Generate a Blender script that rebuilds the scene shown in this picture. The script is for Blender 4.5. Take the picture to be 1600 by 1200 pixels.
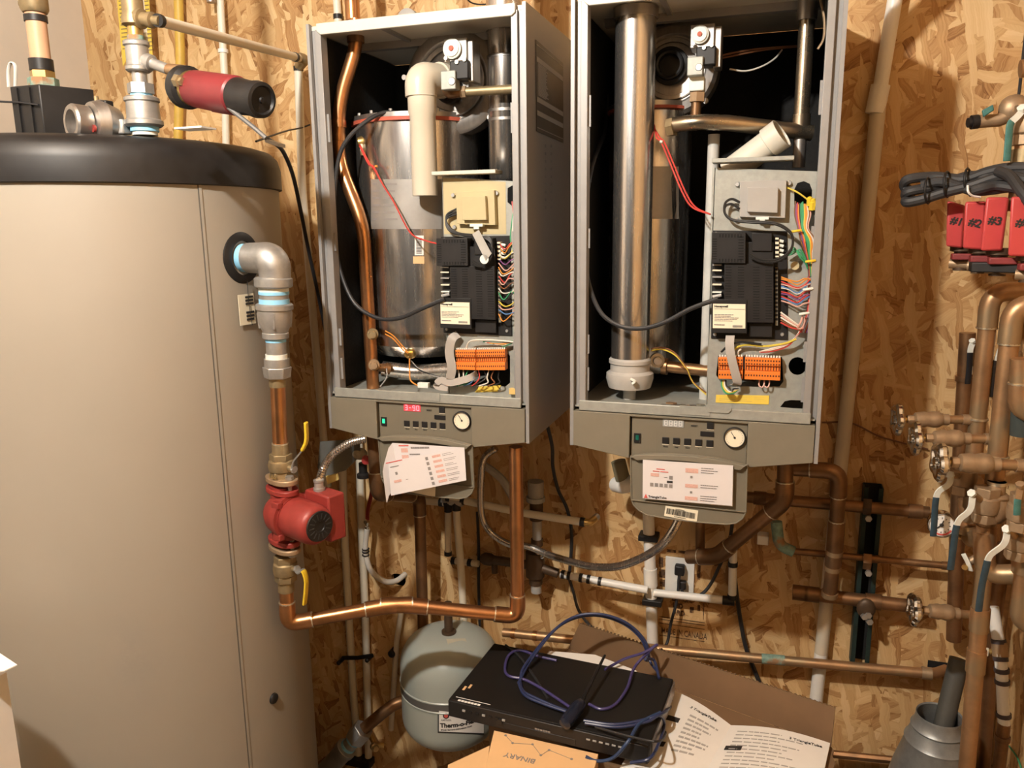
import bpy, bmesh, math, random
from mathutils import Vector, Matrix

for _o in list(bpy.data.objects): bpy.data.objects.remove(_o, do_unlink=True)
scene = bpy.context.scene
COL = scene.collection
PI = math.pi
V = Vector
rnd = random.Random(7)

# ------------------------------------------------------------------ camera
ZO = 1.32                                   # height of the boilers' lower edge above the floor
CAM = V((1.0014, -2.0439, 0.4727 + ZO))
YAW, PITCH, ROLL, FPX = 0.3235, -0.1986, -0.0125, 1232.48
_f = V((-math.sin(YAW)*math.cos(PITCH), math.cos(YAW)*math.cos(PITCH), math.sin(PITCH)))
_r0 = V((math.cos(YAW), math.sin(YAW), 0)); _u0 = _r0.cross(_f)
CR = math.cos(ROLL)*_r0 + math.sin(ROLL)*_u0
CU = -math.sin(ROLL)*_r0 + math.cos(ROLL)*_u0
CF = _f
cd = bpy.data.cameras.new('camera'); cam = bpy.data.objects.new('camera', cd); COL.objects.link(cam)
cam.matrix_world = Matrix(((CR.x, CU.x, -CF.x, CAM.x), (CR.y, CU.y, -CF.y, CAM.y), (CR.z, CU.z, -CF.z, CAM.z), (0, 0, 0, 1)))
cd.sensor_fit = 'HORIZONTAL'; cd.sensor_width = 36; cd.lens = 36*FPX/1600; cd.clip_start = 0.02
scene.camera = cam

# ------------------------------------------------------------------ world, lamp, exposure
w = bpy.data.worlds.new('world'); scene.world = w; w.use_nodes = True
w.node_tree.nodes['Background'].inputs[0].default_value = (1.0, 0.92, 0.80, 1)
w.node_tree.nodes['Background'].inputs[1].default_value = 0.003
ld = bpy.data.lights.new('ceiling_bulb_light', 'POINT'); ld.energy = 100; ld.color = (1.0, 0.975, 0.91); ld.shadow_soft_size = 0.035
lamp = bpy.data.objects.new('ceiling_bulb_light', ld); COL.objects.link(lamp)
LAMP = V((0.20, -1.92, 1.38 + ZO)); lamp.location = LAMP
vs = scene.view_settings
vs.view_transform = 'Standard'; vs.look = 'None'; vs.gamma = 1; vs.use_curve_mapping = False
vs.exposure = 0.75

# ------------------------------------------------------------------ measuring helpers: a sight line meets a plane of the room
def ray(px, py): return CR*((px-800)/FPX) - CU*((py-600)/FPX) + CF
def P(px, py, Y):
    d = ray(px, py); return CAM + d*((Y-CAM.y)/d.y)
def PZ(px, py, Z):
    d = ray(px, py); return CAM + d*((Z-CAM.z)/d.z)
def PX(px, py, X):
    d = ray(px, py); return CAM + d*((X-CAM.x)/d.x)
def PP(lst): return [P(*q) for q in lst]

# ------------------------------------------------------------------ materials
MATS = {}
def nodes(name):
    m = bpy.data.materials.new(name); m.use_nodes = True
    return m, m.node_tree.nodes, m.node_tree.links, m.node_tree.nodes['Principled BSDF']
def mat(name, col, rough=0.5, metal=0.0, var=0.12, scale=18.0, bump=0.0, col2=None, thr=None, emit=0, spec=0.5, stretch=(1, 1, 1), trans=0):
    """plain procedural material: noise-driven tone and roughness, optional second colour in patches"""
    if name in MATS: return MATS[name]
    m, N, L, b = nodes(name)
    tc = N.new('ShaderNodeTexCoord'); mp = N.new('ShaderNodeMapping'); mp.inputs['Scale'].default_value = stretch
    L.new(tc.outputs['Object'], mp.inputs[0])
    nz = N.new('ShaderNodeTexNoise'); nz.inputs['Scale'].default_value = scale; nz.inputs['Detail'].default_value = 6; nz.inputs['Roughness'].default_value = .65
    L.new(mp.outputs[0], nz.inputs['Vector'])
    cr = N.new('ShaderNodeValToRGB'); e = cr.color_ramp.elements
    c = V(col[:3]); lo = c*(1-var); hi = c*(1+var)
    e[0].position = .3; e[1].position = .7
    e[0].color = (*lo, 1); e[1].color = (*[min(1, x) for x in hi], 1)
    L.new(nz.outputs[0], cr.inputs[0]); out = cr.outputs[0]
    if col2 is not None:
        n2 = N.new('ShaderNodeTexNoise'); n2.inputs['Scale'].default_value = scale*.45; n2.inputs['Detail'].default_value = 8
        L.new(mp.outputs[0], n2.inputs['Vector'])
        r2 = N.new('ShaderNodeValToRGB'); t = thr or .58; r2.color_ramp.elements[0].position = t-.05; r2.color_ramp.elements[1].position = t+.05
        L.new(n2.outputs[0], r2.inputs[0]); mx = N.new('ShaderNodeMix'); mx.data_type = 'RGBA'
        L.new(r2.outputs[0], mx.inputs[0]); L.new(out, mx.inputs[6]); mx.inputs[7].default_value = (*col2, 1); out = mx.outputs[2]
    L.new(out, b.inputs['Base Color'])
    mr = N.new('ShaderNodeMapRange'); mr.inputs[3].default_value = max(0, rough-.08); mr.inputs[4].default_value = min(1, rough+.08)
    L.new(nz.outputs[0], mr.inputs[0]); L.new(mr.outputs[0], b.inputs['Roughness'])
    b.inputs['Metallic'].default_value = metal; b.inputs['Specular IOR Level'].default_value = spec
    if bump:
        bp = N.new('ShaderNodeBump'); bp.inputs['Strength'].default_value = bump; bp.inputs['Distance'].default_value = .002
        L.new(nz.outputs[0], bp.inputs['Height']); L.new(bp.outputs[0], b.inputs['Normal'])
    if emit:
        b.inputs['Emission Color'].default_value = (*col[:3], 1); b.inputs['Emission Strength'].default_value = emit
    if trans: b.inputs['Transmission Weight'].default_value = trans
    MATS[name] = m; return m

def osb(name, seed=0.0):
    """oriented strand board: overlapping strands at several angles, each with its own tone and grain"""
    m, N, L, b = nodes(name); side = name.endswith('side')
    tc = N.new('ShaderNodeTexCoord'); out = None; hgt = None
    wn = N.new('ShaderNodeTexNoise'); wn.inputs['Scale'].default_value = 14; wn.inputs['Detail'].default_value = 4
    L.new(tc.outputs['Object'], wn.inputs['Vector'])
    wa = N.new('ShaderNodeVectorMath'); wa.operation = 'MULTIPLY_ADD'
    L.new(wn.outputs['Color'], wa.inputs[0]); wa.inputs[1].default_value = (.035, .035, .035); L.new(tc.outputs['Object'], wa.inputs[2])
    layers = [(4, 9, 34, None), (-22, 10, 42, .45), (28, 10, 40, .52), (78, 12, 46, .66), (-55, 11, 44, .62), (10, 8, 52, .60)]
    for i, (ang, sl, sw, thr) in enumerate(layers):
        mr = N.new('ShaderNodeMapping'); mr.inputs['Rotation'].default_value = (math.radians(ang), 0, 0) if side else (0, math.radians(ang), 0)
        L.new(wa.outputs[0], mr.inputs[0])
        mp = N.new('ShaderNodeMapping'); mp.inputs['Location'].default_value = (seed+i*3.13, i*1.71+.5, i*2.37)
        mp.inputs['Scale'].default_value = (.01, sw, sl) if side else (sw, .01, sl)
        L.new(mr.outputs[0], mp.inputs[0])
        vo = N.new('ShaderNodeTexVoronoi'); vo.inputs['Scale'].default_value = 1.0; vo.distance = 'CHEBYCHEV' if i % 2 else 'EUCLIDEAN'
        L.new(mp.outputs[0], vo.inputs['Vector'])
        sp = N.new('ShaderNodeSeparateColor'); L.new(vo.outputs['Color'], sp.inputs[0])
        mg = N.new('ShaderNodeMapping'); mg.inputs['Scale'].default_value = (7, 7, .9); L.new(mp.outputs[0], mg.inputs[0])
        gn = N.new('ShaderNodeTexNoise'); gn.inputs['Scale'].default_value = 1.0; gn.inputs['Detail'].default_value = 5; gn.inputs['Roughness'].default_value = .7
        L.new(mg.outputs[0], gn.inputs['Vector'])
        ad = N.new('ShaderNodeMath'); ad.operation = 'MULTIPLY_ADD'; ad.inputs[1].default_value = .62
        half = N.new('ShaderNodeMath'); half.operation = 'MULTIPLY'; half.inputs[1].default_value = .62; L.new(sp.outputs[0], half.inputs[0])
        L.new(gn.outputs[0], ad.inputs[0]); L.new(half.outputs[0], ad.inputs[2])
        ed = N.new('ShaderNodeMath'); ed.operation = 'MULTIPLY_ADD'; ed.inputs[1].default_value = -.16; L.new(vo.outputs['Distance'], ed.inputs[0]); L.new(ad.outputs[0], ed.inputs[2])
        cr = N.new('ShaderNodeValToRGB'); E = cr.color_ramp.elements
        E[0].position = .14; E[0].color = (.20, .085, .027, 1); E[1].position = .95; E[1].color = (.74, .54, .29, 1)
        for p_, c_ in ((.27, (.40, .21, .078, 1)), (.44, (.54, .325, .14, 1)), (.68, (.645, .43, .205, 1))):
            k = E.new(p_); k.color = c_
        L.new(ed.outputs[0], cr.inputs[0])
        if out is None: out = cr.outputs[0]; hgt = sp.outputs[1]
        else:
            gt = N.new('ShaderNodeMath'); gt.operation = 'GREATER_THAN'; gt.inputs[1].default_value = thr
            L.new(sp.outputs[2], gt.inputs[0])
            mx = N.new('ShaderNodeMix'); mx.data_type = 'RGBA'; L.new(gt.outputs[0], mx.inputs[0]); L.new(out, mx.inputs[6]); L.new(cr.outputs[0], mx.inputs[7]); out = mx.outputs[2]
            mh = N.new('ShaderNodeMix'); mh.data_type = 'FLOAT'; L.new(gt.outputs[0], mh.inputs[0]); L.new(hgt, mh.inputs[2]); L.new(sp.outputs[1], mh.inputs[3]); hgt = mh.outputs[0]
    # dark bark flecks and a slow drift of tone over the sheet
    mf = N.new('ShaderNodeMapping'); mf.inputs['Scale'].default_value = (1, 130, 50) if side else (130, 1, 50); L.new(wa.outputs[0], mf.inputs[0])
    fn = N.new('ShaderNodeTexNoise'); fn.inputs['Scale'].default_value = 1; fn.inputs['Detail'].default_value = 3; L.new(mf.outputs[0], fn.inputs['Vector'])
    fr = N.new('ShaderNodeValToRGB'); fr.color_ramp.elements[0].position = .70; fr.color_ramp.elements[1].position = .75; L.new(fn.outputs[0], fr.inputs[0])
    mx = N.new('ShaderNodeMix'); mx.data_type = 'RGBA'; L.new(fr.outputs[0], mx.inputs[0]); L.new(out, mx.inputs[6]); mx.inputs[7].default_value = (.15, .06, .02, 1)
    sn = N.new('ShaderNodeTexNoise'); sn.inputs['Scale'].default_value = 3.5; sn.inputs['Detail'].default_value = 4; L.new(tc.outputs['Object'], sn.inputs['Vector'])
    sr = N.new('ShaderNodeMapRange'); sr.inputs[1].default_value = .3; sr.inputs[2].default_value = .7; sr.inputs[3].default_value = .86; sr.inputs[4].default_value = 1.10; L.new(sn.outputs[0], sr.inputs[0])
    hs = N.new('ShaderNodeHueSaturation'); L.new(sr.outputs[0], hs.inputs['Value']); L.new(mx.outputs[2], hs.inputs['Color']); L.new(hs.outputs[0], b.inputs['Base Color'])
    b.inputs['Roughness'].default_value = .6; b.inputs['Specular IOR Level'].default_value = .3
    bp = N.new('ShaderNodeBump'); bp.inputs['Strength'].default_value = .35; bp.inputs['Distance'].default_value = .0012
    L.new(hgt, bp.inputs['Height']); L.new(bp.outputs[0], b.inputs['Normal'])
    MATS[name] = m; return m

OSB = osb('osb_board'); OSB_S = osb('osb_board_side', 5.0)
DRY = mat('drywall', (.66, .585, .49), .8, var=.04, scale=6, bump=.1)
CONC = mat('concrete', (.16, .145, .125), .85, var=.2, scale=9, bump=.3)
TANK = mat('tank_jacket', (.315, .285, .238), .5, var=.03, scale=3)
BLK = mat('black_plastic', (.013, .012, .012), .46, var=.3, spec=.4)
BLKM = mat('black_matte', (.012, .011, .010), .85, var=.3)
FOAM = mat('black_foam', (.010, .009, .008), .95, var=.5, scale=120, bump=.5)
RUB = mat('rubber_cable', (.020, .020, .022), .5, var=.2)
GALV = mat('galvanised_iron', (.46, .45, .43), .45, .75, var=.14, scale=40, bump=.15)
SHEET = mat('zinc_sheet', (.36, .365, .33), .5, .35, var=.12, scale=60)
BRASS = mat('brass', (.60, .42, .16), .34, .9, var=.15, scale=30)
BRASSO = mat('aged_brass', (.34, .26, .145), .5, .7, var=.2, scale=35)
BRONZE = mat('dusty_bronze', (.40, .28, .17), .5, .55, var=.16, scale=40, bump=.15)
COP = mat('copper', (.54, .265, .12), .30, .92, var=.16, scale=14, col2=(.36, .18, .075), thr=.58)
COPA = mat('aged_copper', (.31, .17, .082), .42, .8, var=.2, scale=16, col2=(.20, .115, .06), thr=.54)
COPD = mat('dusty_copper', (.45, .265, .135), .42, .7, var=.18, scale=18, col2=(.38, .27, .155), thr=.54)
SOLD = mat('solder_ring', (.68, .60, .45), .35, .85, var=.1)
VERD = mat('green_corrosion', (.22, .34, .28), .8, .1, var=.35, scale=60, col2=(.32, .18, .09), thr=.56)
PEX = mat('pex_pipe', (.76, .70, .57), .42, var=.04)
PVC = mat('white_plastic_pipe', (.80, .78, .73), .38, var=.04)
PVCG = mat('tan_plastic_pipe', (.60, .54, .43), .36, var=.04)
STEEL = mat('brushed_steel', (.58, .54, .50), .26, .95, var=.12, scale=8, stretch=(12, 12, .6))
STEELD = mat('dull_steel', (.42, .39, .36), .40, .9, var=.15, scale=12, stretch=(6, 6, 1))
CAB = mat('cabinet_paint', (.30, .29, .28), .45, .2, var=.05, scale=30)
CREAM = mat('cream_enamel', (.60, .57, .49), .4, var=.04)
TAUP = mat('taupe_plastic', (.185, .165, .122), .5, var=.05, scale=25)
TAUPD = mat('taupe_plastic_panel', (.165, .147, .108), .5, var=.05, scale=25)
REDP = mat('red_cast_paint', (.25, .030, .024), .46, var=.14, scale=25, bump=.1)
REDZ = mat('red_plastic', (.52, .060, .060), .45, var=.06)
CHR = mat('chrome', (.72, .71, .69), .14, 1.0, var=.3, scale=30)
TAPE = mat('blue_thread_tape', (.25, .55, .78), .6, var=.15)
PTFE = mat('white_thread_tape', (.72, .74, .68), .6, var=.1, scale=40)
WHT = mat('white_card', (.69, .655, .655), .55, var=.02)
PAPER = mat('white_paper', (.80, .77, .72), .7, var=.03)
INK = mat('black_ink', (.025, .022, .02), .6, var=.1)
INKG = mat('grey_ink', (.24, .22, .21), .6, var=.1)
INKR = mat('red_ink', (.62, .10, .08), .6, var=.1)
INKP = mat('pink_ink', (.66, .40, .34), .6, var=.15, scale=300)
CARD = mat('cardboard', (.18, .105, .052), .75, var=.08, scale=12)
CARDB = mat('kraft_box', (.74, .47, .235), .6, var=.05, scale=8)
ORG = mat('orange_plastic', (.75, .20, .03), .42, var=.06)
YEL = mat('yellow_plastic', (.72, .50, .03), .42, var=.08)
YELL = mat('yellow_label', (.75, .55, .08), .55, var=.06)
LABEL = mat('ivory_label', (.80, .73, .56), .55, var=.03)
BEIG = mat('beige_plastic', (.50, .42, .24), .45, var=.05)
GREYP = mat('grey_plastic', (.36, .35, .33), .45, var=.05)
NAVY = mat('navy_handle', (.030, .060, .085), .35, var=.2, scale=60)
TEAL = mat('teal_handle', (.05, .17, .155), .45, var=.2, scale=60)
BLUEC = mat('blue_cable', (.024, .034, .095), .38, var=.15)
ETANK = mat('tank_grey_enamel', (.34, .375, .345), .32, var=.03, scale=4)
BAND = mat('tank_band', (.15, .15, .145), .35, .4, var=.05)
CUFOAM = mat('orange_film', (.58, .34, .20), .5, var=.06)
GREEN_ON = mat('green_lens_lit', (.02, .55, .25), .3, emit=.9)
GREEN_OFF = mat('green_lens', (.01, .10, .075), .25)
RED_LED = mat('red_digits_lit', (1.0, .10, .12), .4, emit=3.0)
RED_GLOW = mat('red_display_window', (.55, .06, .07), .3, emit=.35)
DISP = mat('grey_display_window', (.36, .37, .36), .25)
DIGO = mat('unlit_digits', (.66, .66, .64), .4)
DARKH = mat('dark_opening', (.006, .005, .005), .9, var=.2)
GASK = mat('red_gasket', (.45, .09, .05), .6, var=.2)
WOOD = mat('wood_block', (.42, .25, .11), .7, var=.2, scale=10, stretch=(1, 1, 8))

# ------------------------------------------------------------------ geometry helpers
WORLD = {}
def _place(o, c, parent):
    if parent is not None:
        o.parent = parent; o.location = c - WORLD[parent.name]
    else: o.location = c
    WORLD[o.name] = c.copy()
def thing(name, label, cat, loc=None, group=None):
    o = bpy.data.objects.new(name, None); COL.objects.link(o); o.empty_display_size = .03
    o['label'] = label; o['category'] = cat
    if group: o['group'] = group
    _place(o, V(loc) if loc is not None else V((0, 0, 0)), None)
    return o
def tag(o, label, cat, group=None):
    o['label'] = label; o['category'] = cat
    if group: o['group'] = group
    return o
def frame(d):
    d = d.normalized(); a = V((0, 0, 1)) if abs(d.z) < .9 else V((1, 0, 0))
    u = d.cross(a).normalized(); return u, d.cross(u).normalized()
class MB:
    def __init__(s): s.v = []; s.f = []
    def add(s, vs, fs):
        n = len(s.v); s.v += [V(x) for x in vs]; s.f += [tuple(i+n for i in f) for f in fs]; return s
    def box(s, a, b):
        (x0, y0, z0), (x1, y1, z1) = a, b
        return s.add([(x0, y0, z0), (x1, y0, z0), (x1, y1, z0), (x0, y1, z0), (x0, y0, z1), (x1, y0, z1), (x1, y1, z1), (x0, y1, z1)],
                     [(0, 3, 2, 1), (4, 5, 6, 7), (0, 1, 5, 4), (1, 2, 6, 5), (2, 3, 7, 6), (3, 0, 4, 7)])
    def obox(s, c, ax, ay, az):
        """oriented box: centre and three half-axis vectors"""
        c, ax, ay, az = V(c), V(ax), V(ay), V(az); vs = []
        for k in (-1, 1):
            for i, j in ((-1, -1), (1, -1), (1, 1), (-1, 1)): vs.append(c+ax*i+ay*j+az*k)
        return s.add(vs, [(0, 3, 2, 1), (4, 5, 6, 7), (0, 1, 5, 4), (1, 2, 6, 5), (2, 3, 7, 6), (3, 0, 4, 7)])
    def prism(s, pts, off):
        """closed outline (3D points) pushed along off"""
        n = len(pts); off = V(off); pts = [V(p) for p in pts]
        nrm = V((0, 0, 0))
        for i in range(n): nrm += (pts[i]-pts[0]).cross(pts[(i+1) % n]-pts[0])
        if nrm.dot(off) > 0: pts = pts[::-1]
        return s.add(pts+[p+off for p in pts], [tuple(range(n)), tuple(range(2*n-1, n-1, -1))]+[(i, i+n, (i+1) % n+n, (i+1) % n) for i in range(n)])
    def lathe(s, p0, d, prof, n=24, cap=True, ph=0):
        """prof: (distance along d, radius)"""
        p0 = V(p0); d = V(d).normalized(); u, w_ = frame(d); vs = []; fs = []
        for t, r in prof:
            for k in range(n):
                a = 2*PI*k/n+ph; vs.append(p0+d*t+(u*math.cos(a)+w_*math.sin(a))*r)
        m = len(prof)
        for i in range(m-1):
            for k in range(n):
                k2 = (k+1) % n; fs.append((i*n+k, i*n+k2, (i+1)*n+k2, (i+1)*n+k))
        if cap: fs += [tuple(range(n-1, -1, -1)), tuple(range((m-1)*n, m*n))]
        return s.add(vs, fs)
    def cyl(s, p0, p1, r, r1=None, n=16, ph=0):
        p0, p1 = V(p0), V(p1); return s.lathe(p0, p1-p0, [(0, r), ((p1-p0).length, r if r1 is None else r1)], n, ph=ph)
    def tube(s, pts, r, n=10, flat=1.0, up=None, closed=False):
        """r: number or list; flat<1 squashes the section"""
        pts = [V(p) for p in pts]; m = len(pts); T = []
        for i in range(m):
            if closed: a, b = pts[i-1], pts[(i+1) % m]
            else: a, b = pts[max(0, i-1)], pts[min(m-1, i+1)]
            T.append((b-a).normalized())
        if up is not None:
            u = V(up) - T[0]*V(up).dot(T[0]); u.normalize()
        else: u = frame(T[0])[0]
        vs = []; fs = []
        for i in range(m):
            u = u - T[i]*u.dot(T[i]); u.normalize(); w_ = T[i].cross(u)
            rr = r[i] if isinstance(r, (list, tuple)) else r
            for k in range(n):
                a = 2*PI*(k+.5)/n; vs.append(pts[i]+u*(math.cos(a)*rr)+w_*(math.sin(a)*rr*flat))
        for i in range(m if closed else m-1):
            i2 = (i+1) % m
            for k in range(n):
                k2 = (k+1) % n; fs.append((i*n+k, i*n+k2, i2*n+k2, i2*n+k))
        if not closed: fs += [tuple(range(n-1, -1, -1)), tuple(range((m-1)*n, m*n))]
        return s.add(vs, fs)
    def strip(s, pts, w_, t, side):
        """flat bar swept along pts; side: its width direction"""
        pts = [V(p) for p in pts]; m = len(pts); vs = []; fs = []
        for i in range(m):
            T = (pts[min(m-1, i+1)]-pts[max(0, i-1)]).normalized(); S = V(side)-T*V(side).dot(T); S.normalize(); Nn = T.cross(S)
            for a, b in ((-1, -1), (1, -1), (1, 1), (-1, 1)): vs.append(pts[i]+S*(a*w_/2)+Nn*(b*t/2))
        for i in range(m-1):
            for k in range(4):
                k2 = (k+1) % 4; fs.append((i*4+k, i*4+k2, (i+1)*4+k2, (i+1)*4+k))
        fs += [(3, 2, 1, 0), tuple(range(m*4-4, m*4))]
        return s.add(vs, fs)
    def ball(s, c, r, n=12, sc=(1, 1, 1)):
        c = V(c); vs = []; fs = []; h = n//2
        for i in range(h+1):
            t = PI*i/h
            for k in range(n):
                a = 2*PI*k/n; vs.append(c+V((math.sin(t)*math.cos(a)*r*sc[0], math.sin(t)*math.sin(a)*r*sc[1], math.cos(t)*r*sc[2])))
        for i in range(h):
            for k in range(n):
                k2 = (k+1) % n; fs.append((i*n+k, (i+1)*n+k, (i+1)*n+k2, i*n+k2))
        return s.add(vs, fs)
    def build(s, name, m, parent=None, bevel=0, seg=2, ang=35, flatshade=False):
        lo = V((min(v.x for v in s.v), min(v.y for v in s.v), min(v.z for v in s.v))); hi = V((max(v.x for v in s.v), max(v.y for v in s.v), max(v.z for v in s.v)))
        c = (lo+hi)/2
        me = bpy.data.meshes.new(name); me.from_pydata([v-c for v in s.v], [], s.f)
        bm = bmesh.new(); bm.from_mesh(me); bmesh.ops.remove_doubles(bm, verts=bm.verts, dist=1e-6); bmesh.ops.recalc_face_normals(bm, faces=bm.faces); bm.to_mesh(me); bm.free()
        if not flatshade:
            for p in me.polygons: p.use_smooth = True
            me.set_sharp_from_angle(angle=math.radians(ang))
        me.materials.append(m)
        o = bpy.data.objects.new(name, me); COL.objects.link(o)
        if bevel:
            b = o.modifiers.new('bevel', 'BEVEL'); b.width = bevel; b.segments = seg; b.limit_method = 'ANGLE'; b.angle_limit = math.radians(40); b.harden_normals = False
        _place(o, c, parent)
        return o
def fil(pts, r, n=6):
    """round the corners of a polyline"""
    pts = [V(p) for p in pts]; out = [pts[0]]
    for i in range(1, len(pts)-1):
        a, b, c = pts[i-1], pts[i], pts[i+1]
        d1 = (a-b); d2 = (c-b); k = min(r, d1.length*.48, d2.length*.48)
        p, q = b+d1.normalized()*k, b+d2.normalized()*k
        for j in range(n+1):
            t = j/n; out.append(p*(1-t)**2+b*2*t*(1-t)+q*t*t)
    out.append(pts[-1]); return out
def cat(pts, n=6):
    """smooth curve through points"""
    pts = [V(p) for p in pts]
    if len(pts) < 3: return pts
    q = [pts[0]*2-pts[1]]+pts+[pts[-1]*2-pts[-2]]; out = []
    for i in range(1, len(q)-2):
        a, b, c, d = q[i-1:i+3]
        for j in range(n):
            t = j/n; out.append((b*2+(c-a)*t+(a*2-b*5+c*4-d)*t*t+(b*3-a-c*3+d)*t**3)*.5)
    out.append(pts[-1]); return out
def plate(name, outer, holes, axes, thick, m, parent=None):
    """flat sheet with real holes. outer/holes: lists of 2D points; axes: origin, u, v, normal"""
    o_, u, v, nn = [V(a) for a in axes]; bm = bmesh.new()
    for lp in [outer]+holes:
        vs = [bm.verts.new(o_+u*a+v*b) for a, b in lp]
        for i in range(len(vs)): bm.edges.new((vs[i], vs[(i+1) % len(vs)]))
    bmesh.ops.triangle_fill(bm, use_beauty=True, use_dissolve=False, edges=bm.edges[:])
    ge = bmesh.ops.extrude_face_region(bm, geom=bm.faces[:])
    bmesh.ops.translate(bm, verts=[e for e in ge['geom'] if isinstance(e, bmesh.types.BMVert)], vec=nn*thick)
    bmesh.ops.recalc_face_normals(bm, faces=bm.faces)
    b = MB(); bm.verts.index_update(); b.v = [x.co.copy() for x in bm.verts]; b.f = [tuple(x.index for x in f.verts) for f in bm.faces]; bm.free()
    return b.build(name, m, parent, flatshade=True)
def circ(cx, cy, r, n=20, ry=None): return [(cx+r*math.cos(2*PI*i/n), cy+(ry or r)*math.sin(2*PI*i/n)) for i in range(n)]
def rrect(x0, y0, x1, y1, r, n=4):
    out = []
    for cx, cy, a0 in ((x1-r, y1-r, 0), (x0+r, y1-r, 90), (x0+r, y0+r, 180), (x1-r, y0+r, 270)):
        for i in range(n+1):
            a = math.radians(a0+90*i/n); out.append((cx+r*math.cos(a), cy+r*math.sin(a)))
    return out
def text(s, o, u, v, size, m, parent, name='lettering', bold=0.0, depth=.0003, align='LEFT', xs=1):
    """flat lettering: o origin, u reading direction, v up"""
    cu = bpy.data.curves.new(name, 'FONT'); cu.body = s; cu.size = size; cu.extrude = depth; cu.offset = bold; cu.align_x = align; cu.resolution_u = 3
    t = bpy.data.objects.new(name+'_tmp', cu); COL.objects.link(t)
    bpy.context.view_layer.update()
    me = bpy.data.meshes.new_from_object(t.evaluated_get(bpy.context.evaluated_depsgraph_get())); bpy.data.objects.remove(t, do_unlink=True)
    u = V(u).normalized(); v = V(v); v = (v-u*v.dot(u)).normalized(); n = u.cross(v); o = V(o)
    b = MB(); b.v = [o+u*x.co.x*xs+v*x.co.y+n*x.co.z for x in me.vertices]; b.f = [tuple(p.vertices) for p in me.polygons]
    bpy.data.meshes.remove(me)
    if not b.v: return None
    return b.build(name, m, parent, flatshade=True)
def printbars(o, u, v, rects, m, parent, name='print', depth=.0004):
    """printed marks on a flat face: rects in metres (x0, y0, x1, y1) along u, v"""
    u = V(u).normalized(); v = V(v); v = (v-u*v.dot(u)).normalized(); n = u.cross(v); o = V(o); b = MB()
    for x0, y0, x1, y1 in rects: b.obox(o+u*((x0+x1)/2)+v*((y0+y1)/2)+n*depth*.5, u*((x1-x0)/2), v*((y1-y0)/2), n*depth*.5)
    return b.build(name, m, parent, flatshade=True)
def textlines(x0, x1, y0, y1, rows, seed=1, h=.45, short=.35):
    r = random.Random(seed); out = []; st = (y1-y0)/rows
    for i in range(rows):
        x = x0; e = x1-(x1-x0)*r.random()*short; y = y1-st*(i+.75)
        while x < e-1e-4:
            wd = min(e-x, (x1-x0)*r.uniform(.05, .16)); out.append((x, y, x+wd*.88, y+st*h)); x += wd
    return out
def patch(b, px4, Y, off):
    """prism from a pixel outline on plane Y"""
    return b.prism([P(x, y, Y) for x, y in px4], V((0, off, 0)))

def UP(p): return V((p.x, p.y, ZT-.002))      # carried on to the ceiling
def DNF(p): return V((p.x, p.y, .002))         # carried on to the floor
def RW(p): return V((XR-.0005, p.y, p.z))      # carried on to the right wall
# pipes -------------------------------------------------------------
def at_path(pts, i, t):
    a, b = V(pts[i]), V(pts[i+1]); return a.lerp(b, t), (b-a).normalized()
def run(name, label, catg, pts, r, m, elbows=True, rings=(), fit=1.16, mring=None, mfit=None, bend=None, group=None, n=14, ends=True, ringlen=.012, ringname='coupling', ringr=1.2):
    """a soldered pipe run: straight lengths, elbows at the corners, couplings/clamps at (segment, t)"""
    pts = [V(p) for p in pts]; root = thing(name, label, catg, min(pts, key=lambda q: q.z), group)
    mf = mfit or m; k = bend or r*2.1
    if elbows:
        for i in range(len(pts)-1):
            a, b = pts[i], pts[i+1]; d = (b-a).normalized()
            p = a+d*k*.95 if i > 0 else a; q = b-d*k*.95 if i < len(pts)-2 else b
            MB().cyl(p, q, r, n=n).build('pipe', m, root)
        for i in range(1, len(pts)-1):
            d1 = (pts[i-1]-pts[i]).normalized(); d2 = (pts[i+1]-pts[i]).normalized()
            kk = k
            arc = fil([pts[i]+d1*kk*1.6, pts[i], pts[i+1] if False else pts[i]+d2*kk*1.6], kk*1.05, 7)
            e = MB().tube(arc, r*fit, n); o = e.build('elbow', mf, root)
            for d in (d1, d2):
                MB().cyl(pts[i]+d*kk*1.58, pts[i]+d*(kk*1.58+.003), r*fit*1.01, n=n).build('solder_ring', SOLD, o)
    else:
        MB().tube(fil(pts, k, 8), r, n).build('pipe', m, root)
    for i, t in rings:
        p, d = at_path(pts, i, t)
        MB().cyl(p-d*ringlen/2, p+d*ringlen/2, r*ringr, n=n).build(ringname, mring or mf, root)
    return root
def cable(name, label, catg, pts, r, m, parent=None, group=None, n=8, sm=6):
    o = MB().tube(cat(pts, sm), r, n).build(name, m, parent)
    if parent is None: tag(o, label, catg, group)
    return o
def hexa(b, p, d, r, h): return b.cyl(V(p), V(p)+V(d).normalized()*h, r, n=6)
def lever(root, base, path, side, m_metal, m_grip, wid=.014, k=.45):
    """bent flat lever with a sleeve grip on its outer part"""
    pts = fil(path, .012, 4); cut = max(2, int(len(pts)*k))
    MB().strip(pts[:cut+1], wid, .003, side).build('lever', m_metal, root)
    MB().tube(cat([pts[cut], *pts[cut+1:]], 2), wid*.62, 8, flat=.45, up=side).build('lever_grip', m_grip, root, bevel=.001)
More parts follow.
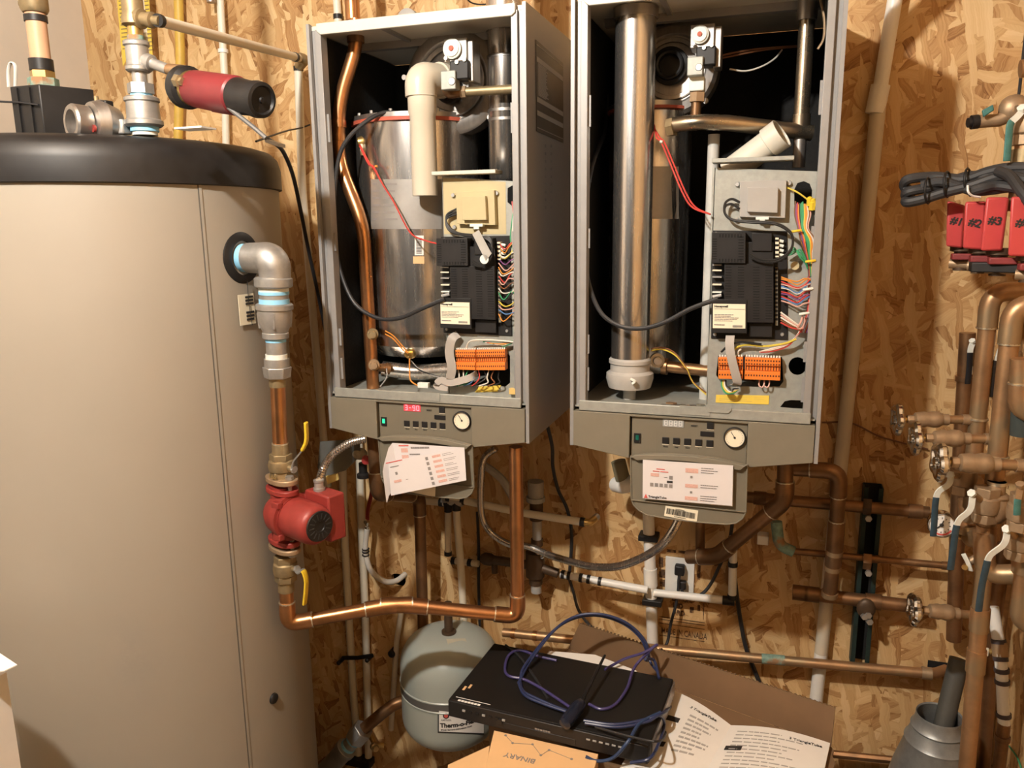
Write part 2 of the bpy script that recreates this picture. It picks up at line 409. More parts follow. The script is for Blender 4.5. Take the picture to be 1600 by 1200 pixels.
def ball_valve(name, label, p0, p1, r, lever_path, side, m=BRASSO, mg=YEL, mm=GALV, group=None, wid=.014, k=.45):
    """brass ball valve between p0 and p1 with a lever"""
    p0, p1 = V(p0), V(p1); d = (p1-p0); Lh = d.length; d.normalize()
    root = thing(name, label, 'valve', p0 if p0.z < p1.z else p1, group)
    MB().lathe(p0, d, [(Lh*.24, r*1.05), (Lh*.30, r*1.28), (Lh*.5, r*1.36), (Lh*.70, r*1.28), (Lh*.76, r*1.05)], 20).build('valve_body', m, root)
    e = MB(); hexa(e, p0, d, r*1.22, Lh*.26); e.build('hex_end', m, root, bevel=.001)
    e = MB(); hexa(e, p0+d*Lh*.74, d, r*1.22, Lh*.26); e.build('hex_end', m, root, bevel=.001)
    c = p0+d*Lh*.5; q = V(lever_path[0]); sd = (q-c)
    MB().cyl(c+sd.normalized()*r*1.1, q+sd.normalized()*.004, r*.36, n=12).build('stem', m, root)
    nb = MB(); hexa(nb, q+sd.normalized()*.001, sd, r*.42, .006); nb.build('stem_nut', mm, root)
    lever(root, q, lever_path, side, mm, mg, wid, k)
    return root
def handwheel(root, c, d, r, m=CHR):
    """scalloped handwheel: rim lobes round a hub"""
    c = V(c); d = V(d).normalized(); u, w_ = frame(d); o = MB(); pts = []
    N_ = 40
    for i in range(N_):
        a = 2*PI*i/N_; rr = r*(1+.13*math.cos(5*a)); pts.append(c+(u*math.cos(a)+w_*math.sin(a))*rr)
    o.tube(pts, r*.30, 8, closed=True, up=d)
    for i in range(5):
        a = 2*PI*i/5; o.tube([c, c+(u*math.cos(a)+w_*math.sin(a))*r], r*.2, 6)
    o.lathe(c-d*r*.35, d, [(0, r*.30), (r*.7, r*.34)], 12)
    return o.build('handwheel', m, root)
def stop_valve(name, label, pts, r, m=BRONZE, group=None, wheel=.022):
    """angle stop in line with a branch: handwheel, bonnet, body, tail pipe. pts: wheel centre -> pipe end"""
    a, b = V(pts[0]), V(pts[1]); d = (b-a); Lh = d.length; d.normalize()
    root = thing(name, label, 'valve', a, group)
    handwheel(root, a, d, wheel)
    MB().cyl(a, a+d*Lh*.18, r*.35, n=10).build('stem', BRASS, root)
    e = MB(); hexa(e, a+d*Lh*.13, d, r*.75, Lh*.09); e.build('packing_nut', m, root, bevel=.001)
    MB().lathe(a, d, [(Lh*.22, r*.8), (Lh*.24, r*1.15), (Lh*.36, r*1.35), (Lh*.40, r*1.2), (Lh*.48, r*1.4), (Lh*.56, r*1.3), (Lh*.60, r*.95), (Lh*.68, r*.95)], 14).build('valve_body', m, root)
    MB().cyl(a+d*Lh*.66, b, r*.72, n=14).build('tail_pipe', COPD, root)
    MB().cyl(b-d*Lh*.14, b-d*Lh*.02, r*.9, n=14).build('coupling', m, root)
    return root

# ------------------------------------------------------------------ the room
XL, XR, ZT = -1.055, 1.568, 2.80
def struct(o): o['kind'] = 'structure'; return o
_hc = P(622, 907, 0)
_hole = [(_hc.x+.024*math.cos(a)*(1+.12*math.sin(3*a+1)), _hc.z+.025*math.sin(a)*(1+.1*math.cos(2*a))) for a in [2*PI*i/18 for i in range(18)]]
wall_back = struct(plate('wall_back', [(XL, 0), (XR, 0), (XR, ZT), (XL, ZT)], [_hole], ((0, 0, 0), (1, 0, 0), (0, 0, 1), (0, 1, 0)), .014, OSB))
struct(MB().box((XL-.1, .10, 0), (XR+.1, .12, ZT)).build('wall_outer', BLKM))
struct(MB().box((XL-.08, -3.4, 0), (XL, .10, ZT)).build('wall_left', DRY))
struct(MB().box((XR, -3.4, 0), (XR+.02, .10, ZT)).build('wall_right', OSB_S))
struct(MB().box((XL-.08, -3.4, -.05), (XR+.02, .12, 0)).build('floor', CONC))
struct(MB().box((XL-.08, -3.4, ZT), (XR+.02, .12, ZT+.05)).build('ceiling', WOOD))
# corner stud showing between the pipes at the right
_c0 = P(1551, 1100, 0)
struct(MB().box((XR-.030, -.020, 0), (XR-.0005, -.0005, 1.15)).build('trim_1', WOOD))

# printed stamp on the board
def wtext(s, px, py, hpx, m=INK, bold=.0006, n='printed_stamp', xs=1):
    o = P(px, py, 0); h = (P(px, py-hpx, 0)-o).z
    return text(s, V((o.x, -.0006, o.z)), (1, 0, 0), (0, 0, 1), h*1.35, m, wall_back, n, bold, xs=xs)
STAMP = mat('board_stamp_ink', (.085, .042, .020), .7, var=.5, scale=160, col2=(.30, .16, .06), thr=.56)
for s, x, y, h, b_ in (('LATION.', 1050, 938, 7, .0008), ('UID', 1051, 949, 8, .0012), ('ARD', 1051, 960, 8, .0012), ('MADE IN CANADA', 1033, 989, 10, .0002)):
    wtext(s, x, y, h, STAMP, b_, xs=.56 if 'MADE' in s else .8)
_o = P(1030, 963, 0); _b = MB()
for y0 in (963, 967, 973, 992): 
    q0, q1 = P(1030, y0, 0), P(1101, y0+7, 0); _b.box((q0.x, -.0008, q0.z-.001), (q1.x, -.0001, q0.z+.001))
q0 = P(1100, 942, 0); q1 = P(1100, 968, 0); _b.box((q0.x-.001, -.0008, q1.z), (q0.x+.001, -.0001, q0.z))
for (x0, y0, x1, y1) in ((1090, 945, 1094, 955), (1078, 948, 1084, 958), (1032, 1030, 1056, 1033), (1056, 1030, 1058, 1045), (1032, 1042, 1034, 1060), (1069, 1034, 1094, 1037), (1069, 1034, 1071, 1056)):
    a, b = P(x0, y0, 0), P(x1, y1, 0); _b.box((a.x, -.0008, b.z), (b.x, -.0001, a.z))
_b.build('printed_stamp', STAMP, wall_back, flatshade=True)
_b = MB()
for (x0, y0, x1, y1) in ((1030, 870, 1036, 886), (1030, 889, 1040, 903), (1031, 905, 1040, 917), (1042, 858, 1056, 864), (1060, 860, 1078, 866), (1090, 880, 1094, 906)):
    a, b = P(x0, y0, 0), P(x1, y1, 0); _b.box((a.x, -.0008, b.z), (b.x, -.0001, a.z))
_b.build('printed_stamp', STAMP, wall_back, flatshade=True)

# ------------------------------------------------------------------ hot water storage tank
TX, TY, TR = -.453, -.60, .384
TZ0, TZ1 = .06, 1.793+.091
tank = thing('storage_tank', 'large beige cylindrical water tank with a black top cap', 'water tank', (TX, TY, 0))
MB().lathe((TX, TY, TZ0), (0, 0, 1), [(0, TR-.01), (.01, TR), (TZ1-TZ0, TR)], 96).build('tank_jacket', TANK, tank)
MB().lathe((TX, TY, 0), (0, 0, 1), [(0, TR-.03), (TZ0+.005, TR-.03)], 64).build('base_ring', BLK, tank)
ZC = 1.793+.177
MB().lathe((TX, TY, TZ1-.006), (0, 0, 1), [(0, TR+.001), (.002, TR+.008), (.045, TR+.008), (.068, TR+.002), (.082, TR-.012), (.0885, TR-.034), (ZC-TZ1+.006, TR-.06), (ZC-TZ1+.0065, .02)], 96).build('top_cap', BLK, tank)
TOPZ = ZC+.0005
def on_tank(px, py):
    """where the sight line first meets the tank jacket"""
    d = ray(px, py); a = d.x**2+d.y**2; ox, oy = CAM.x-TX, CAM.y-TY
    b = ox*d.x+oy*d.y; c = ox*ox+oy*oy-TR*TR; t = (-b-math.sqrt(max(0, b*b-a*c)))/a; return CAM+d*t
def tnorm(p): return V((p.x-TX, p.y-TY, 0)).normalized()
s0 = on_tank(310, 300); s1 = on_tank(375, 1150); n0 = tnorm(s0); tt = V((-n0.y, n0.x, 0))
SEAMD = mat('seam_shadow_gap', (.10, .09, .075), .7)
ps = V((s0.x, s0.y, (TZ0+TZ1)/2))
MB().obox(ps+n0*.0002, tt*.0012, V((0, 0, (TZ1-TZ0)/2-.002)), n0*.0008).build('jacket_seam', SEAMD, tank)
MB().obox(ps+n0*.0008+tt*.004, tt*.0028, V((0, 0, (TZ1-TZ0)/2-.002)), n0*.0009).build('jacket_seam_lap', TANK, tank)
q = on_tank(427, 1091); nq = tnorm(q)
MB().lathe(q-nq*.001, nq, [(0, .013), (.006, .012), (.008, .009)], 16).build('plug', BLK, tank)
# side port: black grommet, elbow and riser
q = on_tank(379, 403); nq = tnorm(q); PORT = q
MB().lathe(q-nq*.014, nq, [(0, .054), (.014, .054), (.018, .046), (.018, .036), (.004, .035)], 40, cap=False).build('port_grommet', BLK, tank)
# paper tag on a string
tagt = thing('hang_tag', 'small printed paper tag hanging by a string on the tank side', 'tag', on_tank(384, 505))
tp = [on_tank(x, y)+tnorm(on_tank(x, y))*.004 for x, y in ((369, 461), (393, 458), (397, 505), (373, 509))]
o = MB().prism(tp, tnorm(tp[0])*.001).build('paper', LABEL, tagt)
uu = (tp[1]-tp[0]); vv = (tp[0]-tp[3]); W_, H_ = uu.length, vv.length
printbars(tp[3]+tnorm(tp[0])*.0018, uu, vv, textlines(W_*.42, W_*.95, H_*.62, H_*.95, 3, 3, .6, .1)+textlines(W_*.42, W_*.95, H_*.1, H_*.45, 3, 4, .6, .1), INK, tagt)
cable('string', '', '', [on_tank(383, 440)+nq*.006, on_tank(385, 470)+nq*.006, on_tank(388, 495)+nq*.007, on_tank(391, 508)+nq*.006], .0007, INK, tagt, n=5)
Yr = -.63
rt = P(428, 410, Yr); 
ell = thing('outlet_elbow', 'grey galvanised elbow leaving the tank side, blue thread tape on it', 'pipe fitting', PORT)
el_pts = fil([PORT+nq*.016, V((rt.x, rt.y, PORT.z)), V((rt.x, rt.y, P(430, 448, Yr).z))], .075, 10)
MB().tube(el_pts, [.0315+.004*math.sin(PI*i/(len(el_pts)-1)) for i in range(len(el_pts))], 24).build('elbow_body', GALV, ell)
MB().lathe(PORT+nq*.0015, nq, [(0, .0295), (.016, .0295)], 24).build('thread_tape', TAPE, ell)
zc = lambda py: P(432, py, Yr).z
RX = lambda py: V((P(427.5+(py-450)*.042, py, Yr).x, Yr, zc(py)))
DN = (RX(900)-RX(450)).normalized()
def rl(root, name, y0, y1, r0, r1, m, n=24, prof=None):
    a, b = RX(y0), RX(y1); L_ = (b-a).length; kk = 1.17 if root.name.startswith(('outlet_elbow', 'reducing')) else 1.0
    return MB().lathe(a, DN, [(t_, r_*kk) for t_, r_ in (prof(L_) if prof else [(0, r0), (L_, r1)])], n).build(name, m, root)
rl(ell, 'elbow_band', 433, 449, .033, .033, GALV, prof=lambda L_: [(0, .030), (.003, .0335), (L_-.003, .0335), (L_, .031)])
nip = thing('reducing_fittings', 'stack of galvanised nipple, reducer and hex union below the tank elbow', 'pipe fitting', RX(592))
rl(nip, 'thread_tape', 449, 457, .0265, .0265, PTFE); rl(nip, 'thread_tape', 455, 460, .0268, .0268, TAPE)
rl(nip, 'nipple', 457, 474, .0255, .0255, GALV); rl(nip, 'thread_tape', 467, 476, .0268, .0268, TAPE)
rl(nip, 'reducer', 474, 529, 0, 0, GALV, prof=lambda L_: [(0, .030), (.003, .033), (.012, .033), (.015, .030), (L_*.55, .029), (L_*.82, .022), (L_*.84, .0235), (L_-.002, .0235), (L_, .021)])
for k in range(4):
    a = PI*.5*k+.55; o_ = V((math.cos(a)*.0335, math.sin(a)*.0335, 0)); MB().cyl(RX(488)+o_, RX(512)+o_*.92, .003, n=6).build('rib', GALV, nip)
rl(nip, 'thread_tape', 529, 534, .0185, .0185, TAPE); rl(nip, 'nipple', 532, 553, .018, .018, GALV); rl(nip, 'thread_tape', 553, 561, .0195, .0195, PTFE)
rl(nip, 'socket', 560, 574, .0225, .0225, GALV)
hb = MB(); hb.cyl(RX(573), RX(590), .031, .028, n=6); hb.build('hex_nut', GALV, nip, bevel=.0015)
riser = thing('copper_riser', 'short vertical copper pipe between hex union and yellow-lever valve', 'pipe', RX(700))
rl(riser, 'copper_collar', 590, 604, .0185, .0178, BRASSO); rl(riser, 'pipe', 600, 695, .0160, .0160, COP); rl(riser, 'solder_ring', 691, 695, .0178, .0178, SOLD)
rl(riser, 'socket', 693, 712, .0182, .0182, BRASSO)
u_r = V((1, -.25, 0)).normalized()
vz0, vz1 = RX(744), RX(708)
st = RX(728)+u_r*.036
ball_valve('ball_valve', 'brass ball valve with yellow lever pointing up, above the red pump', vz0, vz1, .0205,
    [st, st+V((.004, -.002, .018)), P(473, 703, Yr-.012), P(479, 690, Yr-.012), P(479, 676, Yr-.012), P(478, 660, Yr-.012)], V((.4, -1, 0)), wid=.016, k=.4)
text('165', RX(741)+V((-.012, -.031, 0)), (1, 0, 0), (0, 0, 1), .014, BRASS, bpy.data.objects['ball_valve'], 'cast_number')
# red circulator pump
pump = thing('circulator_pump', 'red cast circulator pump on the tank riser, motor facing right', 'pump', RX(862))
def flange(py, m, th=.011, w_=.047):
    c = RX(py); ax = V((.9, -.43, 0)).normalized(); ay = V((.43, .9, 0)); b = MB()
    pts = []
    for i in range(32):
        a = 2*PI*i/32; ex = w_*math.copysign(abs(math.cos(a))**.85, math.cos(a)); ey = .028*math.copysign(abs(math.sin(a))**.9, math.sin(a)); pts.append(c+ax*ex+ay*ey)
    b.prism(pts, V((0, 0, -th))); return b, c, ax
for py, m, th in ((744, BRONZE, .012), (760, REDP, .012), (838, REDP, .012), (850, BRONZE, .011)):
    b, c, ax = flange(py, m, th); b.build('flange', m, pump, bevel=.002)
for y0, y1 in ((744, 780), (836, 862)):
    for s in (-1, 1):
        c0 = RX(y0)+V((.9, -.43, 0)).normalized()*(.034*s); c1 = RX(y1)+V((.9, -.43, 0)).normalized()*(.034*s)
        bb = MB(); bb.cyl(c0+V((0, 0, .008)), c1, .0045, n=8); hexa(bb, c0+V((0, 0, .009)), (0, 0, -1), .009, .008); hexa(bb, c1+V((0, 0, .010)), (0, 0, -1), .0095, .009); bb.build('bolt', GALV, pump)
# volute casing about the riser axis, motor can axis towards the right
pc = RX(800); ma = V((.93, -.36, 0)).normalized()
vb = MB(); vb.lathe(pc-ma*.030, ma, [(0, .022), (.004, .034), (.026, .046), (.052, .050), (.060, .049)], 32); vb.build('volute', REDP, pump)
vb = MB(); vb.cyl(RX(757), RX(842), .026, n=20); vb.build('casing_neck', REDP, pump)
vb = MB(); vb.lathe(pc+ma*.030, ma, [(0, .053), (.012, .053), (.013, .046), (.016, .046)], 32); vb.build('clamp_ring', REDP, pump)
for k in range(4):
    a = PI/4+PI/2*k; u_, w_ = frame(ma); o_ = (u_*math.cos(a)+w_*math.sin(a))*.051; MB().obox(pc+ma*.034+o_, ma*.012, u_*.007, w_*.007).build('clamp_lug', REDP, pump, bevel=.002)
MB().lathe(pc+ma*.044, ma, [(0, .044), (.060, .0445), (.076, .043), (.084, .038), (.086, .034)], 36).build('motor_can', REDP, pump)
MB().lathe(pc+ma*.1305, ma, [(0, .0335), (.003, .0325), (.003, .012), (.001, .011)], 28).build('end_plate', BLK, pump)
u_, w_ = frame(ma); 
_b = MB()
for k in range(14):
    a = 2*PI*k/14; e_ = u_*math.cos(a)+w_*math.sin(a); _b.obox(pc+ma*.134+e_*.022, ma*.0006, e_*.006, ma.cross(e_)*.0012)
_b.build('plate_print', mat('dim_plate_print', (.028, .027, .026), .5), pump)
# terminal box behind the motor
tb = pc+ma*.095+V((.010, .050, .004)); ax = ma; ay = V((.36, .93, 0))
MB().obox(tb, ax*.042, ay*.022, V((0, 0, .052))).build('terminal_box', REDP, pump, bevel=.004)
con = tb+V((-.012, 0, .052))
MB().lathe(con, (0, 0, 1), [(0, .013), (.006, .013), (.006, .0105), (.018, .0105), (.020, .012), (.024, .012)], 14).build('cable_connector', GALV, pump)
fx = cat([con+V((0, 0, .02)), P(499, 752, -.56), P(506, 730, -.55), P(520, 710, -.53), P(545, 693, -.50), P(570, 686, -.47)], 14)
_b = MB(); _b.tube(fx, [.0085+(.0012 if i % 2 else 0) for i in range(len(fx))], 12)
tag(_b.build('flexible_conduit', STEEL), 'short ribbed metal conduit curving from red pump towards the boiler', 'conduit')
# lower valve and the copper line to the boiler
vz0, vz1 = RX(905), RX(866); st = RX(882)+u_r*.034
ball_valve('ball_valve', 'brass ball valve with yellow lever pointing down, below the red pump', vz0, vz1, .0205,
    [st, st+V((.008, -.002, -.006)), P(474, 890, Yr-.012), P(479, 905, Yr-.012), P(478, 925, Yr-.012), P(476, 943, Yr-.012)], V((.4, -1, 0)), wid=.016, k=.4)
a0 = RX(903); a1 = P(450, 975, Yr); e1 = P(608, 946, -.515); e2 = P(632, 945, -.50); b0 = P(809, 963, -.405); b1 = P(808, 690, -.405)
cl = run('copper_line', 'bright copper line from the tank valve dipping across to the boiler', 'pipe', [a0, a1, e1, e2, b0, V((b0.x, -.405, ZO-.02))], .0160, COP,
         rings=[(0, .12)], mring=BRASSO, ringlen=.03, ringr=1.15)
# ------------------------------------------------------------------ things on top of the tank
def TP(px, py, dz=0): return PZ(px, py, TOPZ+dz)
# (the tank top is above eye level: things there stand a little back from the near rim)
YB = -.77
bx = thing('black_box_manifold', 'black plastic box on the tank top strapped with thin wire', 'box', V((P(48, 170, YB).x, YB, TOPZ)))
pq = [(8, 136), (62, 136), (90, 152)]
A = P(8, 136, YB); B_ = P(62, 137, YB); zt = A.z
def boxpoly(p, dy): return [V((p[0].x, p[0].y, TOPZ)), V((p[1].x, p[1].y, TOPZ)), V((p[1].x, p[1].y, zt)), V((p[0].x, p[0].y, zt))]
B2_ = V((B_.x+.045, B_.y+.09, 0)); A2_ = V((A.x+.045, A.y+.09, 0))
MB().prism([V((p.x, p.y, TOPZ)) for p in (V((A.x+.012, A.y, 0)), V((B_.x-.002, B_.y, 0)), B2_, A2_)], V((0, 0, zt-TOPZ))).build('case', BLK, bx, bevel=.002)
MB().box((A.x+.028, YB-.004, TOPZ+.004), (A.x+.034, YB-.0002, zt-.004)).build('rib', BLK, bx)
MB().box((B_.x-.03, YB-.004, TOPZ+.004), (B_.x-.024, YB-.0002, zt-.004)).build('rib', BLK, bx)
cable('strap_wire', '', '', [P(-40, 156, YB-.01), P(6, 159, YB-.008), P(30, 160, YB-.006), P(60, 164, YB-.006)], .002, RUB, bx, n=6)
# pipe dropping into the box
vp = thing('orange_wrapped_pipe', 'vertical pipe with orange middle length and black clamps entering the black box', 'pipe', P(66, 136, YB+.03))
Yv = YB+.04
def vl(root, name, x, y0, y1, rpx, m, n=20, prof=None, Y=None):
    Y = Yv if Y is None else Y
    a, b = P(x, y0, Y), P(x, y1, Y); ax_ = P(62, 80, Y).x if root is vp else P(217, 110, Y).x; a = V((ax_, Y, a.z)); b = V((ax_, Y, b.z)); sc_ = (P(x+10, y0, Y)-P(x, y0, Y)).length/10
    r0 = rpx*sc_; return MB().lathe(a, b-a, [(t*(b-a).length, k*r0) for t, k in prof] if prof else [(0, r0), ((b-a).length, r0)], n).build(name, m, root)
vl(vp, 'upper_fitting', 58, -40, 20, 16, BRASSO, prof=[(0, .8), (.3, 1), (.9, 1), (1, .85)]); vl(vp, 'clamp', 60, 24, 34, 13, BLK); vl(vp, 'pipe', 61, 20, 122, 11.5, CUFOAM); vl(vp, 'clamp', 63, 93, 111, 13.5, BLK)
MB().cyl(V((P(62, 80, Yv).x, Yv, P(58, -38, Yv).z)), V((P(62, 80, Yv).x, Yv, ZT-.002)), .012, n=16).build('upper_pipe', COPA, vp)
vl(vp, 'nut', 65, 112, 124, 14, BRASS, 6); vl(vp, 'corroded_nut', 68, 123, 140, 17, VERD, 8)
_b = MB(); _b.lathe(P(55, 10, Yv), (-1, -.3, .3), [(0, .008), (.03, .009)], 10); _b.build('drain_cock', BRASSO, vp)
# white plastic offcut behind the box
tag(MB().tube(cat([P(14, 136, -.74), P(13, 112, -.74), P(17, 98, -.74), P(24, 104, -.74), P(24, 136, -.74)], 6), .004, 8, flat=.4).build('plastic_strip', PVC), 'white looped plastic strip standing behind the black box', 'strip')
# grey ring: loose pump housing
Yg = -.82
rg = thing('pump_housing', 'loose grey round pump housing with open mouth on the tank top', 'pump part', V((P(140, 190, Yg).x, Yg, TOPZ)))
cg = P(126, 192, Yg); sc_ = (P(136, 192, Yg)-cg).length/10; fd = V((-.35, -.92, 0)).normalized()
MB().lathe(cg, fd, [(-.012, 21*sc_), (.014, 22*sc_), (.018, 20*sc_), (.018, 15*sc_), (-.010, 14*sc_)], 28, cap=False).build('mouth_ring', STEELD, rg)
MB().lathe(cg-fd*.06+V((.012, 0, 0)), fd, [(0, 20*sc_), (.03, 29*sc_), (.05, 25*sc_)], 28).build('housing_shell', STEELD, rg)
MB().obox(cg-fd*.03+V((.038, .01, -.006)), V((.020, .006, 0)), V((0, .012, 0)), V((0, 0, .014))).build('mounting_lug', GALV, rg, bevel=.003)
MB().lathe(cg-fd*.01+V((.030, -.01, -.012)), fd, [(0, .007), (.004, .007)], 12).build('red_plug', REDP, rg)
MB().obox(cg-fd*.03+V((.022, 0, 23*sc_)), V((.014, 0, 0)), V((0, .01, 0)), V((0, 0, .006))).build('top_boss', BLK, rg, bevel=.002)
MB().cyl(cg-fd*.03+V((.005, 0, 26*sc_)), cg-fd*.03+V((.005, 0, 33*sc_)), .004, n=8).build('bleed_screw', BRASSO, rg)
# central brass / galvanised stack
Ys = -.76
sk = thing('tee_stack', 'vertical stack of brass tee and grey unions rising from the tank top', 'pipe fitting', V((P(222, 205, Ys).x, Ys, TOPZ)))
def sl(name, x, y0, y1, rpx, m, n=20, prof=None): return vl(sk, name, x, y0, y1, rpx, m, n, prof, Ys)
sl('tee_body', 209, -60, 42, 14, BRASSO, prof=[(0, .9), (.8, .95), (.86, 1.08), (.97, 1.08), (1, .8)])
MB().cyl(V((P(217, 110, Ys).x, Ys, P(209, -58, Ys).z)), V((P(217, 110, Ys).x, Ys, ZT-.002)), .011, n=16).build('upper_pipe', COPA, sk); sl('nipple', 211, 40, 62, 9, BRASS); sl('corroded_thread', 212, 56, 66, 10, VERD)
sl('tee_lower', 213, 64, 113, 15, GALV, prof=[(0, .95), (.05, 1.05), (.15, 1.05), (.2, .92), (.8, .92), (.85, 1.05), (.95, 1.05), (1, .9)])
sl('nipple', 216, 112, 132, 9, GALV); sl('hex_bushing', 218, 131, 147, 16, GALV, 6); sl('thread_tape', 219, 145, 152, 13, TAPE)
sl('union', 221, 151, 199, 22, GALV, prof=[(0, .8), (.06, .97), (.16, .97), (.2, .88), (.75, .92), (.8, 1.06), (.93, 1.06), (1, .9)])
sl('thread_tape', 223, 197, 206, 17, TAPE); sl('nipple', 223, 203, 212, 15, PTFE)
tb_ = P(209, 28, Ys); MB().lathe(tb_, P(250, 33, Ys)-tb_, [(0, .018), (.020, .018), (.022, .0125), (.034, .0125), (.036, .0145), (.044, .0145), (.046, .009), ((P(250, 33, Ys)-tb_).length, .009)], 16).build('tee_branch', BRASSO, sk)
t2 = P(214, 90, Ys); t3 = P(262, 108, Ys)
MB().lathe(t2, t3-t2, [(0, .012), (.022, .012), (.024, .015), (.036, .015), (.038, .010), ((t3-t2).length, .010)], 14).build('side_branch', GALV, sk)
# small red pump with black end
rp = thing('small_circulator', 'small dark red pump with black cap lying level beside the tee stack', 'pump', P(330, 165, Ys))
c0 = P(300, 138, Ys); c1 = P(412, 157, Ys-.05); d_ = (c1-c0).normalized(); L_ = (c1-c0).length; sc_ = (P(310, 138, Ys)-c0).length/10
MB().lathe(c0, d_, [(0, 21*sc_), (L_*.06, 23*sc_), (L_*.64, 24*sc_), (L_*.66, 22*sc_)], 28).build('motor_shell', mat('dark_red_shell', (.19, .022, .026), .45), rp)
MB().lathe(c0+d_*L_*.62, d_, [(0, 22.5*sc_), (L_*.22, 20.5*sc_), (L_*.30, 22*sc_), (L_*.36, 21*sc_), (L_*.37, 17*sc_), (L_*.35, 15*sc_), (L_*.35, 4*sc_), (L_*.37, 3*sc_)], 28).build('end_cap', BLK, rp)
MB().lathe(c0-d_*.030, d_, [(0, 25*sc_), (.006, 27*sc_), (.022, 27*sc_), (.030, 21*sc_)], 28).build('volute', BLK, rp)
MB().lathe(c0-d_*.002, d_, [(0, 22*sc_), (.012, 22*sc_)], 28).build('brass_collar', BRASS, rp)
pe = P(262, 108, Ys); MB().cyl(pe, c0+V((-.008, 0, 22*sc_)), .010, n=12).build('inlet_pipe', COPD, rp)
MB().lathe(P(276, 126, Ys-.03), d_, [(0, .012), (.012, .012), (.013, .008), (.02, .008)], 6).build('hex_plug', BRASSO, rp)
MB().obox(P(346, 172, Ys), d_*.016, d_.cross(V((0, 0, 1)))*.012, V((0, 0, .006))).build('red_bracket', REDP, rp, bevel=.002)
MB().lathe(P(333, 137, Ys-.034), d_.cross(V((0, 0, 1))), [(-.002, .010), (.004, .008)], 14).build('cord_gland', BLK, rp)
cable('power_cord', '', '', [P(334, 134, Ys-.045), P(340, 152, Ys-.05), P(362, 172, Ys-.05), P(395, 198, Ys-.05), P(416, 216, Ys-.05)], .0042, mat('grey_cord', (.10, .095, .09), .5), rp)
Yc = TY-.02
cable('hanging_cable', 'dark cable hanging from the tank rim down beside the boiler', 'cord', [P(416, 216, -.62), P(432, 226, -.56), P(444, 240, -.52), P(458, 275, -.46), P(470, 330, -.40), P(482, 390, -.34), P(497, 460, -.27), P(509, 520, -.20)], .0045, RUB)
cable('thin_wire', 'thin black wire running from tank rim back to the cabinet', 'wire', [P(400, 221, -.60), P(425, 212, -.45), P(450, 204, -.2), P(470, 200, -.06), P(484, 195, -.02)], .0022, RUB)
tag(MB().obox(P(430, 224, -.62), V((.020, -.006, -.006)), V((0, .012, 0)), V((0, 0, .0035))).build('cable_joint', GREYP, None, bevel=.001), 'flat grey cord joint resting on the black tank rim', 'connector')
tag(MB().obox(V((P(335, 216, -.80).x-.04, -.80, TOPZ+.002)), V((.03, 0, 0)), V((0, .02, 0)), V((0, 0, .0015))).build('paper_scrap', PAPER), 'small white paper scrap on the tank top', 'paper')

# ------------------------------------------------------------------ pipes on the wall above the tank
run('pex_pipe', 'cream plastic pipe sloping from the brass tee to the cabinet corner', 'pipe', [P(247, 32, Ys), P(468, 91, -.10)], .0105, PEX, elbows=False, rings=[(0, .004), (0, .955)], mring=BLK, ringname='crimp_ring', ringr=1.14)
run('pex_pipe', 'cream plastic pipe running down the wall beside the cabinet', 'pipe', [P(466, 100, -.055), P(468, 160, -.05), P(472, 290, -.03), P(500, 620, -.03), P(512, 760, -.03)], .0115, PEX, elbows=False, bend=.05, rings=[(0, .12)], mring=BLK, ringname='crimp_ring', ringr=1.16)
_e = thing('brass_elbow', 'brass crimp elbow joining two cream pipes beside the cabinet', 'pipe fitting', P(475, 95, -.08))
MB().tube(fil([P(467, 90, -.10), P(477, 93, -.085), P(467, 104, -.055)], .02, 6), .0135, 12).build('elbow_body', BRASSO, _e)
run('pex_pipe', 'cream vertical pipe with white strap above the red pump', 'pipe', [UP(P(346, -40, -.03)), P(351, 120, -.03), P(354, 260, -.03)], .0105, PEX, elbows=False, rings=[(0, .88)], mring=PVC, ringname='pipe_strap', ringr=1.35, ringlen=.010)
run('pex_pipe', 'cream vertical pipe with brass coupling behind the tee stack', 'pipe', [UP(P(226, -40, -.03)), P(232, 70, -.03), P(238, 240, -.03)], .0105, PEX, elbows=False, rings=[(0, .965), (0, .99)], mring=BRASSO, ringlen=.03)
run('yellow_gas_line', 'yellow coated gas line running down the wall behind the pump', 'pipe', [UP(P(287, -40, -.03)), P(282, 90, -.03), P(277, 260, -.03)], .0135, mat('yellow_coating', (.62, .40, .07), .5), elbows=False)
for (x0, x1, lab) in ((180, 199, 'yellow printed warning strip hanging left of the tee stack'), (222, 231, 'narrow yellow warning strip hanging right of the tee stack')):
    o = thing('warning_strip', lab, 'strip', P(x0, 100, -.06)); ps = [P(x0, -30, -.06), P(x1, -30, -.06), P(x1+8, 76 if x0 < 200 else 95, -.06), P(x0+12, 104 if x0 < 200 else 90, -.06)]
    MB().prism(ps, V((0, .001, 0))).build('strip', YELL, o)
    _b = MB()
    for k in range(16):
        f0 = .1+k*.052; c_ = ps[0].lerp(ps[3], f0).lerp(ps[1].lerp(ps[2], f0), .5); ww = (ps[1]-ps[0]).length*.34
        _b.obox(c_+V((0, -.0006, 0)), V((ww, 0, 0)), V((0, .0003, 0)), V((0, 0, .0014)))
    _b.build('print', BRASSO, o)
run('pipe_stub', 'dark pipe stub poking down at the top of the wall', 'pipe', [UP(P(322, -25, -.06)), P(330, 4, -.06)], .012, STEELD, elbows=False)
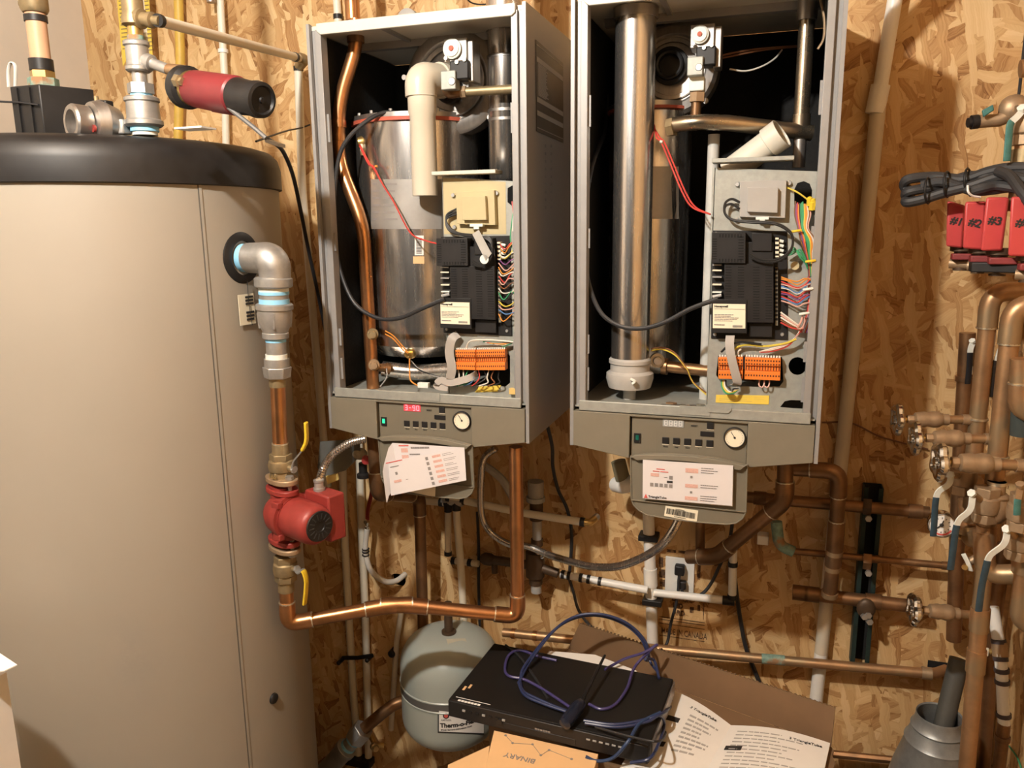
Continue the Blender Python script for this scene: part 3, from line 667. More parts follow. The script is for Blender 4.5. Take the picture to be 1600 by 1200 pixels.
# white carton at the far left
ct = thing('white_carton', 'white carton with torn paper on top in front of the tank', 'box', V((-.25, -1.18, 0)))
Yk = -1.12; k0 = P(10, 1050, Yk); 
MB().box((k0.x-.25, Yk-.17, 0), (k0.x, Yk, k0.z)).build('carton_body', PAPER, ct)
tag(MB().prism([P(-60, 990, Yk), P(0, 1022, Yk), P(27, 1040, Yk-.02), P(8, 1049, Yk-.04), P(-60, 1060, Yk-.06)], V((0, 0, .002))).build('paper_sheet', PAPER), 'torn white sheet lying over the carton edge', 'paper')

# ------------------------------------------------------------------ wall-hung boilers
F = -.44; BW, BH = .502, .907
X1, X2 = 0.0, BW+.0924
def boiler_shell(x0, z0, label, lit):
    root = thing('wall_boiler', label, 'boiler', (x0+BW/2, -.22, z0))
    def bx(name, a, b, m, bevel=0, parent=root): return MB().box((x0+a[0], a[1], z0+a[2]), (x0+b[0], b[1], z0+b[2])).build(name, m, parent, bevel)
    for s in (0, 1):
        f = (lambda u: u) if s == 0 else (lambda u: BW-u)
        def bb(name, u0, u1, y0, y1, za, zb, m, bevel=0, parent=root):
            a, b = sorted((f(u0), f(u1))); return bx(name, (a, y0, za), (b, y1, zb), m, bevel, parent)
        sp = bb('side_panel', 0, .0045, F, -.012, 0, BH, CAB)
        bb('panel_lip', .0045, .0075, F, F+.010, .0, BH, CAB, 0, sp)
        bb('jamb_channel', .0045, .019, F+.013, F+.017, .085, BH-.004, CAB)
        bb('jamb_strip', .019, .033, F+.004, F+.030, .085, BH-.012, CAB, .001)
        for zz, hh in ((.66, .06), (.42, .04), (.20, .04), (.12, .05)):
            bb('jamb_tab', .033, .038, F+.012, F+.016, zz, zz+hh, CAB)
        bb('inner_liner', .0046, .010, F+.031, -.02, .085, BH-.015, FOAM)
    bx('back_liner', (.0101, -.030, .085), (BW-.0101, -.0125, BH-.015), FOAM)
    bx('back_panel', (.005, -.0124, .02), (BW-.005, -.0005, BH-.02), CAB)
    bx('top_panel', (.006, F+.012, BH-.012), (BW-.006, -.02, BH-.003), CREAM)
    tl = [(x0+.030, z0+BH-.020), (x0+.036, z0+BH-.024), (x0+BW-.030, z0+BH-.024), (x0+BW-.022, z0+BH-.018), (x0+BW-.022, z0+BH-.0005), (x0+.026, z0+BH-.0005), (x0+.026, z0+BH-.016)]
    MB().prism([V((u, F-.001, z)) for u, z in tl], V((0, .010, 0))).build('top_lip', CREAM, root, bevel=.0015)
    bx('cross_rail', (.033, F+.16, BH-.028), (BW-.033, F+.18, BH-.012), CAB)
    bx('top_rib', (.165, F+.02, BH-.018), (.175, -.03, BH-.012), CAB)
    bx('cabinet_floor', (.010, F+.006, .085), (BW-.010, -.031, .0885), SHEET)
    ld = bx('front_ledge', (.020, F-.002, .079), (BW-.018, F+.004, .101), SHEET, .0015)
    bx('ledge_clip', (.232, F-.0035, .084), (.292, F-.0021, .103), SHEET, 0, ld)
    bx('bottom_pan', (.0046, F+.03, .010), (BW-.0046, -.0125, .014), CAB)
    # fascia: two wings and the control panel between them
    YF = F-.003
    def uz(px, py, Y=YF):
        q = P(px, py, Y); return (q.x-X2, q.z-(ZO+.0043))
    def prism(name, pts, Y, off, m, bevel=0, parent=root): return MB().prism([V((x0+u, Y, z0+z)) for u, z in pts], V((0, off, 0))).build(name, m, parent, bevel)
    L0, L1 = uz(984, 648)[0], uz(1169, 662)[0]
    zt = .0775
    prism('fascia_wing', [(.008, zt), (.008, uz(893, 695)[1]), (L0, uz(984, 716)[1]), (L0, zt)], YF, .026, TAUP, .001)
    prism('fascia_wing', [(L1, zt), (L1, uz(1169, 731)[1]), (BW-.009, uz(1274, 724)[1]), (BW-.009, zt)], YF, .026, TAUP, .001)
    bx('fascia_top', (L0, YF, zt-.004), (L1, YF+.026, zt), TAUP)
    YC = F+.004
    zb = uz(985, 712)[1]
    pan = prism('control_panel', [(L0+.004, zt-.0045), (L0+.004, zb-.012), (L1-.001, zb-.012), (L1-.001, zt-.0045)], YC, .018, TAUPD)
    def face(px, py): return uz(px, py, YC)
    sc_ = (P(1090, 690, YC)-P(1080, 690, YC)).length/10
    def blk(name, px, py, wpx, hpx, m, proud=.002, bevel=0, parent=None):
        u, z = face(px, py); return bx(name, (u-wpx/2*sc_, YC-proud, z-hpx/2*sc_), (u+wpx/2*sc_, YC-.0001, z+hpx/2*sc_), m, bevel, parent or root)
    for px in (1024.5, 1128): blk('panel_joint', px, 689, .6, 52, TAUP, .0004)
    sw = blk('power_switch', 996, 684, 11, 16, BLK, .003, .0005); u, z = face(996, 683)
    MB().prism([V((x0+u-.0052*.62, YC-.004, z0+z-.0085*.62)), V((x0+u+.0052*.62, YC-.004, z0+z-.0085*.62)), V((x0+u+.0052*.62, YC-.0035, z0+z+.0085*.62)), V((x0+u-.0052*.62, YC-.0035, z0+z+.0085*.62))], V((0, .0015, 0))).build('switch_lens', GREEN_ON if lit else GREEN_OFF, sw)
    ds = blk('display', 1052, 661, 33, 12.5, RED_GLOW if lit else DISP, .0015)
    u, z = face(1052, 661); segs = {'3': 'abgcd', '-': 'g', '9': 'abcdfg', '0': 'abcdef', '8': 'abcdefg'}
    for k, ch in enumerate('3-90' if lit else '8888'):
        cx = u+(k-1.5)*7.6*sc_; hw, hh = 2.1*sc_, 4.2*sc_; _b = MB()
        for sname in segs[ch]:
            g = {'a': (0, hh, 1), 'd': (0, -hh, 1), 'g': (0, 0, 1), 'b': (hw, hh/2, 0), 'c': (hw, -hh/2, 0), 'f': (-hw, hh/2, 0), 'e': (-hw, -hh/2, 0)}[sname]
            w2, h2 = (hw*.9, .45*sc_*1.2) if g[2] else (.55*sc_, hh/2)
            _b.box((x0+cx+g[0]-w2, YC-.0020, z0+z+g[1]-h2), (x0+cx+g[0]+w2, YC-.00151, z0+z+g[1]+h2))
        _b.build('digit', RED_LED if lit else DIGO, ds, flatshade=True)
    for k, (px, py) in enumerate(((1040, 688), (1057, 689), (1074.3, 690), (1091.6, 691.3), (1109, 692.6), (1110, 665))):
        b_ = blk('push_button', px, py, 10.5, 10.5, BLK, .003, .0006)
        u, z = face(px, py+6.3); bx('button_frame', (u-5.6*sc_, YC-.0012, z-.5*sc_), (u+5.6*sc_, YC-.0002, z+.5*sc_), LABEL, 0, b_)
        if k < 4:
            u, z = face(px, py+10.5); text(('Mode', 'Step', 'Store', '+')[k], V((x0+u, YC-.0005, z0+z)), (1, 0, 0), (0, 0, 1), .0042, INK, root, 'button_caption', .00008, align='CENTER')
    u, z = face(1088, 667); text('RESET', V((x0+u-.004, YC-.0005, z0+z)), (1, 0, 0), (0, 0, 1), .0050, INK, root, 'button_caption', .0001, align='CENTER')
    blk('keyhole_slot', 1105, 678, 21, 7.5, DARKH, .0016)
    # pressure gauge
    u, z = face(1148, 683.5); c = V((x0+u, YC, z0+z)); R_ = 17*sc_
    ga = MB().lathe(c+V((0, -.0001, 0)), (0, -1, 0), [(0, R_), (.006, R_*.98), (.0065, R_*.9), (.0035, R_*.87)], 36, cap=False).build('gauge', BLK, root)
    MB().lathe(c+V((0, -.0002, 0)), (0, -1, 0), [(0, R_*.9), (.003, R_*.88)], 36).build('dial', LABEL, ga)
    a = math.radians(122); dv = V((math.cos(a), 0, math.sin(a)))
    _b = MB(); _b.strip([c+V((0, -.0038, 0))-dv*R_*.12, c+V((0, -.0038, 0))+dv*R_*.66], .0012, .0006, V((-dv.z, 0, dv.x))); _b.lathe(c+V((0, -.003, 0)), (0, -1, 0), [(0, .0024), (.0016, .002)], 12); _b.build('needle', INK, ga)
    _b = MB()
    for k in range(21):
        a = math.radians(225-270*k/20); dv = V((math.cos(a), 0, math.sin(a))); _b.strip([c+V((0, -.0034, 0))+dv*R_*.68, c+V((0, -.0034, 0))+dv*R_*.78], .0004, .0004, V((-dv.z, 0, dv.x)))
    _b.build('dial_marks', INK, ga)
    # open drop-down door with rounded foot
    YD = F-.006
    ou = [(985.5, 712), (986.5, 779), (990, 789), (998, 797), (1010, 804), (1040, 809.5), (1090, 815.5), (1135, 819), (1150, 817), (1160, 810), (1165.5, 800), (1167.5, 727), (1150, 722), (1120, 715), (1080, 710.5), (1040, 708.5), (1010, 708.5)]
    dpts = [uz(x, y, YD) for x, y in ou]
    dr = prism('drop_door', dpts, YD, .006, TAUPD, .001)
    rimp = [V((x0+u, YD-.001, z0+z)) for u, z in dpts[:12]]
    MB().tube(rimp, .0016, 6).build('door_rim', TAUP, dr)
    lp = [uz(x, y, YD) for x, y in ((985, 713), (993, 709.5), (1010, 708.5), (1040, 709), (1080, 711), (1120, 716), (1150, 722.5), (1163, 726), (1169, 724))]
    lp2 = [uz(x, y, YD) for x, y in ((1163, 728), (1157, 733), (1150, 732), (1120, 725), (1080, 719.5), (1040, 717), (1005, 717), (996, 717.5), (990, 713.5))]
    prism('door_lip', lp+lp2, YD-.010, .010, TAUP, .001)
    a, b = uz(987, 780, YD), uz(1165, 799, YD)
    MB().strip([V((x0+a[0], YD-.003, z0+a[1])), V((x0+b[0], YD-.003, z0+b[1]))], .004, .002, V((0, -1, 0))).build('door_ridge', TAUP, dr)
    return root, uz, YD
def prox(x0, z0, uz, Y, px, py):
    u, z = uz(px, py, Y); return V((x0+u, Y, z0+z))

Z1, Z2 = ZO, ZO+.0043
B1, UZ, YD = boiler_shell(X1, Z1, 'open grey wall boiler with lit red display, beside the water tank', True)
B2, UZ2, _ = boiler_shell(X2, Z2, 'open grey wall boiler with unlit display, tall steel flue inside', False)
# rating plate on the bare side of the first boiler
Xs = BW+.0006
pl = [PX(x, y, Xs) for x, y in ((837, 62), (879.5, 99), (880, 223), (838, 205))]
o = MB().prism(pl, V((.0008, 0, 0))).build('rating_plate', mat('dark_print_label', (.035, .033, .032), .35), B1)
_b = MB()
def edge(t): return pl[0].lerp(pl[3], t), pl[1].lerp(pl[2], t)
for t, hh in ((.045, .0008), (.20, .005), (.64, .005), (.79, .005), (.955, .0008)):
    a, b = edge(t); _b.strip([a.lerp(b, .02)+V((.001, 0, 0)), a.lerp(b, .98)+V((.001, 0, 0))], hh*2, .0004, V((0, 0, 1)))
for k in range(22):
    a, b = edge(.24+.36*k/22); _b.strip([a.lerp(b, .06)+V((.001, 0, 0)), a.lerp(b, .32+.1*rnd.random())+V((.001, 0, 0))], .0022, .0004, V((0, 0, 1)))
_b.build('plate_print', GREYP, o)
_b = MB()
for k in range(9):
    for j in range(2):
        a = PX(852+j*9, 228+k*12, Xs); _b.strip([a, a+V((0, .012, 0))], .006, .0008, V((0, 0, 1)))
_b.build('stamped_numbers', mat('stamped_grey', (.27, .27, .27), .5), B1)

# ------------------------------------------------------------------ parts shared by both insides
def wire(root, pts, r, m, name='wire', n=6, sm=5): return cable(name, '', '', pts, r, m, root, n=n, sm=sm)
WC = {k: mat('wire_'+k, c, .45, var=.05) for k, c in dict(red=(.50, .05, .04), orange=(.62, .24, .04), yellow=(.62, .48, .06), green=(.04, .28, .12), blue=(.09, .20, .42), white=(.66, .62, .54), black=(.015, .015, .015), brown=(.17, .07, .03), purple=(.20, .07, .20), grey=(.28, .27, .26), pink=(.60, .34, .28)).items()}
def pbox(root, name, x0, y0, x1, y1, Y0, Y1, m, bevel=0):
    """box whose front face fills the pixel rectangle on plane Y0 and reaches back to Y1"""
    a, b = P(x0, y0, Y0), P(x1, y1, Y0); zs = sorted((a.z, b.z)); return MB().box((a.x, min(Y0, Y1), zs[0]), (b.x, max(Y0, Y1), zs[1])).build(name, m, root, bevel)
def pquad(root, name, q, Y, off, m, bevel=0): return MB().prism([P(x, y, Y) for x, y in q], V((0, off, 0))).build(name, m, root, bevel)
def bary(q, s, t, Y):
    a = P(*q[0], Y).lerp(P(*q[1], Y), s); b = P(*q[3], Y).lerp(P(*q[2], Y), s); return a.lerp(b, t)
def control_module(root, q, Y):
    """black burner controller: q pixel quad (tl, tr, br, bl)"""
    w_ = (P(*q[1], Y)-P(*q[0], Y)).length; h_ = (P(*q[3], Y)-P(*q[0], Y)).length
    def B(s, t, y=Y): return bary(q, s, t, y)
    def slab(name, s0, t0, s1, t1, y0, y1, m, bevel=.0008, parent=root):
        return MB().prism([V((p.x, y0, p.z)) for p in (B(s0, t0), B(s1, t0), B(s1, t1), B(s0, t1))], V((0, y1-y0, 0))).build(name, m, parent, bevel)
    base = slab('controller_base', 0, 0, 1, 1, Y, Y+.006, BLK)
    sub = slab('controller_lid', .01, .015, .46, .29, Y-.030, Y, BLK, parent=base)
    slab('relay_cover', .54, .02, .80, .18, Y-.022, Y, BLK, parent=base)
    slab('controller_cover', .18, .295, .82, .83, Y-.024, Y, BLK, parent=base)
    slab('cover_upper', .46, .10, .82, .30, Y-.018, Y, BLK, parent=base)
    slab('lower_pod', .02, .62, .48, .93, Y-.026, Y, BLK, parent=base)
    slab('lower_block', .5, .84, .80, .97, Y-.012, Y, BLK, parent=base)
    SL = DARKH; yy = Y-.0305; _b = MB()
    def slot(s, t, ds, dt, y): c = B(s, t); _b.box((c.x-ds*w_/2, y, c.z-dt*h_/2), (c.x+ds*w_/2, y+.0006, c.z+dt*h_/2))
    for k in range(8): slot(.12+k*.04, .045, .018, .03, yy); slot(.12+k*.04, .265, .018, .03, yy)
    for k in range(9): slot(.05, .075+k*.022, .06, .010, yy); slot(.40, .055+k*.025, .07, .010, yy)
    for col in (.235, .40, .60, .76):
        for k in range(20 if col > .3 else 14):
            t_ = .325+k*.0245
            if col < .45 and t_ > .60: continue
            slot(col, t_, .085, .009, Y-.0246)
    _b.build('vent_slots', SL, base, flatshade=True)
    for k, t_ in enumerate((.31, .36, .42, .49, .56)):
        c = B(.07, t_); MB().box((c.x-.055*w_, Y-.014, c.z-.006*h_), (c.x+.07*w_, Y-.001, c.z+.006*h_)).build('spade_terminal', (GALV, LABEL, GALV, LABEL, PTFE)[k], base)
    c = B(.07, .595); MB().cyl(c+V((-.05*w_, -.012, -.002)), c+V((.07*w_, -.012, .002)), .0035, n=8).build('ignition_plug', GREYP, base)
    for s, t_ in ((.05, .03), (.05, .96), (.93, .95)):
        c = B(s, t_); MB().lathe(c+V((0, 0, 0)), (0, -1, 0), [(0, .004), (.0025, .003)], 10).build('screw', GALV, base)
    lab = slab('controller_label', .035, .66, .46, .885, Y-.0268, Y-.0261, LABEL, 0, base)
    tl, tr, bl = B(.035, .66), B(.46, .66), B(.035, .885); W_, H_ = (tr-tl).length, (bl-tl).length; o = V((bl.x, Y-.0272, bl.z)); u = tr-tl; u.y = 0; v = tl-bl; v.y = 0
    text('Honeywell', o+v.normalized()*H_*.86+u.normalized()*W_*.04, u, v, H_*.125, INK, base, 'label_lettering', .0002)
    printbars(o, u, v, [(W_*.03, H_*.79, W_*.97, H_*.80)]+textlines(W_*.04, W_*.8, H_*.28, H_*.6, 5, 5, .35)+textlines(W_*.04, W_*.4, H_*.1, H_*.2, 1, 8)+[(W_*(.62+i*.022), H_*.05, W_*(.632+i*.022), H_*.14) for i in range(14)], INKG, base, 'label_print')
    c = B(.86, .14); tb_ = slab('terminal_strip', .845, .06, .89, .235, Y-.014, Y, LABEL, 0, base)
    for k in range(4):
        p_ = B(.868, .085+k*.042); MB().box((p_.x-.004, Y-.0146, p_.z-.002), (p_.x+.003, Y-.0141, p_.z+.002)).build('terminal_screw', DARKH, base)
        MB().cyl(B(.89, .085+k*.042)+V((0, -.008, 0)), B(.95, .095+k*.042)+V((0, -.008, 0)), .003, n=8).build('spade_boot', PTFE, base)
    slab('edge_connector', .84, .33, .875, .86, Y-.012, Y, TAUPD, 0, base)
    for k in range(13):
        p_ = B(.857, .345+k*.038); MB().box((p_.x-.0022, Y-.0126, p_.z-.0022), (p_.x+.0022, Y-.0121, p_.z+.0022)).build('pin', DARKH, base)
    return base
def transformer(root, q, q2, Y, m1, m2):
    base = pquad(root, 'transformer_plate', q, Y-.016, .016, m1, .001)
    pquad(base, 'transformer_core', q2, Y-.028, .012, m2, .001)
    for x, y in (q[0], q[1], q[3]):
        MB().lathe(P(x+(-4 if (x, y) != q[1] else 4), y+5, Y-.004), (0, -1, 0), [(0, .005), (.003, .004)], 8).build('mounting_screw', GALV, base)
    c = ((q[2][0]+q[3][0])/2, (q[2][1]+q[3][1])/2); pbox(base, 'tie_mount', c[0]-10, c[1]-1, c[0]+10, c[1]+3, Y-.02, Y-.005, PTFE); pbox(base, 'tie_tail', c[0]-4, c[1]+3, c[0]+4, c[1]+7, Y-.02, Y-.012, PTFE)
    return base
def terminal_rail(root, q, Y, ways):
    """orange pluggable terminal block"""
    w_ = (P(*q[1], Y)-P(*q[0], Y)).length; h_ = (P(*q[3], Y)-P(*q[0], Y)).length
    def B(s, t): return bary(q, s, t, Y)
    def slab(nm, t0, t1, y0, m, par): return MB().prism([V((p.x, y0, p.z)) for p in (B(0, t0), B(1, t0), B(1, t1), B(0, t1))], V((0, Y-y0+.008, 0))).build(nm, m, par, .0006)
    base = slab('terminal_block', .0, .36, Y-.010, ORG, root)
    slab('terminal_row', .37, .60, Y-.005, ORG, base); slab('terminal_row', .61, 1.0, Y-.012, ORG, base)
    _b = MB(); _w = MB()
    for k in range(ways):
        s = (k+.5)/ways
        for t_, y in ((.13, Y-.0102), (.29, Y-.0102), (.80, Y-.0122)):
            c = B(s, t_); _b.box((c.x-w_/ways*.26, y-.0002, c.z-h_*.04), (c.x+w_/ways*.26, y+.0002, c.z+h_*.035))
        c = B(s, .49); _b.box((c.x-w_/ways*.18, Y-.0054, c.z-h_*.09), (c.x+w_/ways*.18, Y-.0050, c.z+h_*.09))
        c = B(s, -.04); _w.box((c.x-w_/ways*.3, Y-.006, c.z-h_*.03), (c.x+w_/ways*.3, Y+.002, c.z+h_*.045))
    _b.build('screw_holes', mat('terminal_dark', (.10, .022, .006), .7), base, flatshade=True); _w.build('pin_row', PTFE, base, flatshade=True)
    return base
def gas_valve(root, P0, s, Y):
    """P0: pixel of the knob centre; s: pixel scale factor"""
    X = lambda dx, dy: (P0[0]+dx*s, P0[1]+dy*s)
    k = (P(P0[0]+10, P0[1], Y)-P(*P0, Y)).length/10*s
    c = P(*P0, Y)
    body = pbox(root, 'gas_valve', *X(-15, -16), *X(22, 18), Y, Y+.05, STEELD, .002)
    MB().lathe(c+V((0, -.001, 0)), (0, -1, 0), [(0, 14*k), (.006, 14*k), (.008, 11*k), (.010, 11*k)], 24).build('adjuster_knob', PTFE, body)
    MB().lathe(c+V((0, -.011, 0)), (0, -1, 0), [(0, 4*k), (.003, 3.5*k)], 16).build('adjuster_screw', GASK, body)
    pbox(body, 'valve_cover', *X(-6, 18), *X(24, 46), Y-.008, Y+.03, BLK, .003)
    pbox(body, 'valve_flank', *X(22, -14), *X(32, 50), Y+.006, Y+.05, STEELD, .002)
    pbox(body, 'solenoid', *X(-20, 34), *X(4, 62), Y-.016, Y+.01, SHEET, .002)
    MB().lathe(P(*X(-2, 50), Y-.016), (0, -1, 0), [(0, 6*k), (.002, 5*k)], 14).build('solenoid_screw', GALV, body)
    for dx, dy in ((-11, 14), (18, 16), (6, 20)):
        MB().lathe(P(*X(dx, dy), Y-.009), (0, -1, 0), [(0, 3.4*k), (.003, 3*k)], 10).build('screw', GALV, body)
    return body
def fan(root, cpx, rpx, Y, inlet, irad):
    """blower: round volute housing with a dark inlet collar"""
    c = P(*cpx, Y); k = (P(cpx[0]+10, cpx[1], Y)-c).length/10; R_ = rpx*k
    b_ = MB().lathe(c+V((0, .06, 0)), (0, -1, 0), [(0, R_*.95), (.012, R_), (.05, R_*.98), (.058, R_*.9), (.060, R_*.74), (.057, R_*.70), (.057, R_*.2)], 44).build('blower_housing', STEELD, root)
    MB().lathe(c+V((0, -.0005, 0)), (0, -1, 0), [(0, R_*.66), (.004, R_*.64), (.004, R_*.56), (.001, R_*.55)], 40, cap=False).build('housing_ridge', STEELD, b_)
    for kk in range(5):
        a = .5+2*PI*kk/5; p_ = c+V((math.cos(a)*R_*1.02, .01, math.sin(a)*R_*1.02)); MB().lathe(p_, (0, -1, 0), [(0, .006), (.008, .006)], 10).build('housing_lug', STEELD, b_)
    ci = P(*inlet, Y-.004); ri = irad*k
    MB().lathe(ci+V((0, .003, 0)), (0, -1, 0), [(0, ri*1.45), (.012, ri*1.4), (.014, ri*1.15), (.022, ri*1.1), (.024, ri*.98), (.022, ri*.84), (.004, ri*.8)], 32).build('inlet_collar', BLK, b_)
    return b_

# ------------------------------------------------------------------ inside the first boiler
hx = P(662, 400, -.20); kx = (P(672, 400, -.20)-hx).length/10
Rh = 89*kx; zt_ = P(662, 197, -.20).z; zb_ = Z1+.16
h1 = MB().lathe((hx.x, -.20, zb_), (0, 0, 1), [(0, Rh*.8), (.03, Rh), (zt_-zb_-.008, Rh), (zt_-zb_-.002, Rh*1.0)], 64).build('heat_exchanger', STEEL, B1)
MB().lathe((hx.x, -.20, zt_-.004), (0, 0, 1), [(0, Rh*1.045), (.008, Rh*1.045)], 64).build('gasket', GASK, h1)
MB().lathe((hx.x, -.20, zt_+.0045), (0, 0, 1), [(0, Rh*1.03), (.010, Rh*1.03), (.011, Rh*.8)], 64).build('lid_plate', STEELD, h1)
for k in range(9):
    a = -PI/2+(k-4)*.36; MB().cyl((hx.x+math.cos(a)*Rh*.97, -.20+math.sin(a)*Rh*.97, zt_+.010), (hx.x+math.cos(a)*Rh*.97, -.20+math.sin(a)*Rh*.97, zt_+.022), .004, n=6).build('lid_nut', GALV, h1)
def on_hx(px, py, R=None, cx=None, cy=-.20):
    R = R or Rh; cx = hx.x if cx is None else cx
    d = ray(px, py); a = d.x**2+d.y**2; ox, oy = CAM.x-cx, CAM.y-cy; b = ox*d.x+oy*d.y; c = ox*ox+oy*oy-R*R; return CAM+d*((-b-math.sqrt(max(0, b*b-a*c)))/a)
# curved etched label, barcode and orange sticker on the exchanger
def curved(root, name, xs, y0, y1, m, lift=.0008):
    cols = [(on_hx(x, y0), on_hx(x, y1)) for x in xs]; b = MB(); vs = []; fs = []
    for a, c in cols:
        for p in (a, c):
            nn = V((p.x-hx.x, p.y+.20, 0)).normalized(); vs.append(p+nn*lift)
    for i in range(len(cols)-1): fs.append((2*i, 2*i+1, 2*i+3, 2*i+2))
    return b.add(vs, fs).build(name, m, root)
curved(h1, 'etched_label', [580, 592, 604, 620, 640, 660, 676, 690], 280, 358, mat('etched_steel_label', (.34, .32, .295), .5, .5))
for x0, x1 in ((583, 596), (600, 622)):
    for k in range(6): curved(h1, 'label_print', [x0, (x0+x1)/2, x1-rnd.random()*8], 286+k*11, 289+k*11, INKG, .0012)
curved(h1, 'barcode_sticker', [648, 655, 662], 368, 399, PAPER); 
for k in range(11): curved(h1, 'barcode_bar', [650.5, 655, 659], 372+k*2.3, 373.2+k*2.3, INK, .0012)
curved(h1, 'orange_sticker', [645.5, 654, 663], 400.5, 412, CARDB)
# flue, intake, blower, gas train
fc = P(790, 150, -.27); kf = (P(800, 150, -.27)-fc).length/10; rf = 26*kf
fl = MB().lathe((fc.x, -.27, P(790, 284, -.27).z), (0, 0, 1), [(0, rf*.86), (.008, rf), (Z1+BH-.013-P(790, 284, -.27).z, rf)], 40).build('flue_pipe', STEEL, B1)
for py, s in ((50, 1.06), (92, 1.03), (176, 1.03), (190, 1.02)):
    z = P(790, py, -.27).z; MB().lathe((fc.x, -.27, z), (0, 0, 1), [(0, rf*s), (.006, rf*s)], 40).build('flue_seam', STEELD, fl)
fan(B1, (706, 126), 76, -.285, (702, 140), 14)
e0, e1 = P(658, 150, -.375), P(660, 306, -.375); ci_ = P(664, 118, -.375)
ki = (P(668, 200, -.375)-P(658, 200, -.375)).length/10
tp_ = V((P(657, 118, -.375).x, -.375, P(657, 122, -.375).z)); en = P(690, 126, -.315)
pv = MB().tube(fil([V((tp_.x, -.375, e0.z-.002)), tp_, en], .05, 9), 22.5*ki, 26).build('intake_elbow', PVCG, B1)
MB().lathe((tp_.x+.002, -.375, e1.z), (0, 0, 1), [(0, 18.5*ki), (P(658, 182, -.375).z-e1.z, 18.5*ki), (P(658, 176, -.375).z-e1.z, 20.5*ki), (e0.z-e1.z, 20.5*ki), (e0.z-e1.z+.0005, 17*ki)], 32).build('intake_pipe', PVCG, pv)
MB().lathe(en-(tp_-en).normalized()*.002, (tp_-en), [(0, 25*ki), (.012, 25*ki), (.013, 22*ki)], 26).build('elbow_socket', PVCG, pv)
gas_valve(B1, (708, 77), 1.0, -.372)
pbox(B1, 'ignition_bracket', 733, 92, 742, 110, -.35, -.345, PTFE, .001)
g0 = P(700, 147, -.36); g1 = P(720, 144, -.35); g2 = P(822, 138, -.33)
gp = MB().tube(fil([P(697, 138, -.345), g0, g1], .012, 5), .0105, 12).build('gas_elbow', COPA, B1)
hexa(MB(), g1, g2-g1, .0135, .012).build('gas_nut', BRONZE, gp); MB().cyl(g1+(g2-g1)*.06, g2, .0098, n=16).build('gas_pipe', BRASSO, gp)
# water side
cp = fil([P(556, 30, -.35), P(556, 76, -.35), P(530, 158, -.36), P(528, 250, -.36), P(568, 352, -.37), P(572, 430, -.37), P(583, 606, -.37)], .05, 6)
c1_ = MB().tube(cp, .0155, 18).build('copper_supply', COP, B1)
for py, s in ((62, 1.25), (197, 1.12), (205, 1.1)):
    z = P(545, py, -.36).z; q_ = min(cp, key=lambda p: abs(p.z-z)); MB().lathe(q_-V((0, 0, .008)), (0, 0, 1), [(0, .0155*s), (.016, .0155*s)], 18).build('socket', COPA if py < 100 else COP, c1_)
for px, py in ((583, 522), (585, 570)):
    s_ = P(px, py, -.388); MB().lathe(s_+V((-.004, .006, 0)), V((.45, -.9, 0)), [(0, .0135), (.012, .0135), (.012, .009), (.024, .008)], 14).build('sensor_boss', BRASSO if py < 540 else BRONZE, B1)
MB().lathe(P(590, 574, -.375), P(660, 582, -.31)-P(590, 574, -.375), [(0, .010), (.02, .010), (.02, .014), (.03, .014)], 14).build('copper_branch', COPA, B1)
MB().tube(fil([P(598, 576, -.34), P(650, 582, -.32), P(712, 578, -.32)], .05, 6), .019, 18).build('manifold_pipe', STEEL, B1)
sb = on_hx(643, 552); MB().lathe(sb, V((-.2, -1, 0)), [(0, .013), (.010, .013), (.010, .008), (.02, .007)], 14).build('temperature_sensor', BRASS, B1)
tv = P(566, 222, -.33); tvb = MB().lathe(tv-V((.012, 0, 0)), P(590, 220, -.31)-tv, [(0, .011), (.012, .014), (.03, .012), (.045, .009), (.06, .009)], 14).build('air_vent', BRASS, B1)
MB().cyl(tv+V((0, -.004, -.03)), tv+V((0, -.004, -.005)), .004, n=8).build('vent_cap', LABEL, tvb)
for s in (0, .006): wire(B1, [P(561+s*200, 226, -.36), P(575+s*400, 255, -.37), P(583+s*300, 262, -.375), P(598, 288, -.38), P(615, 315, -.385), P(640, 362, -.40), P(662, 375, -.41), P(692, 383, -.42)], .0019, WC['red'])
wire(B1, [P(586, 260, -.38), P(590, 260, -.38)], .003, WC['orange'], 'wire_tie')
wire(B1, [P(630, 178, -.34), P(600, 176, -.36), P(572, 190, -.385), P(545, 215, -.40), P(530, 245, -.405), P(523, 300, -.405), P(525, 380, -.405), P(534, 430, -.405), P(555, 475, -.41), P(590, 497, -.42), P(625, 497, -.425), P(660, 482, -.43), P(695, 467, -.43)], .0047, RUB, 'ignition_lead', 10)
for off in (0, 5): wire(B1, [P(602, 517+off, -.40), P(615, 525+off, -.40), P(630, 542+off, -.39), P(638, 552, -.385)], .0016, WC['orange'])
wire(B1, [P(640, 560, -.39), P(640, 580, -.40), P(642, 595, -.41), P(655, 604, -.42)], .0018, WC['orange'])
wire(B1, [P(640, 562, -.39), P(655, 578, -.40), P(690, 590, -.41), P(710, 596, -.42)], .0016, WC['black']); wire(B1, [P(642, 564, -.39), P(660, 580, -.40), P(700, 594, -.415), P(720, 600, -.42)], .0016, WC['grey'])
wire(B1, [P(604, 576, -.39), P(604, 590, -.40), P(594, 604, -.41)], .0016, WC['grey'])
pbox(B1, 'wire_connector', 652, 598, 669, 607, -.424, -.412, PTFE, .001)
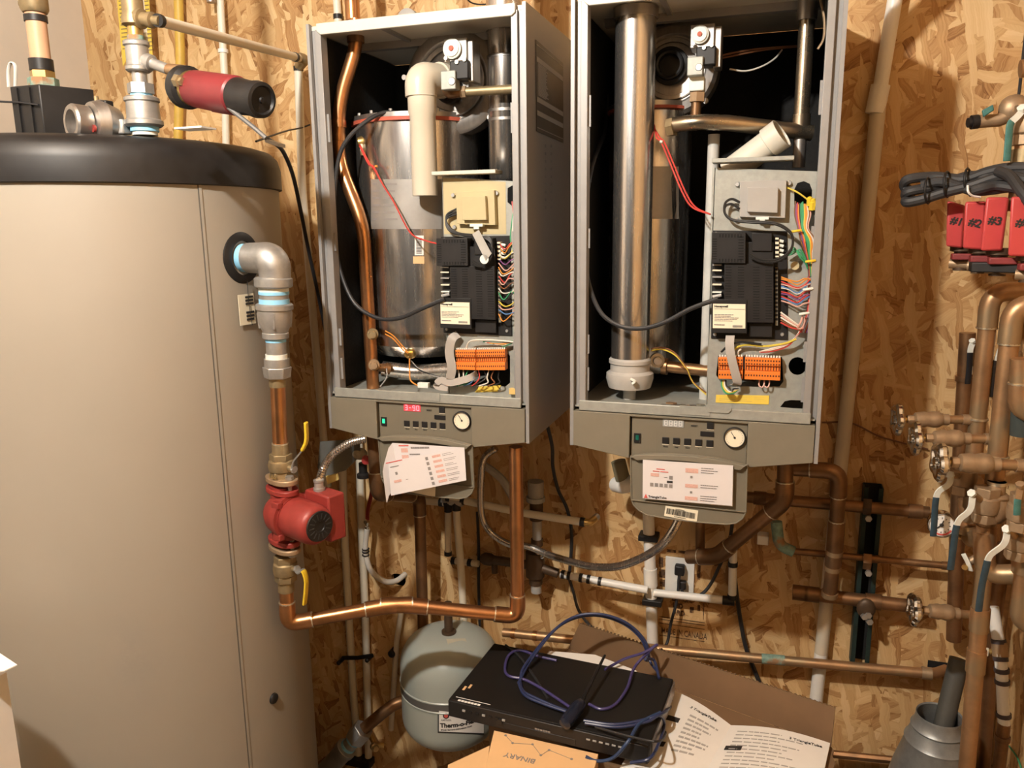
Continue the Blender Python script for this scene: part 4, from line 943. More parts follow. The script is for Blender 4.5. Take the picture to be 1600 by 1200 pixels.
# control chassis
YP = -.398
pts = [(691, 276), (816, 284), (820, 630), (703, 622)]
def puv(px, py, Y): q = P(px, py, Y); return (q.x, q.z)
outer = [puv(x, y, YP) for x, y in pts]
hole1 = [puv(x, y, YP) for x, y in ((710, 547), (790, 550), (797, 556), (797, 598), (790, 604), (716, 600), (710, 594))]
hole2 = [puv(x, y, YP) for x, y in ((793, 294), (800, 290), (812, 291), (813, 318), (800, 322), (793, 316))]
def chassis(root, outer, holes, m, Y): return plate('control_chassis', outer, holes, ((0, Y, 0), (1, 0, 0), (0, 0, 1), (0, 1, 0)), .0015, m, root)
ch1 = chassis(B1, outer, [hole1, hole2], SHEET, YP)
pquad(ch1, 'chassis_upper_sheet', [(692, 278), (790, 284), (791, 366), (694, 366)], YP-.0008, .0006, BEIG)
a_, b_ = P(674, 271, -.425), P(774, 272, -.425)
MB().box((a_.x, -.425, a_.z-.004), (b_.x, YP+.02, a_.z+.004)).build('chassis_shelf', CREAM, ch1, .001)
a_, b_ = P(692, 280, YP), P(703, 622, YP); MB().box((a_.x-.002, YP, b_.z), (a_.x, YP+.16, a_.z)).build('chassis_side', SHEET, ch1)
control_module(B1, [(689, 370), (797, 368), (800, 525), (693, 520)], YP-.003)
transformer(B1, [(712, 300), (772, 297), (774, 352), (714, 350)], [(721, 307), (758, 306), (760, 344), (722, 344)], YP, BEIG, BEIG)
terminal_rail(B1, [(714, 546), (745, 546), (746, 577), (715, 576)], YP-.012, 10)
terminal_rail(B1, [(746.5, 546), (791, 545), (792, 577), (747, 577)], YP-.012, 14)
pquad(B1, 'warning_label', [(748, 604), (783, 602), (777, 612), (742, 613)], YP-.0012, .0008, YELL)
pbox(B1, 'yellow_spacer', 795, 607, 808, 617, YP-.012, YP, mat('yellow_block', (.70, .48, .16), .5), .001)
pquad(B1, 'clear_tag', [(738, 366), (748, 359), (768, 396), (759, 408)], YP-.045, .001, mat('clear_plastic_tag', (.42, .41, .38), .3))
MB().lathe(P(757, 405, YP-.043), (0, -1, 0), [(0, .010), (.002, .010)], 18).build('round_seal', PTFE, B1)
# ribbon cable
def ribbon(root, pts, w_, side, m=None): return MB().strip(cat(pts, 6), w_, .0016, side).build('ribbon_cable', m or mat('ribbon_grey', (.33, .30, .27), .5, var=.06, scale=120, stretch=(30, 1, 1)), root)
ribbon(B1, PP([(716, 522, -.41), (706, 530, -.42), (702, 550, -.425), (706, 575, -.428), (703, 592, -.43)]), .020, V((1, .3, 0)))
ribbon(B1, PP([(700, 606, -.43), (686, 604, -.43), (682, 600, -.43), (690, 594, -.428), (705, 598, -.43), (735, 590, -.425), (745, 582, -.41)]), .016, V((.2, .3, 1)))
def loom(root, items, Y, r=.0014):
    for col, lst in items: wire(root, [P(x, y, Y-(z if len(q_) > 2 else 0)) for q_ in lst for (x, y, z) in [(*q_, 0)[:3]]], r, WC[col])
for k, col in enumerate(('black', 'black', 'black')):
    wire(B1, [P(714, 326+k*4, -.41), P(698, 336+k*3, -.412), P(700, 352+k*3, -.414), P(716, 364+k, -.42), P(745, 368+k, -.432), P(766, 378-k*3, -.438), P(768, 400-k*3, -.438), P(755, 415, -.438), P(738, 408+k*3, -.436)], .0022, WC[col])
rw = random.Random(11)
for k in range(18):
    col = ('red', 'orange', 'white', 'yellow', 'purple', 'pink', 'orange', 'white', 'red', 'pink', 'brown', 'white', 'green', 'black', 'yellow', 'pink', 'blue', 'orange')[k]
    y0 = 378+k*6.6; xs = 779; x2 = 806+rw.random()*10
    wire(B1, [P(xs, y0, -.412), P(786+rw.random()*4, y0+6+rw.random()*6, -.42), P(796+rw.random()*6, y0+rw.uniform(-3, 6), -.424), P(x2, y0+rw.uniform(-12, 10), -.42), P(812+rw.random()*3, y0+14, -.418)], .0014, WC[col])
for k in range(10):
    col = ('green', 'white', 'red', 'orange', 'yellow', 'brown', 'white', 'pink', 'black', 'green')[k]; x = 800+k*1.6
    wire(B1, [P(800+rw.random()*10, 312+rw.random()*10, -.40), P(x, 345, -.41), P(x+rw.uniform(-3, 4), 380, -.416), P(806+rw.random()*8, 420, -.418), P(808+rw.random()*6, 480, -.418), P(806+rw.random()*6, 525, -.415), P(790, 535+k*.6, -.415), P(755+k*3, 534+k*.6, -.415)], .0015, WC[col])
for x, y in ((808, 333), (814, 330)): MB().lathe(P(x, y, -.41), (rw.uniform(-.4, .4), -.3, .8), [(0, .006), (.012, .0045), (.014, .002)], 8).build('wire_nut', YEL, B1)
for k in range(9):
    col = ('white', 'white', 'green', 'blue', 'red', 'black', 'white', 'brown', 'black')[k]; x = 716+k*8
    wire(B1, [P(x, 578, -.405), P(x+rw.uniform(-6, 4), 590, -.42), P(x+rw.uniform(-10, 2), 598, -.424), P(x-12+rw.uniform(-6, 6), 603, -.42)], .0016, WC[col])
wire(B1, [P(728, 546, -.41), P(735, 533, -.42), P(760, 531, -.42), P(790, 533, -.42), P(806, 534, -.42), P(814, 526, -.418)], .002, WC['white'])

# ------------------------------------------------------------------ inside the second boiler
fc = P(989, 300, -.345); kf = (P(999, 300, -.345)-fc).length/10; rf = 30.5*kf; zb_ = P(984, 560, -.345).z
fl = MB().lathe((fc.x, -.345, zb_), (0, 0, 1), [(0, rf), (Z2+BH-.013-zb_, rf)], 48).build('flue_pipe', STEEL, B2)
MB().lathe((fc.x, -.345, Z2+BH-.034), (0, 0, 1), [(0, rf*1.09), (.020, rf*1.09)], 40).build('flue_collar', STEELD, fl)
sc2 = lambda py: P(984, py, -.345).z-zb_
MB().lathe((fc.x, -.345, zb_), (0, 0, 1), [(sc2(612), rf*.35), (sc2(606), rf*.35), (sc2(604), rf*1.12), (sc2(590), rf*1.26), (sc2(582), rf*1.24), (sc2(578), rf*1.04), (sc2(568), rf*1.04), (sc2(566), rf*1.12), (sc2(561), rf*1.12), (sc2(558), rf*1.03)], 48).build('flue_adapter', mat('grey_flue_adapter', (.42, .40, .37), .45), fl)
MB().cyl((fc.x, -.345, Z2+.089), (fc.x, -.345, zb_+sc2(606)), rf*.34, n=20).build('condensate_tube', GREYP, fl)
wire(fl, [P(985, 592, -.40), P(992, 596, -.40), P(988, 600, -.40)], .003, PTFE, 'sealant_bead')
hx2 = P(1012, 400, -.18); kx = (P(1022, 400, -.18)-hx2).length/10; R2 = 62*kx; zt2 = P(1012, 178, -.18).z
h2 = MB().lathe((hx2.x, -.18, Z2+.13), (0, 0, 1), [(0, R2*.85), (.02, R2), (zt2-Z2-.135, R2), (zt2-Z2-.13, R2*.98)], 56).build('heat_exchanger', STEEL, B2)
MB().lathe((hx2.x, -.18, zt2), (0, 0, 1), [(0, R2*1.05), (.006, R2*1.05)], 56).build('gasket', GASK, h2)
MB().lathe((hx2.x, -.18, zt2+.0062), (0, 0, 1), [(0, R2*1.02), (.010, R2*1.02)], 56).build('lid_plate', STEELD, h2)
cols = []
hxs = hx.x; hx_save, Rh_save = hx, Rh
def curved2(name, xs, y0, y1, m, lift=.0008):
    b = MB(); vs = []; fs = []
    for x in xs:
        for y in (y0, y1):
            p = on_hx(x, y, R2, hx2.x, -.18); vs.append(p+V((p.x-hx2.x, p.y+.18, 0)).normalized()*lift)
    for i in range(len(xs)-1): fs.append((2*i, 2*i+1, 2*i+3, 2*i+2))
    return b.add(vs, fs).build(name, m, h2)
curved2('etched_label', [1018, 1030, 1045, 1060], 260, 342, mat('etched_steel_label2', (.46, .42, .37), .5, .5))
fan(B2, (1050, 108), 72, -.235, (1047, 103), 20)
gas_valve(B2, (1094, 55), 1.0, -.33)
v0 = P(1090, 122, -.31); v1 = P(1087, 180, -.31)
gp = MB().cyl(v0, v1, .0105, n=14).build('gas_tail', COPA, B2); hexa(MB(), P(1090, 145, -.31), v1-v0, .0165, .018).build('gas_nut', BRONZE, gp)
pbox(gp, 'valve_flange', 1077, 120, 1100, 141, -.325, -.295, PTFE, .002)
BRZP = mat('bronze_tinted_pipe', (.40, .33, .24), .28, .95, var=.1)
t1 = MB().tube(fil([P(1048, 196, -.345), P(1085, 191, -.36), P(1130, 191, -.35), P(1268, 208, -.30)], .04, 7), .0155, 18).build('water_pipe', BRZP, B2)
hexa(MB(), P(1044, 200, -.345), P(1085, 191, -.36)-P(1044, 200, -.345), .019, .014).build('union_nut', BRASSO, t1)
xr = P(1254, 150, -.30); MB().cyl((xr.x, -.30, P(1254, 205, -.30).z), (xr.x, -.30, Z2+BH-.013), .0150, n=20).build('riser_pipe', BRZP, t1)
MB().lathe((xr.x, -.30, Z2+BH-.055), (0, 0, 1), [(0, .019), (.040, .019)], 20).build('riser_socket', STEELD, t1)
MB().lathe((xr.x, -.30, P(1254, 195, -.30).z-.02), (0, 0, 1), [(0, .018), (.04, .018)], 18).build('tee', BRZP, t1)
MB().cyl((xr.x, -.30, P(1252, 262, -.30).z), (xr.x, -.30, P(1254, 207, -.30).z), .0125, n=16).build('lower_pipe', STEELD, t1)
i0, i1 = P(1165, 250, -.355), P(1222, 208, -.375); pv = MB().lathe(i0-(i1-i0)*.5, i1-i0, [(0, .026), ((i1-i0).length*1.12, .026), ((i1-i0).length*1.14, .030), ((i1-i0).length*1.5, .030), ((i1-i0).length*1.5, .027), ((i1-i0).length*1.3, .026)], 28, cap=False).build('intake_pipe', CREAM, B2)
MB().lathe(P(1108, 420, -.30)-V((0, 0, .30)), (0, 0, 1), [(0, .012), (.575, .012)], 16).build('drain_hose', mat('pale_hose', (.50, .50, .47), .5), B2)
for s in (0, 5): wire(B2, [P(1022, 195+s, -.33), P(1026+s, 215, -.35), P(1033+s, 222, -.355), P(1045+s, 250, -.36), P(1066+s, 300, -.38), P(1082+s, 324, -.40), P(1110, 335, -.42)], .0018, WC['red'])
wire(B2, [P(1031, 221, -.358), P(1035, 222, -.358)], .003, WC['white'], 'wire_tie')
wire(B2, [P(950, 130, -.12), P(946, 200, -.2), P(925, 260, -.36), P(915, 330, -.405), P(914, 400, -.408), P(922, 450, -.408), P(940, 490, -.415), P(970, 510, -.42), P(1005, 513, -.428), P(1040, 503, -.43), P(1080, 482, -.43), P(1122, 467, -.43)], .0047, RUB, 'ignition_lead', 10)
wire(B2, [P(1105, 92, -.30), P(1150, 82, -.25), P(1190, 76, -.22), P(1245, 72, -.20)], .0022, WC['brown']); wire(B2, [P(1112, 94, -.30), P(1152, 86, -.25), P(1195, 78, -.22), P(1245, 73, -.20)], .0018, WC['brown'])
wire(B2, [P(1140, 108, -.26), P(1165, 111, -.25), P(1190, 104, -.24), P(1210, 92, -.22), P(1222, 78, -.20)], .0018, WC['white'])
wire(B2, [P(1282, 0, -.35), P(1288, 30, -.35), P(1287, 60, -.35), P(1278, 77, -.35)], .0025, BRONZE, 'capillary_tube')
wire(B2, [P(1301, -10, -.425), P(1301, 20, -.425), P(1298, 50, -.42)], .0014, WC['red'])
for s in (0, 3): wire(B2, [P(1018, 545+s, -.33), P(1035, 543+s, -.36), P(1055, 552+s, -.38), P(1072, 575, -.39), P(1082, 596, -.39), P(1104, 614+s, -.40)], .0017, WC['yellow' if s else 'brown'])
MB().lathe(P(1035, 572, -.30), P(1110, 580, -.31)-P(1035, 572, -.30), [(0, .019), (.012, .019), (.012, .013), (.20, .013)], 16).build('copper_branch', COPA, B2)
MB().lathe(P(1026, 562, -.31), V((.3, -1, 0)), [(0, .016), (.012, .016), (.012, .010), (.02, .009)], 14).build('sensor_boss', STEELD, B2)
rr = random.Random(4)
for k in range(7):
    c = P(1040+k*9, 622+rr.uniform(-3, 3), -.40+rr.uniform(0, .03)); c.z = Z2+.0888
    pts = [c+V((math.cos(a)*rr.uniform(.004, .014), math.sin(a)*rr.uniform(.004, .012), 0)) for a in [2*PI*i/6 for i in range(6)]]; MB().prism(pts, V((0, 0, .003))).build('foam_crumb', (TAUPD, CARD, STEELD)[k % 3], B2)
# control chassis
YP = -.405
outer = [puv(x, y, YP) for x, y in ((1113, 262), (1284, 268), (1281, 540), (1278, 648), (1105, 640))]
holes = [[puv(x, y, YP) for x, y in ((1241, 296), (1246, 286), (1256, 283), (1265, 287), (1269, 297), (1268, 322), (1241, 320))],
         [puv(1246+14*math.cos(a), 572+14*math.sin(a), YP) for a in [2*PI*i/20 for i in range(20)]],
         [puv(x, y, YP) for x, y in ((1119, 586), (1122, 556), (1222, 558), (1224, 596), (1218, 604), (1130, 604))],
         [puv(x, y, YP) for x, y in ((1219, 636), (1226, 627), (1236, 625), (1263, 626), (1264, 639), (1240, 638))]]
ch2 = chassis(B2, outer, holes, SHEET, YP)
a_, b_ = P(1112, 251, -.43), P(1241, 249, -.43)
MB().box((a_.x, -.43, a_.z-.004), (b_.x, YP+.02, a_.z+.004)).build('chassis_shelf', SHEET, ch2, .001)
a_, b_ = P(1113, 262, YP), P(1105, 640, YP); MB().box((b_.x-.003, YP, b_.z), (b_.x-.0015, YP+.12, a_.z)).build('chassis_side', SHEET, ch2)
control_module(B2, [(1113, 360), (1230, 361), (1231, 531), (1111, 529)], YP-.003)
transformer(B2, [(1156, 283), (1229, 281), (1227, 341), (1155, 339)], [(1168, 293), (1216, 293), (1215, 333), (1167, 331)], YP, GREYP, GREYP)
terminal_rail(B2, [(1123, 557), (1161, 557), (1161, 591), (1123, 590)], YP-.012, 9)
terminal_rail(B2, [(1164.5, 557), (1220, 559), (1219, 593), (1163.5, 591)], YP-.012, 13)
wl = pquad(B2, 'warning_label', [(1119, 617), (1202, 618), (1201, 632), (1118, 629)], YP-.0012, .0008, YELL)
_b = MB()
for k in range(3):
    for x0, x1 in ((1124, 1150), (1152, 1175), (1178, 1197)):
        a, b = P(x0, 620.5+k*3, YP-.0014), P(x1-rr.random()*8, 621.5+k*3, YP-.0014); _b.box((a.x, a.y, b.z), (b.x, a.y+.0003, a.z))
_b.build('label_print', INKG, wl)
pquad(B2, 'chassis_tab', [(1103, 632), (1143, 634), (1142, 642), (1137, 646), (1106, 644), (1103, 640)], F-.0045, .001, SHEET)
ribbon(B2, PP([(1141, 524, -.425), (1140, 540, -.432), (1143, 560, -.437), (1148, 580, -.438), (1152, 598, -.436), (1146, 602, -.428)]), .017, V((1, 0, .12)))
for k in range(2): wire(B2, [P(1156, 316+k*10, -.42), P(1143, 311+k*8, -.422), P(1133, 318+k*5, -.424), P(1133, 334, -.426), P(1145, 344-k, -.43), P(1175, 348-k*2, -.436), P(1210, 350-k*2, -.44), P(1233, 362-k*2, -.442), P(1239, 376, -.443), P(1234, 394-k*2, -.443), P(1215, 408-k*3, -.442), P(1190, 409-k*3, -.44), P(1172, 401-k*4, -.436)], .0024, WC['black'])
loops = [('orange', 433), ('orange', 436), ('red', 440), ('pink', 444), ('blue', 447), ('white', 450), ('red', 456), ('purple', 459), ('red', 463), ('blue', 466), ('pink', 470)]
for k, (col, y0) in enumerate(loops):
    wire(B2, [P(1221, y0, -.42), P(1232, y0+2+rw.random()*3, -.43), P(1246, y0+6+rw.random()*5, -.432), P(1258, y0+rw.uniform(0, 5), -.43), P(1266+rw.random()*6, y0+rw.uniform(-6, 8), -.425), P(1268+rw.random()*5, y0+18, -.42)], .0014, WC[col])
for k in range(9):
    col = ('red', 'pink', 'purple', 'white', 'blue', 'orange', 'red', 'black', 'purple')[k]
    wire(B2, [P(1263+k, 432, -.42), P(1264+k*1.2, 460, -.424), P(1262+k*1.3, 485, -.424), P(1258+k*1.2, 500, -.42), P(1252+k, 520, -.42)], .0015, WC[col])
for k in range(14):
    col = ('brown', 'purple', 'red', 'orange', 'black', 'green', 'green', 'green', 'yellow', 'orange', 'orange', 'white', 'brown', 'pink')[k]
    wire(B2, [P(1243+k*1.6, 314+rw.random()*6, -.408), P(1242+k*1.9, 335, -.415), P(1247+k*1.2, 356, -.425), P(1252+k*1.7, 375+rw.uniform(-4, 4), -.43), P(1258+k*1.0, 395, -.428), P(1262+k*.7, 412, -.426), P(1264+k*.5, 432, -.424)], .0015, WC[col])
for x0, y0 in ((1244, 361), (1266, 408), (1262, 452), (1256, 490)): wire(B2, [P(x0-7, y0+1, -.436), P(x0, y0, -.439), P(x0+8, y0-1, -.436)], .0025, PTFE if y0 > 420 else YEL, 'cable_tie')
for k in range(4): wire(B2, [P(1228, 400, -.42), P(1240, 396-k*3, -.43), P(1250, 390+k*4, -.435), P(1258, 402+k*3, -.432), P(1262, 420, -.428)], .0014, WC['green'])
for x, y in ((1266, 320), (1273, 322), (1269, 327)): MB().lathe(P(x, y, -.415), (rw.uniform(-.4, .4), -.3, .8), [(0, .007), (.014, .005), (.016, .002)], 8).build('wire_nut', YEL, B2)
for k in range(5):
    col = ('white', 'pink', 'white', 'brown', 'red')[k]
    wire(B2, [P(1220, 488+k*4, -.42), P(1236, 500+k*3, -.43), P(1250, 512+k, -.43), P(1244, 526, -.428), P(1230, 537+k, -.424), P(1205, 545+k, -.42), P(1186, 550, -.42)], .0017, WC[col])
wire(B2, [P(1254, 494, -.43), P(1251, 504, -.438), P(1246, 512, -.436), P(1252, 513, -.434), P(1257, 503, -.43), P(1256, 496, -.428)], .002, WC['pink'])
wire(B2, [P(1244, 530, -.43), P(1225, 537, -.425), P(1195, 541, -.42), P(1165, 539, -.42), P(1148, 545, -.42), P(1146, 555, -.416)], .0022, WC['yellow']); wire(B2, [P(1190, 538, -.424), P(1160, 535, -.424), P(1140, 539, -.424), P(1127, 550, -.418)], .0022, WC['black'])
wire(B2, [P(1153, 558, -.418), P(1154, 549, -.424), P(1158, 546, -.424)], .0018, WC['white'])
for k in range(4): wire(B2, [P(1128+k*2, 594, -.415), P(1128+k*2.4, 604, -.425), P(1134+k*3, 614-k, -.43), P(1146, 614-k*2, -.428), P(1154, 608, -.42)], .0018, WC[('green', 'yellow', 'white', 'black')[k]])
for x in (1190, 1198): wire(B2, [P(x-3, 592, -.415), P(x-4, 602, -.42), P(x+1, 605, -.422), P(x+4, 600, -.42), P(x+4, 592, -.415)], .0014, WC['pink'])
wire(B2, [P(1222, 290, -.41), P(1245, 300, -.42), P(1262, 312, -.42)], .0016, WC['yellow'])
MB().lathe(P(1242, 415, YP-.004), (0, -1, 0), [(0, .008), (.006, .008)], 18).build('capacitor', BEIG, B2)

# ------------------------------------------------------------------ cards kept in the doors
def card(name, label, q, Y, m=WHT, dy=(0, 0, 0, 0)):
    root = thing(name, label, 'card', P(*q[3], Y)); pts = [P(x, y, Y+d) for (x, y), d in zip(q, dy)]
    n = (pts[1]-pts[0]).cross(pts[3]-pts[0]).normalized(); n = n if n.y < 0 else -n
    MB().prism(pts, -n*.0012).build('sheet', m, root)
    o = pts[3]+n*.0005; u = pts[2]-pts[3]; v = pts[0]-pts[3]; return root, o, u, v, u.length, v.length
Yk = F-.020
q = [(1004.5, 718.5), (1145.5, 727.5), (1144, 790.5), (1004, 778.5)]
c2, o, u, v, W_, H_ = card('instruction_card', 'white instruction card with pink display pictures in the unlit boiler door', q, Yk)
MB().prism([P(x, y, Yk+.006) for x, y in ((1006, 720), (1146, 728), (1145, 791.5), (1008, 780))], V((0, .003, 0))).build('under_sheets', PAPER, c2)
R = lambda x0, y0, x1, y1: (x0*W_, y0*H_, x1*W_, y1*H_)
printbars(o, u, v, [R(.09, .60, .185, .68), R(.48, .76, .62, .87), R(.48, .38, .62, .47), R(.48, .06, .62, .15)], INKP, c2)
_t = v.normalized(); _u = u.normalized()
text('3. 140', o+_u*W_*.49+_t*H_*.775, u, v, H_*.10, INKR, c2, 'print', 0); text('PAR A', o+_u*W_*.49+_t*H_*.385, u, v, H_*.09, INKR, c2, 'print', 0); text('140.0', o+_u*W_*.49+_t*H_*.065, u, v, H_*.09, INKR, c2, 'print', 0)
text('3. 140', o+_u*W_*.095+_t*H_*.605, u, v, H_*.08, INKR, c2, 'print', 0)
printbars(o, u, v, [R(.085+.054*k, .335, .122+.054*k, .425) for k in range(5)]+[R(.30, .55, .34, .64), R(.535, .625, .56, .68), R(.535, .235, .56, .29)], INKG, c2)
printbars(o, u, v, [R(.275, .455, .34, .51)], INK, c2)
printbars(o, u, v, textlines(W_*.65, W_*.86, H_*.76, H_*.93, 3, 2, .3)+textlines(W_*.65, W_*.86, H_*.38, H_*.50, 2, 3, .3)+textlines(W_*.65, W_*.85, H_*.05, H_*.22, 3, 4, .3)+[R(.24, .585, .28, .60)], INKG, c2)
printbars(o, u, v, [R(.155, .785, .25, .805), R(.115, .725, .19, .745), R(.20, .72, .29, .74)], INKR, c2)
MB().prism([o+_u*W_*.015+_t*H_*.02+u.cross(v).normalized()*.0001, o+_u*W_*.06+_t*H_*.02+u.cross(v).normalized()*.0001, o+_u*W_*.038+_t*H_*.13+u.cross(v).normalized()*.0001], u.cross(v).normalized()*.0004).build('logo_triangle', INKR, c2)
text('TriangleTube', o+_u*W_*.065+_t*H_*.035, u, v, H_*.085, INK, c2, 'logo_lettering', .0001)
qb = [(1040, 790.5), (1091, 798), (1088.5, 816), (1037.5, 806)]
st_, o, u, v, W_, H_ = card('barcode_label', 'ivory barcode label stuck on the unlit boiler door', qb, YD-.0015, LABEL)
rb = random.Random(2); bars = []; x = .06
while x < .93: w2 = rb.choice((.008, .012, .02)); bars.append((x*W_, .28*H_, (x+w2)*W_, .84*H_)); x += w2+rb.choice((.008, .012, .018))
printbars(o, u, v, bars+textlines(W_*.3, W_*.7, H_*.1, H_*.2, 1, 3)+textlines(W_*.32, W_*.62, H_*.86, H_*.95, 1, 3), INK, st_, 'barcode')
# folded leaflet in the first boiler's door
lf = thing('folded_leaflet', 'fanned folded instruction leaflet sticking out of the lit boiler door', 'card', P(606, 775, F-.03))
def sheet(pts, nm): 
    n = (pts[1]-pts[0]).cross(pts[3]-pts[0]).normalized(); n = n if n.y < 0 else -n
    MB().prism(pts, -n*.0006).build(nm, WHT, lf); return pts[3]+n*.0004, pts[2]-pts[3], pts[0]-pts[3]
pb = [P(613, 692, F-.022), P(725.5, 699.5, F-.022), P(727, 745, F-.022), P(622, 745, F-.022)]
o, u, v = sheet(pb, 'back_sheet'); W_, H_ = u.length, v.length
printbars(o, u, v, textlines(W_*.25, W_*.55, H_*.80, H_*.9, 1, 3, .5)+textlines(W_*.22, W_*.42, H_*.62, H_*.7, 1, 5, .5)+textlines(W_*.22, W_*.5, H_*.42, H_*.5, 1, 5, .5), INKG, lf); printbars(o, u, v, [(W_*.07, H_*.90, W_*.22, H_*.93)], INKR, lf); printbars(o, u, v, [(W_*.10, H_*(.72-.2*k), W_*.20, H_*(.84-.2*k)) for k in range(3)], INKP, lf)
pf = [P(606.5, 721, F-.052), P(725.5, 699.7, F-.030), P(728.5, 750.5, F-.032), P(611, 774.5, F-.055)]
o, u, v = sheet(pf, 'front_sheet'); W_, H_ = u.length, v.length
rows = [.83-.145*k for k in range(6)]
printbars(o, u, v, [(W_*.565, H_*(r-.045), W_*.60, H_*(r+.045)) for r in rows]+[(W_*.135, H_*.56, W_*.165, H_*.64), (W_*.25, H_*.36, W_*.28, H_*.375)], INKG, lf)
printbars(o, u, v, [(W_*.655, H_*(r-.02), W_*.765, H_*(r+.05)) for r in rows]+[(W_*.09, H_*.34, W_*.19, H_*.41)], INKP, lf)
printbars(o, u, v, [b_ for k, r in enumerate(rows) for b_ in textlines(W_*.79, W_*.96, H_*(r-.03), H_*(r+.06), 2, k, .3)]+textlines(W_*.09, W_*.22, H_*.78, H_*.83, 1, 7), INKG, lf); printbars(o, u, v, [(W_*.05, H_*.93, W_*.27, H_*.955)], INKR, lf)
fold = MB(); rows_ = []
for (xa, ya, da), (xb, yb, db) in (((613, 692, .022), (622, 745, .024)), ((607, 700, .030), (612, 768, .04)), ((600, 725, .045), (607, 775, .05)), ((598, 737, .052), (604, 786, .056))): rows_.append((P(xa, ya, F-da), P(xb, yb, F-db)))
vs = []; fs = []
for a, b in rows_: vs += [a, b]
for i in range(3): fs.append((2*i, 2*i+2, 2*i+3, 2*i+1))
n0_ = len(vs); vs += [v_+V((.0006, .0012, 0)) for v_ in vs]; fs += [tuple(reversed([k+n0_ for k in f])) for f in fs]
fold.add(vs, fs).build('folded_leaf', WHT, lf)
q = [(664, 745), (700, 750), (699, 766), (664, 764)]
qb = [prox(X1, Z1, UZ, YD-.0015, *p) for p in ((1040, 790.5), (1091, 798), (1088.5, 816), (1037.5, 806))]
lb = thing('barcode_label', 'ivory label on the lit boiler door half covered by leaflet', 'card', qb[3]); MB().prism(qb, V((0, -.0006, 0))).build('sheet', LABEL, lb)

# ------------------------------------------------------------------ above the boilers
YT = -.20; ZTOP = Z1+BH
tf = thing('copper_stub', 'copper fitting with blue thread tape standing on the lit boiler', 'pipe fitting', V((P(551, 20, YT).x, YT, ZTOP)))
zz = ZTOP-.0028; xx = P(551, 20, YT).x
MB().lathe((xx, YT, zz), (0, 0, 1), [(0, .013), (.010, .013)], 18).build('thread_tape', TAPE, tf)
MB().lathe((xx, YT, zz+.010), (0, 0, 1), [(0, .022), (.05, .022), (.055, .018), (.12, .018), (.121, .014), (ZT-zz-.013, .014)], 20).build('copper_coupling', COP, tf)
run('pex_pipe', 'cream pipe with dark clamp rising behind the lit boiler', 'pipe', [P(530, 60, -.004-.012), UP(P(522, -30, -.016))], .0105, PEX, elbows=False, rings=[(0, .11)], mring=BLK, ringname='crimp_ring')
pu = thing('pump_volute', 'grey open pump volute with flange on the lit boiler', 'pump part', V((P(600, 20, -.22).x, -.22, ZTOP)))
c = P(597, 12, -.25); c.z = ZTOP+.020; fd = V((-.15, -1, 0)).normalized()
MB().lathe(c, fd, [(-.03, .026), (.0, .030), (.004, .027), (.004, .022), (-.02, .02)], 28, cap=False).build('mouth_ring', STEELD, pu)
MB().lathe(c-fd*.05+V((-.02, 0, 0)), fd, [(0, .02), (.02, .034), (.035, .03)], 26).build('volute_shell', STEELD, pu)
MB().obox(c+V((.05, .02, -.006)), V((.022, 0, 0)), V((0, .012, 0)), V((0, 0, .010))).build('mounting_foot', GALV, pu, bevel=.002)
mo = thing('dark_motor', 'dark grey motor barrel with blue-grey cap on the lit boiler', 'pump part', V((P(650, 10, -.2).x, -.2, ZTOP)))
c = P(642, 5, -.23); MB().lathe(V((c.x, -.19, ZTOP+.033)), V((.6, .3, 0)), [(0, .034), (.08, .032), (.10, .02)], 26).build('motor_barrel', BLK, mo)
MB().lathe(V((c.x-.010, -.215, ZTOP+.042)), V((0, -1, 0)), [(0, .026), (.02, .026), (.024, .02)], 24).build('motor_cap', GREYP, mo)
MB().lathe(V((P(789, 0, -.27).x, -.27, ZTOP)), (0, 0, 1), [(0, 26*kf*1.0), (.30, 26*kf*1.0)], 36)
fl_ = thing('flue_stack', 'bright round steel flue rising off the lit boiler top', 'flue', (P(790, 150, -.27).x, -.27, ZTOP-.0025))
MB().lathe((P(790, 150, -.27).x, -.27, ZTOP-.0025), (0, 0, 1), [(0, .047), (.006, .047), (.006, .041), (.9, .041)], 36).build('stack_pipe', STEEL, fl_)
fl_ = thing('flue_stack', 'bright round steel flue rising off the unlit boiler top', 'flue', (fc.x, -.345, Z2+BH-.0025))
MB().lathe((fc.x, -.345, Z2+BH-.0025), (0, 0, 1), [(0, rf*1.1), (.006, rf*1.1), (.006, rf), (.45, rf)], 36).build('stack_pipe', STEEL, fl_)
a_ = V((fc.x, -.345, Z2+BH+.4475)); 
vt = run('vent_duct', 'white vent pipe climbing from the unlit boiler towards the ceiling', 'duct', [V((1.055, -.30, Z2+BH-.0025)), V((1.06, -.30, Z2+BH+.030)), V((1.37, -.29, Z2+BH+.32)), V((1.37, -.29, ZT-.001))], .021, PVC, bend=.025)
cable('thin_wire', 'thin black wire looping above the lit boiler top', 'wire', [P(727, -30, -.15)+V((0, 0, .3)), P(727, -30, -.15), P(729, -4, -.15), P(742, 6, -.12), P(765, 4, -.10), P(775, -20, -.08)], .0018, RUB)

